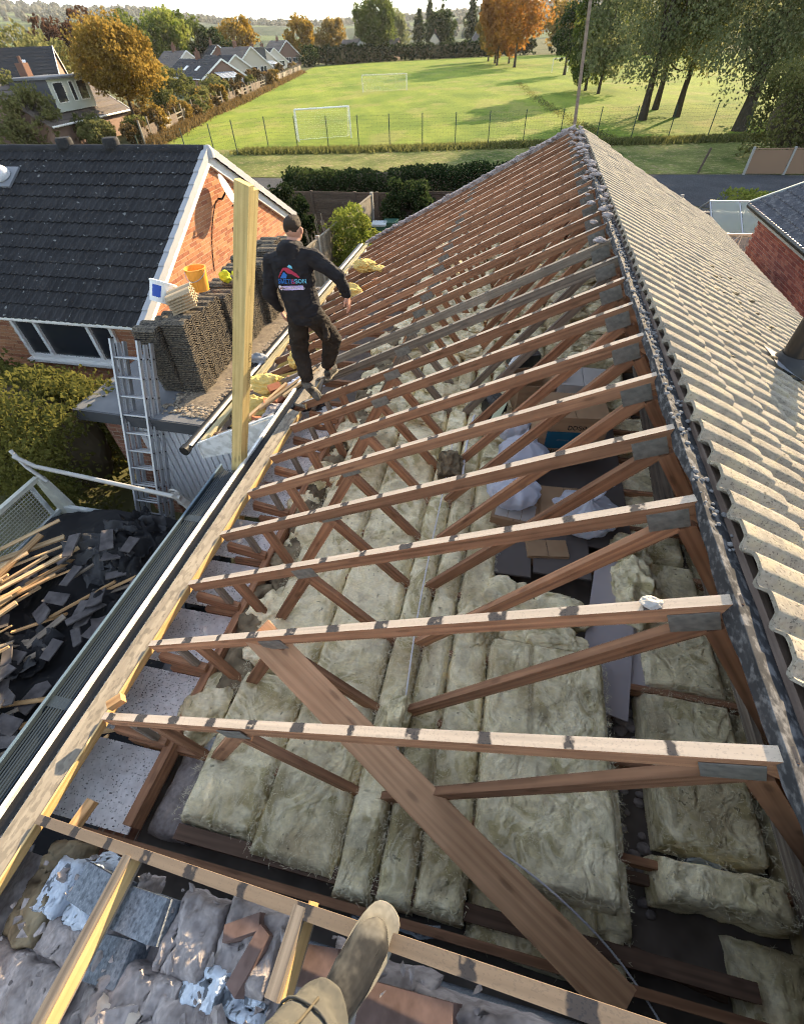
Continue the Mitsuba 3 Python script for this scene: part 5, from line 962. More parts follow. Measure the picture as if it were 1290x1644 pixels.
m.add([(-16, HY0 + .009, 0), (HX - .03, HY0 + .009, 0), (HX - .03, HY0 + .009, 2.45), (-16, HY0 + .009, 2.45)], [(0, 1, 2, 3)]); m.add([(-16, HY1, 0), (HX - .03, HY1, 0), (HX - .03, HY1, 2.45), (-16, HY1, 2.45)], [(0, 1, 2, 3)])
wl = obj('wall', m, 'm_joint', nb)
rows = []
for r in range(56):
    z = r * 0.075
    if z < 2.1: continue
    half = (HZ - 0.13 - z - .07) / HS
    a, b = max(HY0, HR - half), min(HY1, HR + half)
    if b - a > .2: rows.append((r, a, b))
rows.sort(key=lambda t: -t[0])
brick_face((HX - .025, 0, 0), (0, 1, 0), (0, 0, 1), (1, 0, 0), rows, BK, wl, 297, 3)
rows = [(r, 0.0, 9.8) for r in range(4, 32) if not 1.40 < r * .075 + .03 < 2.2] + [(r, a, b) for r in range(4, 32) if 1.40 < r * .075 + .03 < 2.2 for a, b in ((0.0, 0.92), (3.2, 9.8))]
BRICK_C2 = BRICK_C; brick_face((HX - .03, HY0 + .028, 0), (-1, 0, 0), (0, 0, 1), (0, -1, 0), rows, BK, wl, 0, 4)
# window under the eaves
wn = 'window'; W0, W1, Z0, Z1 = -9.33, -7.14, 1.46, 2.20
wk = obj('window', Mesh().add([(W0, HY0 - .004, Z0), (W1, HY0 - .004, Z0), (W1, HY0 - .004, Z1), (W0, HY0 - .004, Z1)], [(0, 1, 2, 3)]), 'm_glass_dark', nb)
fr = Mesh()
for z in (Z0, Z1): beam((W0, HY0 - .03, z), (W1, HY0 - .03, z), 0.06, 0.07, m=fr)
for x in (W0, W0 + .52, W1 - .5, W1): beam((x, HY0 - .03, Z0), (x, HY0 - .03, Z1), 0.07, 0.06, up=(0, 1, 0), m=fr)
obj('frame', fr, 'm_white', wk); obj('sill', beam((W0 - .08, HY0 - .08, Z0 - .06), (W1 + .08, HY0 - .08, Z0 - .06), 0.14, 0.05), 'm_white', wk)
for x0, x1 in ((W0, W0 + .52), (W0 + .52, W1 - .5), (W1 - .5, W1)): obj('pane', Mesh().add([(x0 + .04, HY0 - .015, Z0 + .04), (x1 - .04, HY0 - .015, Z0 + .04), (x1 - .04, HY0 - .015, Z1 - .04), (x0 + .04, HY0 - .015, Z1 - .04)], [(0, 1, 2, 3)]), 'm_window', wk)
obj('lintel_board', box(W0 - .3, HX - .02, HY0 - .06, HY0 + .0, 2.24, 2.36), 'm_white', nb)
obj('soffit', box(-16, HX - .02, 6.66, HY0, 2.345, 2.36), 'm_white', nb); obj('gutter', tube([(-16, 6.60, 2.37), (HX + .05, 6.60, 2.37)], 0.05, 10), 'm_white', nb)
# black tiles, fourteen courses
NF, NB_ = unit([0, -HS, 1]), unit([0, HS, 1]); DF, DB = unit([0, -1, -HS]), unit([0, 1, -HS]); SLEN = math.hypot(HR - 6.62, HZ - HE) + .05
def dark_tile_mesh(seed):
    n = 12; ys = np.linspace(0, 0.30, n + 1); q = ys / 0.15; q = q - np.floor(q); h = 0.030 * np.exp(-((q - .5) / .2) ** 2); g = np.random.default_rng(seed); m = Mesh(); L = 0.33
    top = np.stack([np.repeat([0, L], n + 1), np.tile(ys, 2), np.tile(h, 2) + np.repeat([0.012, 0.034], n + 1)], -1); top[:, 2] += .002 * g.random(len(top)); bot = top - [0, 0, .014]; k = n + 1
    m.add(top, [(i, k + i, k + i + 1, i + 1) for i in range(n)]); m.add(np.vstack([top[k:], bot[k:]]), [(i, k + i, k + i + 1, i + 1) for i in range(n)])
    for c in (0, n): m.add(np.vstack([top[[c, k + c]], bot[[c, k + c]]]), [(0, 1, 3, 2)])
    return m
dts = [mikit.ply(dark_tile_mesh(i).get()[:2], 'm_dark_tile', smooth=35) for i in range(5)]
rf = obj('roof', box(-16, HX + .06, HR - .02, HR + .02, HZ - .12, HZ - .02), 'm_dark', nb); GA = SLEN / 13
for s, D_, N_ in ((0, DF, NF), (1, DB, NB_)): obj('underlay', Mesh().add([np.array([x, HR, HZ]) + D_ * d - N_ * .01 for x, d in ((-16, 0), (HX + .08, 0), (HX + .08, SLEN), (-16, SLEN))], [(0, 1, 2, 3)]), 'm_dark', rf)
RF = np.stack([DF, [-1, 0, 0], NF], 1); RF = np.stack([DF, np.cross(NF, DF), NF], 1); RB = np.stack([DB, np.cross(NB_, DB), NB_], 1); rest = Mesh(); n = 0
ywid = np.cross(NF, DF); 
for r in range(13):
    for c in range(32):
        x = HX + 0.06 - 0.298 * (c + (1 if ywid[0] > 0 else 0)); p = np.array([x, HR, HZ]) + DF * (0.02 + r * GA) + NF * 0.002; g = np.random.default_rng(r * 50 + c); Rj = RF @ rot([0, 0, 1], g.normal() * .006); p = p + NF * g.random() * .004
        if c < 23: put('tile', {**dts[(r * 7 + c) % 5], 'to_world': place(Rj, p)}, rf)
        else: v, f = dark_tile_mesh(0).get()[:2]; rest.add(v @ Rj.T + p, f)
        xb = HX + 0.06 - 0.298 * (c + (1 if np.cross(NB_, DB)[0] > 0 else 0)); v, f = dark_tile_mesh(1).get()[:2]; rest.add(v @ RB.T + np.array([xb, HR, HZ]) + DB * (.02 + r * GA), f)
obj('far_tiles', rest, 'm_dark_tile', rf, kind='stuff', smooth=35)
for i in range(22):
    x = HX + .05 - i * .45; obj('ridge_tile', tube([(x, HR, HZ - .035 + .004 * (i % 2)), (x - .46, HR, HZ - .035 + .004 * (i % 2))], 0.115, 14), 'm_dark_tile', rf, smooth=50)
for x in (-8.2, -9.3): obj('ridge_vent', lathe([(0.16, 0.0), (0.16, .12), (0.14, .16), (0.0, .165)], 16, (x, HR, HZ + .03)), 'm_dark_tile', rf, smooth=40)
# dry verge units and bargeboards
bsdf('m_verge_grey', (0.36, 0.37, 0.39), 0.6, 0.35)
for s, D_, N_ in ((0, DF, NF), (1, DB, NB_)):
    for r in range(13):
        p = np.array([HX + .08, HR, HZ]) + D_ * (0.01 + r * GA); mm = beam(p + N_ * .045, p + D_ * (GA * 1.02) + N_ * .062, .11, .02, up=N_); beam(p + N_ * .0 + np.array([.058, 0, 0]), p + D_ * (GA * 1.02) + N_ * .012 + np.array([.058, 0, 0]), .012, .13, up=N_, m=mm)
        obj('verge_unit', mm, 'm_verge_grey', nb)
    obj('bargeboard', beam(np.array([HX + .055, HR, HZ]) + D_ * 0.0 - N_ * .13, np.array([HX + .055, HR, HZ]) + D_ * (SLEN + .02) - N_ * .13, .022, .17, up=N_), 'm_white', nb)
    obj('verge_soffit', beam(np.array([HX + .02, HR, HZ]) - N_ * .21, np.array([HX + .02, HR, HZ]) + D_ * SLEN - N_ * .21, .06, .012, up=N_), 'm_white', nb)
obj('ridge_cap', lathe([(.11, -.1), (.10, .02), (.06, .09), (0, .10)], 12, (HX + .10, HR, HZ - .02)), 'm_verge_grey', nb, smooth=True)
dm = thing('sun_tunnel', 'clear domed sun tunnel set in the black tiles at the left edge', 'rooflight'); dp = np.array([-10.42, 9.39, HZ - HS * .76 + .06])
s_ = trimesh.creation.icosphere(3, .17); v = s_.vertices.copy(); v[:, 2] = np.maximum(v[:, 2], -.02); Q = np.stack([np.cross(DF, NF), DF, NF], 1); obj('dome', (v @ Q.T + dp + NF * .05, s_.faces), 'm_dome', dm, smooth=True); bsdf('m_dome', (0.55, 0.56, 0.58), 0.12, 0.6, clearcoat=1.0)
obj('flashing', (lambda q: (q[0] @ Q.T + dp, q[1]))(box(-.26, .26, -.26, .26, -.02, .02).get()[:2]), 'm_lead', dm)
# satellite dish and its arm, a cable, a vent
sd = thing('satellite_dish', 'grey satellite dish on an arm high on the sunlit brick gable', 'satellite dish'); dc = np.array([-5.90, 10.17, 3.67])
v, f, _, _ = lathe([(0.0, -.045), (.10, -.038), (.20, -.018), (.27, 0.0), (.275, .004), (.20, -.012), (.10, -.032), (0.0, -.038)], 28).get(); ax = unit([.86, .26, .36]); b_ = unit(np.cross(ax, [0, 0, 1])); Q = np.stack([b_, np.cross(ax, b_), ax], 1); v = v * [.9, 1.1, 1]
obj('dish', (v @ Q.T + dc, f), 'm_dish', sd, smooth=True); bsdf('m_dish', (0.42, 0.42, 0.41), 0.5, 0.4)
obj('arm', tube([dc - ax * .05, dc - ax * .12 + [-.06, 0, -.1], (HX, dc[1] + .05, dc[2] - .16)], .018, 8), 'm_dark', sd); obj('feed_arm', tube([dc + np.array([0, 0, -.28]), dc + ax * .38 + [0, 0, -.12]], .012, 6), 'm_dark', sd); obj('feed', tube([dc + ax * .36 + [0, 0, -.12], dc + ax * .30 + [0, 0, -.06]], .03, 8), 'm_dark', sd)
obj('wall_cable', tube(curve([(HX + .01, 10.1, 3.5), (HX + .012, 9.75, 3.2), (HX + .01, 9.3, 2.4)], 14), .008, 5), 'm_dark', label='thin dark cable running down the brick gable from the dish', cat='cable')
obj('wall_vent', box(HX - .01, HX + .02, 10.5, 10.72, 2.75, 2.93), 'm_upvc', label='small pale square vent on the brick gable beside the standing timbers', cat='vent')

# ---- the flat roofed link between the houses
fx = thing('flat_roof_garage', 'low link with a grey flat roof and white boarded front', 'garage')
obj('roof', poly := Mesh().add(*extrude([(-5.86, 4.42), (-3.80, 4.36), (-3.80, 9.3), (-6.15, 9.3), (-6.15, 6.9), (-5.80, 6.9)], 0.05, mat4(np.eye(3), (0, 0, 2.15)))), 'm_roof_grey', fx)
obj('edge_trim', beam((-5.88, 4.405, 2.11), (-3.66, 4.345, 2.11), 0.03, 0.17), 'm_trim_dark', fx); obj('edge_trim', beam((-5.875, 4.42, 2.11), (-5.82, 6.9, 2.11), 0.03, 0.17), 'm_trim_dark', fx); bsdf('m_trim_dark', (0.055, 0.058, 0.065), .5, .4)
obj('wall', box(-5.66, -5.56, 4.62, 6.9, 0, 2.1), 'm_joint', fx)
rows = [(r, 4.62, 6.9) for r in range(27, 2, -1)]; brick_face((-5.665, 0, 0), (0, 1, 0), (0, 0, 1), (-1, 0, 0), rows, ['m_brick_d', 'm_brick_b', 'm_brick_dk'], fx, 0, 8); bsdf('m_brick_dk', (0.19, 0.10, 0.075), .9, .1)
obj('wall', box(-5.66, -5.12, 4.56, 4.62, 0, 2.1), 'm_brickwork', fx)
bsdf('m_clad', (0.62, 0.63, 0.66), .45, .4)
for i in range(20): x = -5.10 + i * .108; obj('cladding_board', box(x, x + .092, 4.535, 4.556, .25, 2.03), 'm_clad', fx)
obj('cladding_back', box(-5.12, -2.9, 4.557, 4.60, .2, 2.04), 'm_trim_dark', fx)
obj('vent', tube([(-3.70, 4.535, .95), (-3.70, 4.51, .95)], .03, 10), 'm_black_plastic', fx)
# debris on the flat roof beside the gutter
db = Mesh(); g = np.random.default_rng(8)
for i in range(5200):
    y = g.uniform(4.5, 9.2); w_ = .34 if y > 5.0 else .55 * (y - 4.35) / .65 + .1; x = -3.82 - abs(g.normal()) * w_; 
    if x < -4.6: continue
    v, f = lump((0, 0, 0), .017 * g.uniform(.4, 1.6), i % 40, .5, 0, (1.4, 1.2, .7)); db.add(v + [x, y, 2.205 + .012 * g.random()], f, None, np.array(((.20, .165, .125), (.12, .10, .08), (.30, .25, .19))[g.integers(3)]) * g.uniform(.7, 1.2))
obj('roof_debris', db, 'm_paint', label='brown crumbs of moss and mortar swept along the flat roof beside the gutter', cat='debris', kind='stuff')
obj('debris_bed', slab(-4.35, -3.83, 4.7, 9.2, 2.195, 2.235, .03, .02, 5, .2), 'm_mortar_brown', label='bed of brown dirt beside the far gutter', cat='debris', smooth=True); bsdf('m_mortar_brown', proc(lambda p, n, uv: mix((.10, .08, .06), (.30, .25, .19), fbm(p.x * 40., p.y * 40., p.z * 40., 4))), .95, .1)

# ---- stacks of tiles taken off the roof
def stack_tile(seed):
    m = tile_mesh(seed, 7, 1); return m
sts = [mikit.ply(stack_tile(20 + i).get()[:2], 'm_stack_tile', smooth=35) for i in range(4)]
bsdf('m_stack_tile', proc(lambda p, n, uv: mix((0.04, 0.038, 0.037), (0.17, 0.145, 0.11), smoothstep(0.3, 0.7, fbm(p.x * 60., p.y * 60., p.z * 60., 3)))), .9, .15)
stk = []; g = np.random.default_rng(31)
SL_ = 0.345
for row in range(10):
    for colm in range(2):
        x0, y0 = -4.12 - .035 * (row * 7 % 3) - colm * .355 - SL_ + .01, 5.06 + row * .398 + .02 * (row % 3); n_ = [34, 33, 33, 31, 32, 30, 33, 35, 36, 34][row] - (0 if colm == 0 else 2 + row % 3); lx, ly = g.normal() * .006 + .0012, g.normal() * .004 + .0022
        for k in range(n_): stk.append((x0 + lx * k * .25 + g.normal() * .004, y0 + ly * k * .6 + g.normal() * .004, 2.205 + k * .0295, row, colm, g.normal() * .008, k))
stk.sort(key=lambda s: (s[4] * (1.6 if s[3] else .2) + s[3] * .35) - (0.9 if s[6] > 29 else 0))
rest = Mesh(); tv = stack_tile(20).get()
for i, (x, y, z, row, colm, a, k) in enumerate(stk):
    if i < 299: key = put('stacked_roof_tile', {**sts[i % 4], 'to_world': place(rotz(a), (x, y, z))}, label='dusty grey concrete tile lying in the tall stacks on the flat roof', cat='roof tile', group='roof tiles stacked on the flat roof')
    else: rest.add(tv[0] @ rotz(a).T + [x, y, z], tv[1])
obj('more_stacked_tiles', rest, 'm_stack_tile', label='further rows of the stacked grey roof tiles on the flat roof', cat='roof tiles', kind='stuff', smooth=35)
ps = [mikit.ply(stack_tile(40 + i).get()[:2], 'm_pale_tile', smooth=35) for i in range(2)]; bsdf('m_pale_tile', (0.42, 0.33, 0.22), .9, .15)
RT = rotz(.45) @ rot([0, 1, 0], -.22)
for k in range(6): put('pale_roof_tile', {**ps[k % 2], 'to_world': place(RT, np.array([-4.38, 5.34, 3.22]) + RT @ [.01 * (k % 2), 0, .036 * k])}, label='pale tan roof tile in the small tilted pile on top of the front stack', cat='roof tile', group='tilted pile of pale tiles')
# bucket, tub, glove
bk = thing('bucket', 'yellow orange plastic bucket standing on the tile stacks', 'bucket'); bc = np.array([-4.52, 6.32, 3.20])
obj('body', lathe([(0.0, .004), (.115, .0), (.15, .30), (.158, .30), (.158, .31), (.143, .31), (.110, .012), (0, .012)], 28, bc), 'm_bucket', bk, smooth=50); bsdf('m_bucket', (0.80, 0.36, 0.06), .4, .4)
obj('handle', tube(curve([bc + [-.155, 0, .29], bc + [-.12, -.10, .20], bc + [0, -.16, .16], bc + [.12, -.10, .20], bc + [.155, 0, .29]], 14), .005, 6), 'm_alu', bk)
obj('splash', lathe([(.136, .10), (.1525, .27)], 28, bc + [.0, 0, 0]), 'm_mortar', bk, smooth=50) if False else None
tb = thing('paint_tub', 'white tub with blue and red panels lying tilted on the front tile stack', 'tub'); Rt = rotz(-.35) @ rot([1, 0, 0], -.55); tc = np.array([-4.72, 5.62, 3.27])
def T2(m): return (1.25 * m.get()[0] @ Rt.T + tc, m.get()[1])
obj('body', T2(lathe([(0, 0), (.12, 0), (.135, .20), (0, .20)], 26)), 'm_white', tb, smooth=40); obj('lid', T2(lathe([(.14, .195), (.142, .215), (.125, .222), (0, .222)], 26)), 'm_white', tb, smooth=40)
for a, mt in ((0, 'm_blue_label'), (1.57, 'm_blue_label'), (3.14, 'm_blue_label'), (4.71, 'm_blue_label')):
    am = Mesh(); th_ = np.linspace(a + .1, a + .85, 6); lo, hi_ = [(.1255 * math.cos(t), .1255 * math.sin(t), .05) for t in th_], [(.1355 * math.cos(t), .1355 * math.sin(t), .17) for t in th_]; am.add(lo + hi_, [(i, i + 1, 7 + i, 6 + i) for i in range(5)]); obj('label', T2(am), mt, tb)
obj('lid_label', T2(Mesh().add([(-.09, -.01, .2235), (0, -.01, .2235), (0, -.09, .2235), (-.09, -.09, .2235), (0.01, .01, .2235), (.09, .01, .2235), (.09, .08, .2235), (.01, .08, .2235)], [(0, 1, 2, 3), (4, 5, 6, 7)])), 'm_blue_label', tb); obj('lid_mark', T2(Mesh().add([(-.03, .0, .2238), (.04, .0, .2238), (.04, .02, .2238), (-.03, .02, .2238)], [(0, 1, 2, 3)])), 'm_red_label', tb)
bsdf('m_blue_label', (0.02, 0.07, 0.36), .4, .4); bsdf('m_red_label', (0.55, 0.04, 0.08), .4, .4)
wad(-4.36, 6.78, 3.24, .085, 71, 'bright yellow green work glove on the tile stacks behind the bucket', 'm_glove', (1, .8, 1.0), .6, sub=3, name='work_glove', cat='glove'); bsdf('m_glove', (0.55, 0.58, 0.04), .8, .2)
wad(-4.30, 6.98, 3.22, .05, 72, 'second bit of yellow green glove beside the standing timbers', 'm_glove', (1, .8, .8), .6, sub=3, name='work_glove', cat='glove')
wad(-3.72, 6.05, 2.30, .11, 73, 'grey blue rag lying beside the left hand of the walking man', 'm_rag', (1.3, .8, .7), .5, sub=3, name='rag', cat='rag'); bsdf('m_rag', (0.28, 0.30, 0.33), .9, .1)

# ---- extending ladder
ld = thing('ladder', 'aluminium extending ladder leaning on the edge of the flat roof', 'ladder')
la, lb = np.array([0, 3.31, 0.0]), np.array([0, 4.80, 3.12]); ax = unit(lb - la); nn = unit(np.cross([1, 0, 0], ax)) * -1; nn = nn if nn[1] < 0 else -nn
for sct, (xl, xr, off, l0, l1) in enumerate([(-5.02, -4.62, 0.0, 0.02, 1.0), (-4.99, -4.585, -.075, 0.0, .985), (-4.96, -4.55, -.15, 0.0, .99)]):
    for x in (xl, xr): obj('stile', beam(la + (lb - la) * l0 + nn * off + [x, 0, 0], la + (lb - la) * l1 + nn * off + [x, 0, 0], .028, .062, up=nn), 'm_alu', ld)
    for k in range(13):
        p = la + (lb - la) * (.05 + k * .0735) + nn * off; obj('rung', tube([p + [xl, 0, 0], p + [xr, 0, 0]], .014, 8), 'm_alu', ld)
    m = Mesh()
    for k in range(13): p = la + (lb - la) * (.05 + k * .0735) + nn * off + [xr + .016, 0, 0]; tube([p, p + [.004, 0, 0]], .012, 8, m)
    obj('rung_end', m, 'm_dark', ld)
for x in (-5.02, -4.62): obj('cap', beam(lb + nn * 0 + [x, 0, 0], lb + ax * .02 + [x, 0, 0], .034, .068, up=nn), 'm_dark', ld)

# ---- the leaning pair of new timbers
pt = thing('standing_timbers', 'pair of long new yellow timbers leaning upright against the eaves', 'timber'); b0, b1 = np.array([-3.36, 3.07, 0.0]), np.array([-1.64, 3.07, 5.17])
ax_ = unit(b1 - b0); nR_ = unit(np.cross([0, 1, 0], ax_)); nR_ = nR_ if nR_[0] > 0 else -nR_; c_, s_2 = math.cos(.17), math.sin(.17); fR = nR_ * c_ + np.array([0, -1, 0]) * s_2; fF = unit(np.cross(ax_, fR)); fF = fF if fF[1] < 0 else -fF
obj('length', beam(b0 + fF * .030, b1 + fF * .030, .105, .050, up=fF, n=8), 'm_new_pine', pt); obj('length', beam(b0 - fF * .024, b1 - fF * .024 - ax_ * .03, .102, .056, up=fF, n=8), 'm_new_pine', pt)
wood('m_new_pine', (0.42, 0.30, 0.11), (0.74, 0.58, 0.27), (0.7, .5, .3), marks=None, var=.1)
tm = meshkit.text_mesh("MOTTEX ' LENGTH", .032, .0006, bold=False); v = np.array(tm.vertices); e1 = -ax_; o_ = b0 + (b1 - b0) * .80 + fR * .0517 - fF * .045
obj('stamp', (np.stack([o_ + e1 * a + fF * b for a, b, c in v]) + fR * v[:, 2:3], np.array(tm.faces)), 'm_stamp', pt); bsdf('m_stamp', (0.28, 0.18, 0.07), .8, .2)

# ---- tipper truck bed with the rubbish in it
tk = thing('tipper_truck', 'grey tipper truck bed with mesh side below the near eaves', 'truck')
obj('back_board', box(-5.95, -2.75, 3.44, 3.50, .55, 1.13), 'm_truck', tk); obj('floor', box(-6.1, -2.75, -2.0, 3.44, .50, .56), 'm_truck', tk); obj('near_side', box(-2.75, -2.69, -2.0, 3.5, .5, 1.2), 'm_truck', tk)
obj('side_board', box(-6.16, -6.10, -2.0, 3.44, .5, .98), 'm_truck', tk)
obj('corner_post', extrude([(-6.12, .5), (-5.86, .5), (-5.88, 1.12), (-6.02, 1.62), (-6.12, 1.62)], .10, mat4(np.array([[1, 0, 0], [0, 0, -1], [0, 1, 0.0]]), (0, 3.56, 0))), 'm_truck_pale', tk); bsdf('m_truck_pale', proc(lambda p, n, uv: mix((0.34, 0.35, 0.31), (0.58, 0.57, 0.48), fbm(p.x * 9., p.y * 9., p.z * 9., 4))), .5, .4)
obj('side_rail', beam((-6.13, -2.0, 1.62), (-6.10, 3.5, 1.62), .07, .06), 'm_truck_pale', tk); obj('side_rail', beam((-6.13, -2.0, 1.02), (-6.10, 3.46, 1.02), .05, .05), 'm_truck', tk)
for y in (3.36, 1.6, -.2): obj('side_strut', beam((-6.115, y, 1.0), (-6.115, y, 1.62), .05, .05, up=(0, 1, 0)), 'm_truck', tk)
mm = Mesh()
for y in np.arange(-1.9, 3.36, .045): tube([(-6.11, y, 1.02), (-6.11, y, 1.60)], .006, 4, mm, cap=False)
for z in np.arange(1.05, 1.6, .045): tube([(-6.113, -1.9, z), (-6.113, 3.36, z)], .006, 4, mm, cap=False)
obj('mesh_panel', mm, 'm_steel', tk)
obj('rear_bar', tube([(-6.30, 3.56, 1.93), (-5.95, 3.50, 1.86), (-3.62, 3.30, 1.88)], .030, 12), 'm_steel', tk, smooth=40); obj('bar_bracket', tube([(-6.34, 3.6, 2.0), (-6.15, 3.52, 1.80), (-5.95, 3.50, 1.58)], .028, 10), 'm_steel', tk, smooth=40)
obj('bar_bracket', beam((-3.70, 3.31, 1.93), (-3.36, 3.30, 1.40), .05, .08, up=(0, 1, 0)), 'm_steel', tk); obj('hook', tube(curve([(-3.68, 3.3, 1.93), (-3.70, 3.28, 2.02), (-3.60, 3.27, 2.03), (-3.58, 3.27, 1.96)], 10), .012, 6), 'm_steel', tk)
# the heap: felt, tiles, battens
def heap(x, y): return .92 + .34 * 1.4 * np.exp(-((x + 4.6) ** 2 / 1.8 + (y - 3.1) ** 2 / 1.0)) + .16 * np.exp(-((x + 5.3) ** 2 + (y - 1.0) ** 2) / 1.4) + .26 * (F3(np.stack([x * 2.2, y * 2.2, x * 0], -1), 1, 4, 3) - .5)
obj('rubbish_base', grid(-6.05, -2.78, -1.8, 3.42, 120, 180, lambda x, y: (x, y, heap(x, y) - .05)), 'm_felt', label='mass of dark torn felt under the rubbish in the truck', cat='roofing felt', smooth=True)
for i in range(22):
    x, y = g.uniform(-5.6, -3.3), g.uniform(.6, 3.2) if i > 11 else g.uniform(2.3, 3.2); sx, sy = g.uniform(.35, .8), g.uniform(.25, .55); a = g.uniform(0, 3.1)
    def fl_(u, v_, sx=sx, sy=sy, a=a, x=x, y=y, i=i):
        P = np.stack([u * 3 + i * 7, v_ * 3, u * 0], -1); X = x + (u * sx) * math.cos(a) - v_ * sy * math.sin(a); Y = y + u * sx * math.sin(a) + v_ * sy * math.cos(a); return np.clip(X, -6.03, -2.8), np.clip(Y, -1.8, 3.41), heap(X, Y) + .04 + .34 * (F3(P, 1.3, 4, i) - .38)
    obj('torn_felt', grid(-.5, .5, -.5, .5, 28, 22, fl_), 'm_felt' if i % 3 else 'm_felt_dusty2', label='crumpled sheet of torn black felt in the rubbish heap of the truck', cat='roofing felt', group='torn felt in the truck', smooth=True)
bsdf('m_felt_dusty2', (0.045, 0.045, 0.048), .7, .3)
def shard(seed):
    q = np.random.default_rng(seed); lx, ly = q.uniform(.08, .20), q.uniform(.045, .085); c4 = [(-lx, -ly), (lx, -ly), (lx, ly), (-lx, ly)] if seed % 3 else [(-lx, -ly), (lx, -ly), (lx * 1.25, .2 * ly), (lx * .8, ly), (-lx, ly)]; v, f = extrude([(a_ + q.normal() * .012, b_ + q.normal() * .010) for a_, b_ in c4], .016); m = trimesh.Trimesh(v, f, process=False).subdivide().subdivide(); v = np.array(m.vertices); v[:, 2] += q.choice([0, .9, 1.6]) * v[:, 1] ** 2 * 2; return v, np.array(m.faces)
bt = [mikit.ply(shard(60 + i), 'm_waste_tile', smooth=30) for i in range(12)]; bsdf('m_waste_tile', proc(lambda p, n, uv: mix((0.025, 0.024, 0.026), (0.15, 0.135, 0.135), fbm(p.x * 14., p.y * 14., p.z * 14., 4))), .85, .2)
for i in range(110):
    x, y = g.uniform(-5.4, -2.95), g.uniform(-.6, 2.8); R = rotz(g.uniform(0, 6.28)) @ rot([1, 0, 0], g.normal() * .2) @ rot([0, 1, 0], g.normal() * .2)
    put('waste_tile', {**bt[i % 12], 'to_world': place(R, (x, y, float(heap(np.array(x), np.array(y))) + .09 + .12 * g.random()))}, label='broken dark roof tile thrown into the truck', cat='roof tile', group='broken tiles in the truck')
bl = ['m_batten', 'm_batten_bright', 'm_grey_timber']; wood('m_batten_bright', (0.28, 0.17, 0.08), (0.60, 0.44, 0.26), (.6, .4, .2), marks=None, var=.6)
for i in range(70):
    bright = i < 42; x, y = (g.uniform(-5.85, -5.2), g.uniform(.5, 2.3)) if bright else (g.uniform(-5.2, -3.4), g.uniform(-.2, 2.4)); a = g.normal(.95 if bright else .75, .16); L = g.uniform(.5, 1.9) if bright else g.uniform(.4, .9); d = np.array([math.cos(a), math.sin(a), g.normal(.06, .06)]); z = float(heap(np.array(x), np.array(y))) + (.14 + .26 * g.random() if bright else .07 + .08 * g.random())
    p = np.array([x, y, z]); obj('roof_batten', beam(p - d * L / 2, p + d * L / 2, g.uniform(.03, .075), g.uniform(.014, .03), up=unit([g.normal() * .4, g.normal() * .4, 1])), bl[(i % 5 > 0) * 1] if bright else bl[2 if i % 2 else 0], label='split orange brown roofing batten poking out of the truck on the sunlit heap' if bright else 'dull brown batten among the tiles in the truck', cat='batten', group='bright battens in the truck' if bright else 'dull battens in the truck')

# ---- loose scraps where the man walks
for i, (x, y, z, r, sc, lb_) in enumerate([(-3.05, 5.0, 2.52, .16, (1.5, .9, .8), 'rolled scrap of yellow insulation under the far eaves near the standing timbers'), (-2.90, 4.40, 2.55, .17, (1.5, .7, .9), 'yellow insulation scrap next to the standing timbers, the nearest one'), (-2.80, 5.55, 2.62, .13, (.9, 1.1, .9), 'yellow insulation scrap left of the feet of the walking man'),
                                       (-2.62, 7.7, 2.78, .15, (1.2, .9, .6), 'tuft of yellow insulation to the right of the man near his hand'), (-2.75, 9.0, 2.75, .16, (1.2, .9, .7), 'tuft of yellow insulation furthest along the eaves'), (-2.35, 8.6, 2.85, .10, (1.3, .9, .4), 'thin scrap of yellow wool on the rafters beyond the man')]):
    wad(x, y, z, r, 500 + i, lb_, 'm_wool_yellow', sc, .55)
wad(-2.45, 4.85, 2.62, .16, 520, 'white crumpled plastic by the foot of the man', 'm_plastic_bag', (1.3, .9, .6), .7, name='plastic_scrap', cat='plastic'); wad(-2.15, 4.30, 2.75, .13, 521, 'grey crumpled felt by the shoe of the man', 'm_felt_dusty2', (1.4, .9, .5), .6, name='felt_scrap', cat='roofing felt')
wad(-2.55, 4.20, 2.66, .13, 522, 'heap of pinkish brown rubble at the corner of the two eaves', 'm_mortar', (.9, 1.3, .5), .6, name='rubble', cat='rubble'); wad(-2.42, 4.02, 2.72, .09, 523, 'black downpipe end lying at the corner of the eaves', 'm_black_plastic', (.8, 1.5, .8), .3, name='pipe_end', cat='pipe')
for i, (a, b_) in enumerate([((-2.72, 4.15, 2.72), (-2.22, 4.85, 2.92)), ((-2.88, 4.05, 2.62), (-2.62, 4.75, 2.72)), ((-2.45, 4.3, 2.83), (-2.15, 4.75, 2.95)), ((-2.0, 4.5, 2.98), (-1.98, 4.05, 2.86))]):
    obj('timber_scrap', beam(a, b_, .04, .03), 'm_batten_bright' if i != 3 else 'm_grey_timber', label=('splintered batten lying up the slope by the corner of the eaves', 'second splintered batten behind the standing timbers', 'short bright batten beside the shoe', 'short upright stick below the raised shoe')[i], cat='timber')
for i in range(7): obj('brick_scrap', (lambda q: (q[0] @ (rotz(g.uniform(0, 3)) @ rot([1, 0, 0], .4)).T + [-2.75 + .12 * (i % 3), 4.12 + .09 * i, 2.58 + .02 * i], q[1]))(box(-.08, .08, -.05, .05, -.03, .03).get()[:2]), 'm_brick_d', label='broken orange brick at the corner of the eaves behind the timbers', cat='brick', group='brick bits at the eaves corner')
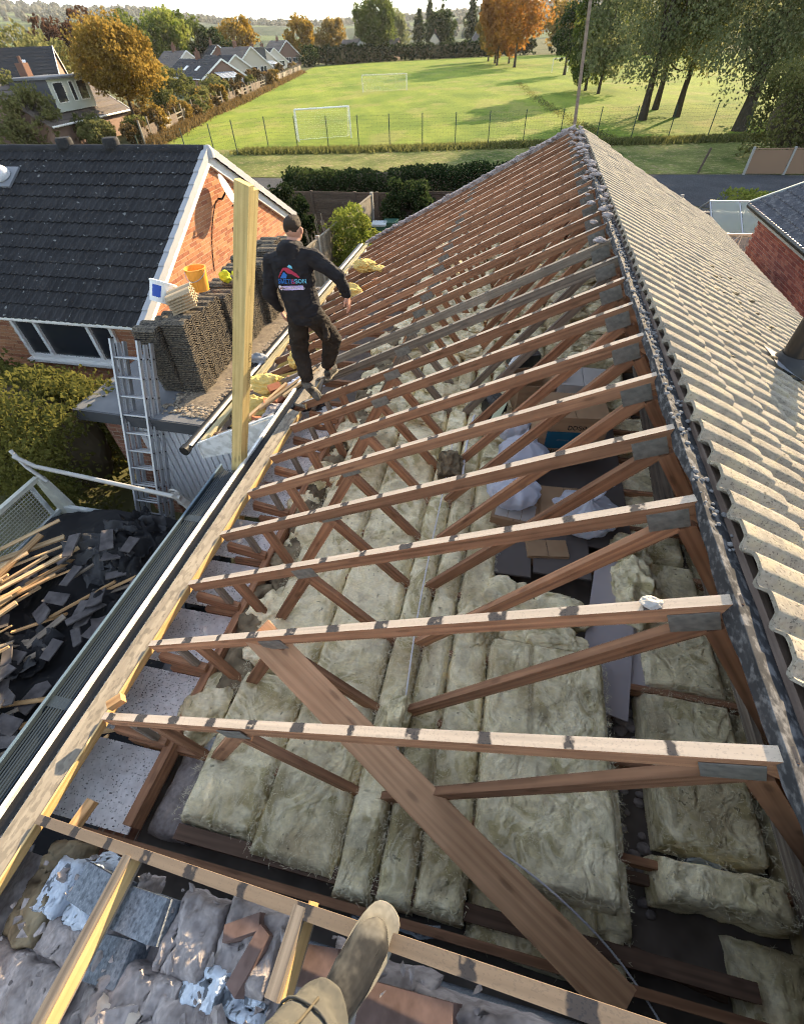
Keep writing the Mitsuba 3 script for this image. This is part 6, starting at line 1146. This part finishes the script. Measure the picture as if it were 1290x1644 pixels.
# ================================================================ RIGHT: the other neighbour, greenhouse, fences
rh = thing('red_brick_house', 'red brick house with a dark tiled roof and pale green fascia at the right edge', 'house'); WX, WY = 6.2, 15.45
RC = [(0.30, 0.115, 0.085), (0.25, 0.09, 0.07), (0.34, 0.14, 0.10), (0.21, 0.075, 0.06)]
for i, c in enumerate(RC): bsdf(f'm_red_brick_{"abcd"[i]}', c, .9, .12)
BRICK_C = RC
wl = obj('wall', Mesh().add([(WX + .006, 6, 0), (WX + .006, WY - .03, 0), (WX + .006, WY - .03, 2.35), (WX + .006, 6, 2.35)], [(0, 1, 2, 3)]).add([(WX + .03, WY - .03, 0), (14, WY - .03, 0), (14, WY - .03, 2.35), (WX + .03, WY - .03, 2.35)], [(0, 1, 2, 3)]), 'm_red_joint', rh); bsdf('m_red_joint', (0.36, 0.28, 0.24), .95, .1)
brick_face((WX + .025, WY, 0), (0, -1, 0), (0, 0, 1), (-1, 0, 0), [(r, 0, 6.5) for r in range(29, 10, -1)], [f'm_red_brick_{a}' for a in 'abcd'], wl, 299, 41)
bsdf('m_fascia_green', (0.36, 0.42, 0.40), .5, .4)
obj('fascia', box(WX - .24, WX - .21, 6, WY + .3, 2.30, 2.46), 'm_fascia_green', rh); obj('soffit', box(WX - .21, WX + .03, 6, WY + .3, 2.31, 2.325), 'm_white', rh)
obj('gutter', tube([(WX - .29, 6, 2.44), (WX - .29, WY + .25, 2.44)], .055, 12), 'm_black_plastic', rh, smooth=50)
rs = unit([1, 0, .42]); rn = unit([-.42, 0, 1]); Rr = np.stack([-rs, np.cross(rn, -rs), rn], 1)
rr = obj('roof', Mesh().add([(WX - .26, 6, 2.45), (WX - .26, WY + .32, 2.45), (WX + 4, WY + .32, 2.45 + 4.26 * .42), (WX + 4, 6, 2.45 + 4.26 * .42)], [(0, 1, 2, 3)]), 'm_dark', rh)
rt = [mikit.ply(dark_tile_mesh(70 + i).get()[:2], 'm_grey_tile', smooth=35) for i in range(4)]; bsdf('m_grey_tile', proc(tile_fn((0.05, 0.055, 0.065), (0.10, 0.105, 0.12), (0.2, 0.2, 0.2))), .7, .3)
sgn = np.cross(rn, -rs)[1]
for r in range(10):
    for c in range(14):
        y = WY + .32 - .298 * (c + (1 if sgn > 0 else 0)); p = np.array([WX - .30, y, 2.45 - .016]) + rs * (.33 + r * .27) + rn * .004; put('tile', {**rt[(r + c * 3) % 4], 'to_world': place(Rr, p)}, rr)
obj('verge_strip', beam(np.array([WX - .27, WY + .34, 2.47]), np.array([WX + 4, WY + .34, 2.47 + 4.26 * .42]), .06, .10, up=rn), 'm_fascia_green', rh)
# greenhouse
gh = thing('greenhouse', 'small greenhouse with an aluminium frame and pale glass beside the red brick house', 'greenhouse')
gx0, gx1, gy0, gy1, gz0, gz1 = 6.0, 8.6, 17.75, 19.1, 1.25, 1.82
fm = Mesh()
for x in np.linspace(gx0, gx1, 4):
    beam((x, gy0, 0), (x, gy0, gz0), .04, .04, up=(0, 1, 0), m=fm); beam((x, gy0, gz0), (x, gy1, gz1), .04, .04, m=fm); beam((x, gy1, gz1), (x, gy1 + 1.2, gz0), .04, .04, m=fm); beam((x, gy1 + 1.2, 0), (x, gy1 + 1.2, gz0), .04, .04, up=(0, 1, 0), m=fm)
for y, z in ((gy0, gz0), (gy1, gz1), (gy1 + 1.2, gz0)): beam((gx0, y, z), (gx1, y, z), .05, .05, m=fm)
obj('frame', fm, 'm_alu', gh)
br_ = Mesh()
for a in range(3): x = gx0 + (gx1 - gx0) * a / 3; beam((x, gy0, gz0), (x + .85, gy1, gz1), .02, .02, m=br_); beam((x, gy0, .2), (x + .85, gy0, gz0), .02, .02, m=br_)
obj('bracing', br_, 'm_alu', gh)
for i in range(3):
    a, b = gx0 + (gx1 - gx0) * i / 3 + .03, gx0 + (gx1 - gx0) * (i + 1) / 3 - .03
    obj('roof_pane', Mesh().add([(a, gy0 + .02, gz0 + .03), (b, gy0 + .02, gz0 + .03), (b, gy1 - .02, gz1 + .02), (a, gy1 - .02, gz1 + .02)], [(0, 1, 2, 3)]), 'm_green_glass', gh); obj('side_pane', Mesh().add([(a, gy0, .1), (b, gy0, .1), (b, gy0, gz0 - .03), (a, gy0, gz0 - .03)], [(0, 1, 2, 3)]), 'm_window', gh)
scene['m_green_glass'] = {'type': 'principledthin', 'base_color': {'type': 'rgb', 'value': [0.66, 0.72, 0.66]}, 'roughness': .15, 'diff_trans': 0.9, 'spec_trans': 0.45, 'eta': 1.45}
obj('staging', box(gx0 + .2, gx1 - .2, gy1 + .5, gy1 + 1.1, .7, .74), 'm_fence', gh)
for i in range(8): v, f = lump((0, 0, 0), .16, i, .5, 2); obj('pot_plant', (v + [gx0 + .3 + .28 * i, gy1 + .8, .9], f), 'm_plant', gh)
bsdf('m_plant', (0.08, 0.13, 0.03), .8, .2)
# fences
def panel_fence(name, label, pts, h, mat, cat='fence', post='m_concrete', horizontal=False, bw=.12):
    t = thing(name, label, cat)
    for a, b in zip(pts[:-1], pts[1:]):
        a, b = np.array([*a, 0.]), np.array([*b, 0.]); L = np.linalg.norm(b - a); d = (b - a) / L
        obj('post', beam(a, a + [0, 0, h + .08], .10, .10, up=d), post, t)
        if horizontal: 
            for z in np.arange(.1, h, bw): obj('board', beam(a + [0, 0, z], b + [0, 0, z], .018, bw * 1.08, up=(0.12 * d[1], -.12 * d[0], 1)), mat, t)
        else:
            n = int(L / bw)
            for i in range(n): p = a + d * (i + .5) * L / n; obj('board', beam(p + [0, 0, .06], p + [0, 0, h - .05 + .015 * U()], bw * 1.05, .018, up=(d[1], -d[0], .0001)), mat, t)
        obj('top_rail', beam(a + [0, 0, h], b + [0, 0, h], .06, .035), mat, t)
    obj('post', beam(b, b + [0, 0, h + .08], .10, .10, up=d), post, t)
    return t
bsdf('m_concrete', (0.34, 0.33, 0.30), .9, .15)
panel_fence('side_fence', 'grey panel fence with concrete posts running between the tiled slope and the greenhouse', [(5.47, 12.4), (5.42, 14.2), (5.37, 16.0), (5.31, 17.8), (5.25, 19.6)], 1.8, 'm_fence')
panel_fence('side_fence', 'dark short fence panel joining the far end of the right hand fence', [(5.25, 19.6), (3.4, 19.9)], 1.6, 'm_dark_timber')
panel_fence('garden_fence', 'weathered grey fence running away behind the walking man', [(-5.86, 9.5), (-5.82, 10.9), (-5.78, 12.4), (-5.72, 14.2), (-5.66, 16.0), (-5.58, 17.8), (-5.50, 19.6)], 1.7, 'm_fence')
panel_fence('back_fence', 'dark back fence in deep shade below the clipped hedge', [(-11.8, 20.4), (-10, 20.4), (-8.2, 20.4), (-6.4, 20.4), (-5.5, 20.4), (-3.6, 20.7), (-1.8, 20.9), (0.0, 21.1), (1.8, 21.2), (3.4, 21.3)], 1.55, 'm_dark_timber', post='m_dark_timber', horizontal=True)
panel_fence('street_fence', 'brown board fence below the brownish hedge on the right', [(11.8, 33.9), (13.8, 34.0), (15.8, 34.1), (17.8, 34.2), (20, 34.3)], 1.15, 'm_brown_board'); bsdf('m_brown_board', (0.26, 0.17, 0.11), .85, .2)
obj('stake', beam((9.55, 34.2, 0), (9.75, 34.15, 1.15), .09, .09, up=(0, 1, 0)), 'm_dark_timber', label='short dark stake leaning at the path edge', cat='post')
structure('lawn', poly_sheet([(-12, 14), (-12, 21), (3.4, 21.2), (3.4, 14)], .006), 'm_verge')
bush('golden_shrub', -5.15, 15.6, .66, .75, 2.25, 'lime', 'sunlit golden green upright shrub by the weathered grey fence', 90, 80, .09, 201); bush('golden_shrub', -4.55, 16.4, .40, .4, 1.35, 'lime', 'smaller golden shrub in front of the green bins', 25, 40, .10, 202)
bush('laurel', -4.15, 20.0, 1.0, .8, 2.1, 'dark', 'large rounded dark laurel beside the green bins', 70, 70, .14, 203); bush('laurel', -1.9, 20.6, .9, .6, 1.6, 'dark', 'dark shrub just above the verge of the stripped roof', 50, 50, .14, 204)
bush('cypress', -7.6, 17.8, .5, .5, 1.9, 'yew', 'dark upright shrub behind the head of the man', 40, 50, .12, 205); bush('cypress', -8.6, 18.6, .7, .6, 2.2, 'yew', 'dark shrub by the far end of the brick gable', 40, 50, .12, 206)
st = thing('seed_stalks', 'pale dead flower stalks standing in the dark garden', 'plant'); m = Mesh()
for i in range(26): x, y = -7.0 + .5 * rng.normal(), 17.3 + .4 * rng.normal(); h = U(.8, 1.5); tube([(x, y, 0), (x + .05, y, h * .6), (x + .1 * U(-1, 1), y, h)], [.01, .008, .02], 4, m)
obj('stem', m, 'm_fence', st)
for i, (x, y, a, lb_) in enumerate([(-4.98, 18.55, .1, 'dark green lidded bin with a pale top, left of the pair'), (-4.60, 18.85, .15, 'second dark green bin behind the pale topped one')]):
    t = thing('garden_bin', lb_, 'bin'); R = rotz(a); o = np.array([x, y, 0.])
    m = Mesh(); q0, q1 = .19, .25; m.add([(s * q, t_ * q, z) for q, z in ((q0, .05), (q1, 1.0)) for s, t_ in ((-1, -1), (1, -1), (1, 1), (-1, 1))], [(0, 1, 5, 4), (1, 2, 6, 5), (2, 3, 7, 6), (3, 0, 4, 7)]); obj('body', (m.get()[0] @ R.T + o, m.get()[1]), 'm_bin', t)
    obj('lid', (box(-.27, .27, -.27, .29, 1.0, 1.06).get()[0] @ R.T + o, box(-.27, .27, -.27, .29, 1.0, 1.06).get()[1]), 'm_bin_lid' if i == 0 else 'm_bin', t)
    for s in (-1, 1): obj('wheel', (tube([(s * .20, .22, .1), (s * .24, .22, .1)], .1, 12).get()[0] @ R.T + o, tube([(s * .20, .22, .1), (s * .24, .22, .1)], .1, 12).get()[1]), 'm_dark', t)
bsdf('m_bin', (0.03, 0.085, 0.06), .5, .4); bsdf('m_bin_lid', (0.42, 0.47, 0.50), .5, .4)
# painted lines of the old hard court beyond the path
# ================================================================ PEOPLE
SPH = trimesh.creation.icosphere(2, 1.0).vertices
def ball(c, r): return np.asarray(c) + SPH * np.asarray(r)
def hull(*b): return m3.Manifold.hull_points(np.vstack([ball(c, r) for c, r in b]))
def body(parts, edge=.02, it=12, fold=0.0, seed=0, freq=9.0):
    M = parts[0]
    for p in parts[1:]: M = M + p
    M = M.refine_to_length(edge); k = M.to_mesh(); t = trimesh.Trimesh(k.vert_properties[:, :3], k.tri_verts, process=True)
    o = t.vertices.copy(); trimesh.smoothing.filter_taubin(t, lamb=.5, nu=.5, iterations=it); q = np.array(t.vertices); bad = np.linalg.norm(q - o, axis=1) > 1.2 * edge; q[bad] = o[bad]; t.vertices = q
    if fold:
        n = t.vertex_normals; p = t.vertices * [1, 1, 1.8]; w = F3(p * freq + 4 * (F3(p * 3, 1, 3, seed + 1)[:, None] - .5), 1, 4, seed) - .5
        t.vertices = t.vertices + n * (fold * 2 * w)[:, None]
    return t
def chain(*js): return [hull(a, b) for a, b in zip(js[:-1], js[1:])]
def hand(wr, d, palm_n, L=.18, side=1, curl=.5):
    """wrist, direction of the fingers, palm normal; the thumb lies to side."""
    d, pn = unit(d), unit(palm_n); s = unit(np.cross(d, pn)) * side; wr = np.asarray(wr, float); parts = []
    pc = wr + d * L * .30; parts.append(hull((wr, .024), (pc + s * .022, .016), (pc - s * .022, .016))); parts.append(hull((pc + s * .026, .014), (pc - s * .028, .013), (wr + d * L * .50 + s * .028, .012), (wr + d * L * .47 - s * .030, .011)))
    for i, (o, l) in enumerate(((.030, .92), (.010, 1.0), (-.011, .95), (-.031, .78))):
        b = wr + d * L * .48 + s * o; ln = L * .50 * l; q = [b]; a = 0.
        for f_, c in ((.45, curl * .6), (.32, curl), (.25, curl * .8)): a += c; q.append(q[-1] + (d * math.cos(a) + pn * math.sin(a)) * ln * f_ + s * o * .06)
        parts += chain(*[(p, r) for p, r in zip(q, (.0105, .0095, .0088, .0078))])
    t0 = wr + d * L * .14 + s * .026; t1 = t0 + unit(d * .7 + s * .7 + pn * .3) * L * .22; t2 = t1 + unit(d * .95 + s * .2 + pn * .4) * L * .20
    parts += chain((t0, .014), (t1, .011), (t2, .009)); return parts
# ---- the man walking along the eaves
man = 'person'
hd, nk = np.array([-1.950, 4.30, 4.585]), np.array([-1.965, 4.21, 4.465]); ch = np.array([-1.965, 4.17, 4.30]); pv = np.array([-1.885, 4.10, 3.92])
sl, sr_ = np.array([-2.165, 4.17, 4.36]), np.array([-1.765, 4.19, 4.405]); el, er = np.array([-2.215, 4.09, 4.10]), np.array([-1.52, 4.14, 4.27]); wl_, wr_ = np.array([-2.175, 4.17, 3.935]), np.array([-1.485, 4.20, 4.10])
hl, hr = np.array([-1.965, 4.10, 3.90]), np.array([-1.80, 4.11, 3.90]); kl, kr = np.array([-2.03, 4.11, 3.545]), np.array([-1.74, 4.32, 3.58]); al, ar = np.array([-1.95, 3.98, 3.25]), np.array([-1.84, 4.34, 3.22])
skin = [hull((hd + [0, -.005, .015], (.074, .088, .088)), (hd + [0, .02, -.035], (.062, .075, .07)))] + [hull((hd + [0, .07, -.06], (.035, .03, .035)), (hd + [0, .02, -.05], (.055, .05, .05)))] + [hull((hd + [0, .10, -.015], (.012, .018, .014)), (hd + [0, .085, .02], (.009, .01, .01)))]
skin += chain((hd + [0, 0, -.05], .056), (nk, .058), (ch, .10), (pv, .10)); skin += chain((sl, .045), (el, .036), (wl_, .026)) + chain((sr_, .045), (er, .036), (wr_, .026)) + [hull((ch, .08), (sl, .05)), hull((ch, .08), (sr_, .05))]
skin += chain((hl, .075), (kl, .05), (al, .035)) + chain((hr, .075), (kr, .05), (ar, .035))
for s in (-1, 1): skin.append(hull((hd + [s * .078, .005, -.005], (.010, .022, .028)), (hd + [s * .082, -.008, .012], (.009, .014, .016))))
skin += hand(wl_ + [0, 0, -.01], (.18, .25, -.9), (.8, .2, .2), .17, 1, .45) + hand(wr_ + [0, 0, -.01], (.12, .1, -1.), (-.9, .1, -.1), .17, -1, .22)
bm = body(skin, .010, 8); put(man, mikit.ply((np.array(bm.vertices), np.array(bm.faces)), 'm_skin', smooth=True), label='man in a black hooded jumper and dark work trousers walking away along the eaves', cat='person')
hair = body([hull((hd + [0, -.010, .046], (.078, .090, .068)), (hd + [0, -.048, .028], (.066, .046, .052))), hull((hd + [0, .045, .075], (.055, .045, .032)), (hd + [0, .0, .08], (.06, .06, .035)))], .009, 5, .007, 3, 26.); obj('hair', (np.array(hair.vertices), np.array(hair.faces)), 'm_hair', man, smooth=True)
hood = [hull((ch + [0, 0, .05], (.205, .135, .10)), (ch + [.0, -.01, -.10], (.20, .14, .1))), hull((ch + [0, 0, -.1], (.185, .13, .10)), (pv + [-.01, 0, .10], (.165, .125, .08)), (pv + [0, 0, .0], (.172, .13, .05)), (pv + [0, .0, -.05], (.168, .128, .03))), hull((sl, .075), (ch + [0, 0, .06], .11), (nk + [0, 0, -.06], .075)), hull((sr_, .075), (ch + [0, 0, .06], .11), (nk + [0, 0, -.06], .075))]
hood += chain((sl, .078), (el, .062), (wl_, .044)) + chain((sr_, .078), (er, .062), (wr_, .044))
hood += [hull((nk + [0, -.05, .02], (.105, .065, .055)), (nk + [0, .06, .01], (.09, .05, .045))), hull((nk + [-.06, -.07, -.01], .05), (nk + [.06, -.07, -.01], .05), (nk + [0, -.11, -.07], (.085, .035, .05)))]
jm = body(hood, .014, 9, .020, 11, 9.); obj('hooded_jumper', (np.array(jm.vertices), np.array(jm.faces)), 'm_black_cloth', man, smooth=True)
tro = [hull((pv + [0, 0, .02], (.155, .12, .05)), (hl, (.10, .105, .09)), (hr, (.10, .105, .09))), hull((hl, (.108, .115, .09)), (kl, (.09, .098, .07))), hull((hr, (.108, .115, .09)), (kr, (.095, .10, .07))), hull((kl, (.09, .098, .07)), (al + [0, .01, .05], (.07, .078, .04))), hull((kr, (.095, .10, .07)), (ar + [0, .01, .05], (.074, .082, .04))), hull((hr + [.09, 0, -.12], (.03, .06, .08)), (hr + [.09, 0, -.2], (.03, .06, .04))), hull((hl + [-.09, 0, -.12], (.03, .06, .08)), (hl + [-.09, 0, -.2], (.03, .06, .04)))]
tm_ = body(tro, .014, 9, .022, 17, 8.); obj('trousers', (np.array(tm_.vertices), np.array(tm_.faces)), 'm_brown_cloth', man, smooth=True)
def shoe(an, to, up, w=.046, h=.07):
    an, to = np.asarray(an, float), np.asarray(to, float); d = unit(to - an); s = unit(np.cross(d, up)); u = np.cross(s, d); L = np.linalg.norm(to - an); hb = an - d * .05
    return [hull((hb + u * .02, .040), (an + u * .03, .042), (an + d * L * .45 + u * .0, (.042, .042, .036)), (hb - u * .02, .036)), hull((an + d * L * .4 - u * .005, .040), (to + u * .0, .034), (an + d * L * .7 - u * .01 + s * .012, .036), (an + d * L * .7 - u * .01 - s * .012, .036))], (hb, to, d, s, u, L)
def sole_of(fr, th=.018):
    hb, to, d, s, u, L = fr; LL = L + .05 + .075; pts = []
    for t in np.linspace(0, 1, 17)[:-1]: a = t * 2 * np.pi; x = -math.cos(a); w = (.036 + .012 * smooth(np.array(x), -.3, .6) - .006 * (abs(x + .15) < .3)); pts.append((LL * (.5 + .5 * x) - .04, math.sin(a) * w / max(abs(math.sin(a)), .55)))
    v, f = extrude(pts, th); Q = np.stack([d, np.cross(u, d), u], 1); return v @ Q.T + hb - u * (.036 + th), f
p1_, f1 = shoe((-1.945, 3.97, 3.215), np.array([-1.86, 3.96, 3.085]), unit(np.array([.25, -.9, .25])))
sh = body(p1_, .012, 6, .003, 5); k_ = obj('work_shoe', (np.array(sh.vertices), np.array(sh.faces)), 'm_boot', man, smooth=True); obj('sole', sole_of(f1), 'm_sole', k_); bsdf('m_sole', proc(lambda p, n, uv: mix((.10, .095, .08), (.46, .42, .33), fbm(p.x * 40., p.y * 40., p.z * 40., 3))), .85, .2)
p2_, f2 = shoe((-1.84, 4.34, 3.17), (-1.84, 4.52, 3.15), (0, 0, 1)); sh = body(p2_, .012, 6, .003, 6); k_ = obj('work_shoe', (np.array(sh.vertices), np.array(sh.faces)), 'm_boot', man, smooth=True); obj('sole', sole_of(f2), 'm_sole', k_)
# print on the back of the jumper
from scipy.spatial import cKDTree
vn = np.array(jm.vertex_normals); vv = np.array(jm.vertices); bn = unit([.08, -.95, .28]); bx = unit(np.cross([0, 0, 1], -bn)); bx = bx if bx[0] > 0 else -bx; by = np.cross(bn, bx); by = by if by[2] > 0 else -by
bc0 = np.array([-1.955, 4.02, 4.285]); sel = vn @ bn > .25; kd = cKDTree(np.stack([(vv[sel] - bc0) @ bx, (vv[sel] - bc0) @ by], 1)); dep = (vv[sel] - bc0) @ bn
def print_back(name, v2, f, mat, lift=.004):
    v2 = np.asarray(v2, float); t = trimesh.Trimesh(np.c_[v2, np.zeros(len(v2))], f, process=False); vs, fs = trimesh.remesh.subdivide_to_size(t.vertices, t.faces, .02)[:2]
    dd, ii = kd.query(vs[:, :2], k=6); z = dep[ii].mean(1) + lift; P = bc0 + vs[:, :1] * bx + vs[:, 1:2] * by + z[:, None] * bn; obj(name, (P, fs), mat, man)
def pb(name, pts, mat, lift=.004):
    import shapely.geometry as sg
    v, f = trimesh.creation.triangulate_polygon(sg.Polygon(pts), engine='earcut'); print_back(name, v, f, mat, lift)
def pt_(name, text, h, x, y, mat, lift=.006):
    t = meshkit.text_mesh(text, h, .001, bold=True); v = np.array(t.vertices); top = v[:, 2] > .0005; f = np.array([q for q in t.faces if top[q].all()]); print_back(name, v[:, :2] + [x, y], f, mat, lift)
for k, c in dict(m_p_blue=(.02, .13, .42), m_p_red=(.36, .03, .07), m_p_cyan=(.14, .45, .62), m_p_lilac=(.42, .36, .66), m_p_white=(.72, .68, .74)).items(): bsdf(k, c, .6, .3)
pb('print_roof', [(-.105, -.005), (-.045, .072), (.005, .075), (.075, .03), (.105, .0), (.092, -.008), (.035, .022), (-.005, .028), (-.040, .056), (-.095, -.008)], 'm_p_red'); pb('print_sun', [(.0, .082), (.018, .098), (.042, .088), (.05, .068), (.02, .07)], 'm_p_cyan')
pb('print_gable', [(-.085, -.012), (-.042, .040), (-.012, .018), (-.02, -.012)], 'm_p_blue'); pt_('print_lettering', 'SMITH', .036, -.115, -.055, 'm_p_blue'); pt_('print_lettering', '&', .038, .022, -.055, 'm_p_red'); pt_('print_lettering', 'SON', .034, .052, -.050, 'm_p_cyan')
pb('print_band', [(-.075, -.075), (.12, -.068), (.122, -.104), (-.075, -.112)], 'm_p_lilac'); pt_('print_lettering', 'ROOFING & BUILD', .016, -.066, -.100, 'm_p_white'); a_ = np.linspace(0, 2 * np.pi, 17)[:-1]; pb('print_badge', [(-.097 + .022 * math.cos(t), -.092 + .022 * math.sin(t)) for t in a_], 'm_p_white', .0045); pb('print_badge_mark', [(-.108, -.105), (-.088, -.080), (-.083, -.098)], 'm_p_red', .0075)

# ---- the leg and boot of the photographer
leg = 'person_001'; zz = lambda x: zl(x)
toe, heel = np.array([-.120, .000, zl(-.125) + .045]), np.array([-.235, -.265, zl(-.2) + .05]); ank = heel + [.015, .05, .10]; d_ = unit(toe - heel); s_ = unit(np.cross(d_, [0, 0, 1])); u_ = np.cross(s_, d_)
knee = np.array([-.37, -.46, 4.48]); hip_ = np.array([-.30, -.85, 4.62])
bl_ = body(chain((toe - d_ * .03, .03), (heel + d_ * .06, .035), (ank, .038), (knee, .055), (hip_, .08)), .02, 8); put(leg, mikit.ply((np.array(bl_.vertices), np.array(bl_.faces)), 'm_skin', smooth=True), label='leg of the photographer in dusty trousers and scuffed boot at the bottom', cat='person')
bt_ = [hull((heel + u_ * .00, .042), (heel + u_ * .05, .044), (heel + d_ * .10 + u_ * .05, (.05, .05, .05)), (heel + d_ * .12 - u_ * .0, .046)), hull((heel + d_ * .10 + u_ * .04, (.05, .05, .05)), (heel + d_ * .18 + u_ * .012 + s_ * .012, .046), (heel + d_ * .18 + u_ * .012 - s_ * .012, .046), (toe - d_ * .035 + s_ * .012, .042), (toe - d_ * .035 - s_ * .014, .042), (toe - d_ * .012, .036)), hull((heel + u_ * .04 + d_ * .02, .046), (heel + d_ * .05 + u_ * .07, .05), (ank + [-.01, 0, .07], .055), (ank + [0, .02, .05], .055))]
bm_ = body(bt_, .009, 6, .004, 9, 16.); kb = obj('boot', (np.array(bm_.vertices), np.array(bm_.faces)), 'm_boot', leg, smooth=True, label='scuffed grey black boot with a dusty toe')
pts = []
for t in np.linspace(0, 1, 41)[:-1]: a = t * 2 * np.pi; x = -math.cos(a); w = .050 + .010 * float(smooth(np.array(x), -.1, .7)) - .005 * (abs(x + .2) < .3); pts.append((.155 + .198 * x - .035 + .02, math.sin(a) * w / max(abs(math.sin(a)) ** .5, .6)))
v, f = extrude(pts, .024); Q = np.stack([d_, np.cross(u_, d_), u_], 1); obj('sole', (v @ Q.T + heel - u_ * .062, f), 'm_sole', kb)
v, f = extrude([((a - .13) * 1.07 + .13, b * 1.16) for a, b in pts], .009); obj('welt', (v @ Q.T + heel - u_ * .038, f), 'm_sole', kb)
hem = ank + np.array([.0, .01, .05])
tr_ = [hull((hem, (.085, .085, .03)), (hem + [-.03, -.06, .10], (.088, .088, .05))), hull((hem + [-.03, -.06, .10], (.088, .088, .05)), (knee, (.10, .10, .08))), hull((knee, (.10, .10, .08)), (hip_, (.13, .12, .12)))]
gs = trimesh.creation.icosphere(3, 1.0); obj('elastic_gusset', (gs.vertices * [.030, .010, .040] @ np.stack([d_, s_, u_], 1).T + ank + s_ * .050 + d_ * .02 + [0, 0, -.005], gs.faces), 'm_black_cloth', kb, smooth=True)
obj('toe_seam', tube(curve([heel + d_ * .20 + s_ * .046 + u_ * .012, heel + d_ * .185 + s_ * .025 + u_ * .05, heel + d_ * .18 + u_ * .062, heel + d_ * .185 - s_ * .025 + u_ * .05, heel + d_ * .20 - s_ * .046 + u_ * .012], 16), .003, 6), 'm_sole', kb, smooth=True)
tm_ = body(tr_, .010, 8, .024, 23, 9.); kt = obj('trousers', (np.array(tm_.vertices), np.array(tm_.faces)), 'm_trouser', leg, smooth=True)

tmv = np.array(tm_.vertices)
def on_leg(t, a, lift=.004):
    c = hem * (1 - t) + (knee) * t; ax = unit(knee - hem); e1 = unit(np.cross(ax, [0, 1, 0])); e2 = np.cross(ax, e1); d = e1 * math.cos(a) + e2 * math.sin(a); q = tmv - c; l = q @ d; o = np.linalg.norm(q - np.outer(l, d), axis=1); k = (o < .02) & (l > 0); return c + d * ((l[k].max() if k.any() else .095) + lift)
obj('side_seam', tube([on_leg(t, 2.4) for t in np.linspace(.05, .95, 14)], .0035, 6), 'm_trouser_seam', kt, smooth=True); obj('side_seam', tube([on_leg(t, 4.4) for t in np.linspace(.05, .95, 14)], .0035, 6), 'm_trouser_seam', kt, smooth=True); bsdf('m_trouser_seam', (0.10, 0.085, 0.06), .9, .1)
obj('hem_band', tube([on_leg(.10, a) for a in np.linspace(0, 2 * np.pi, 25)], .0035, 6), 'm_trouser', kt, smooth=True)
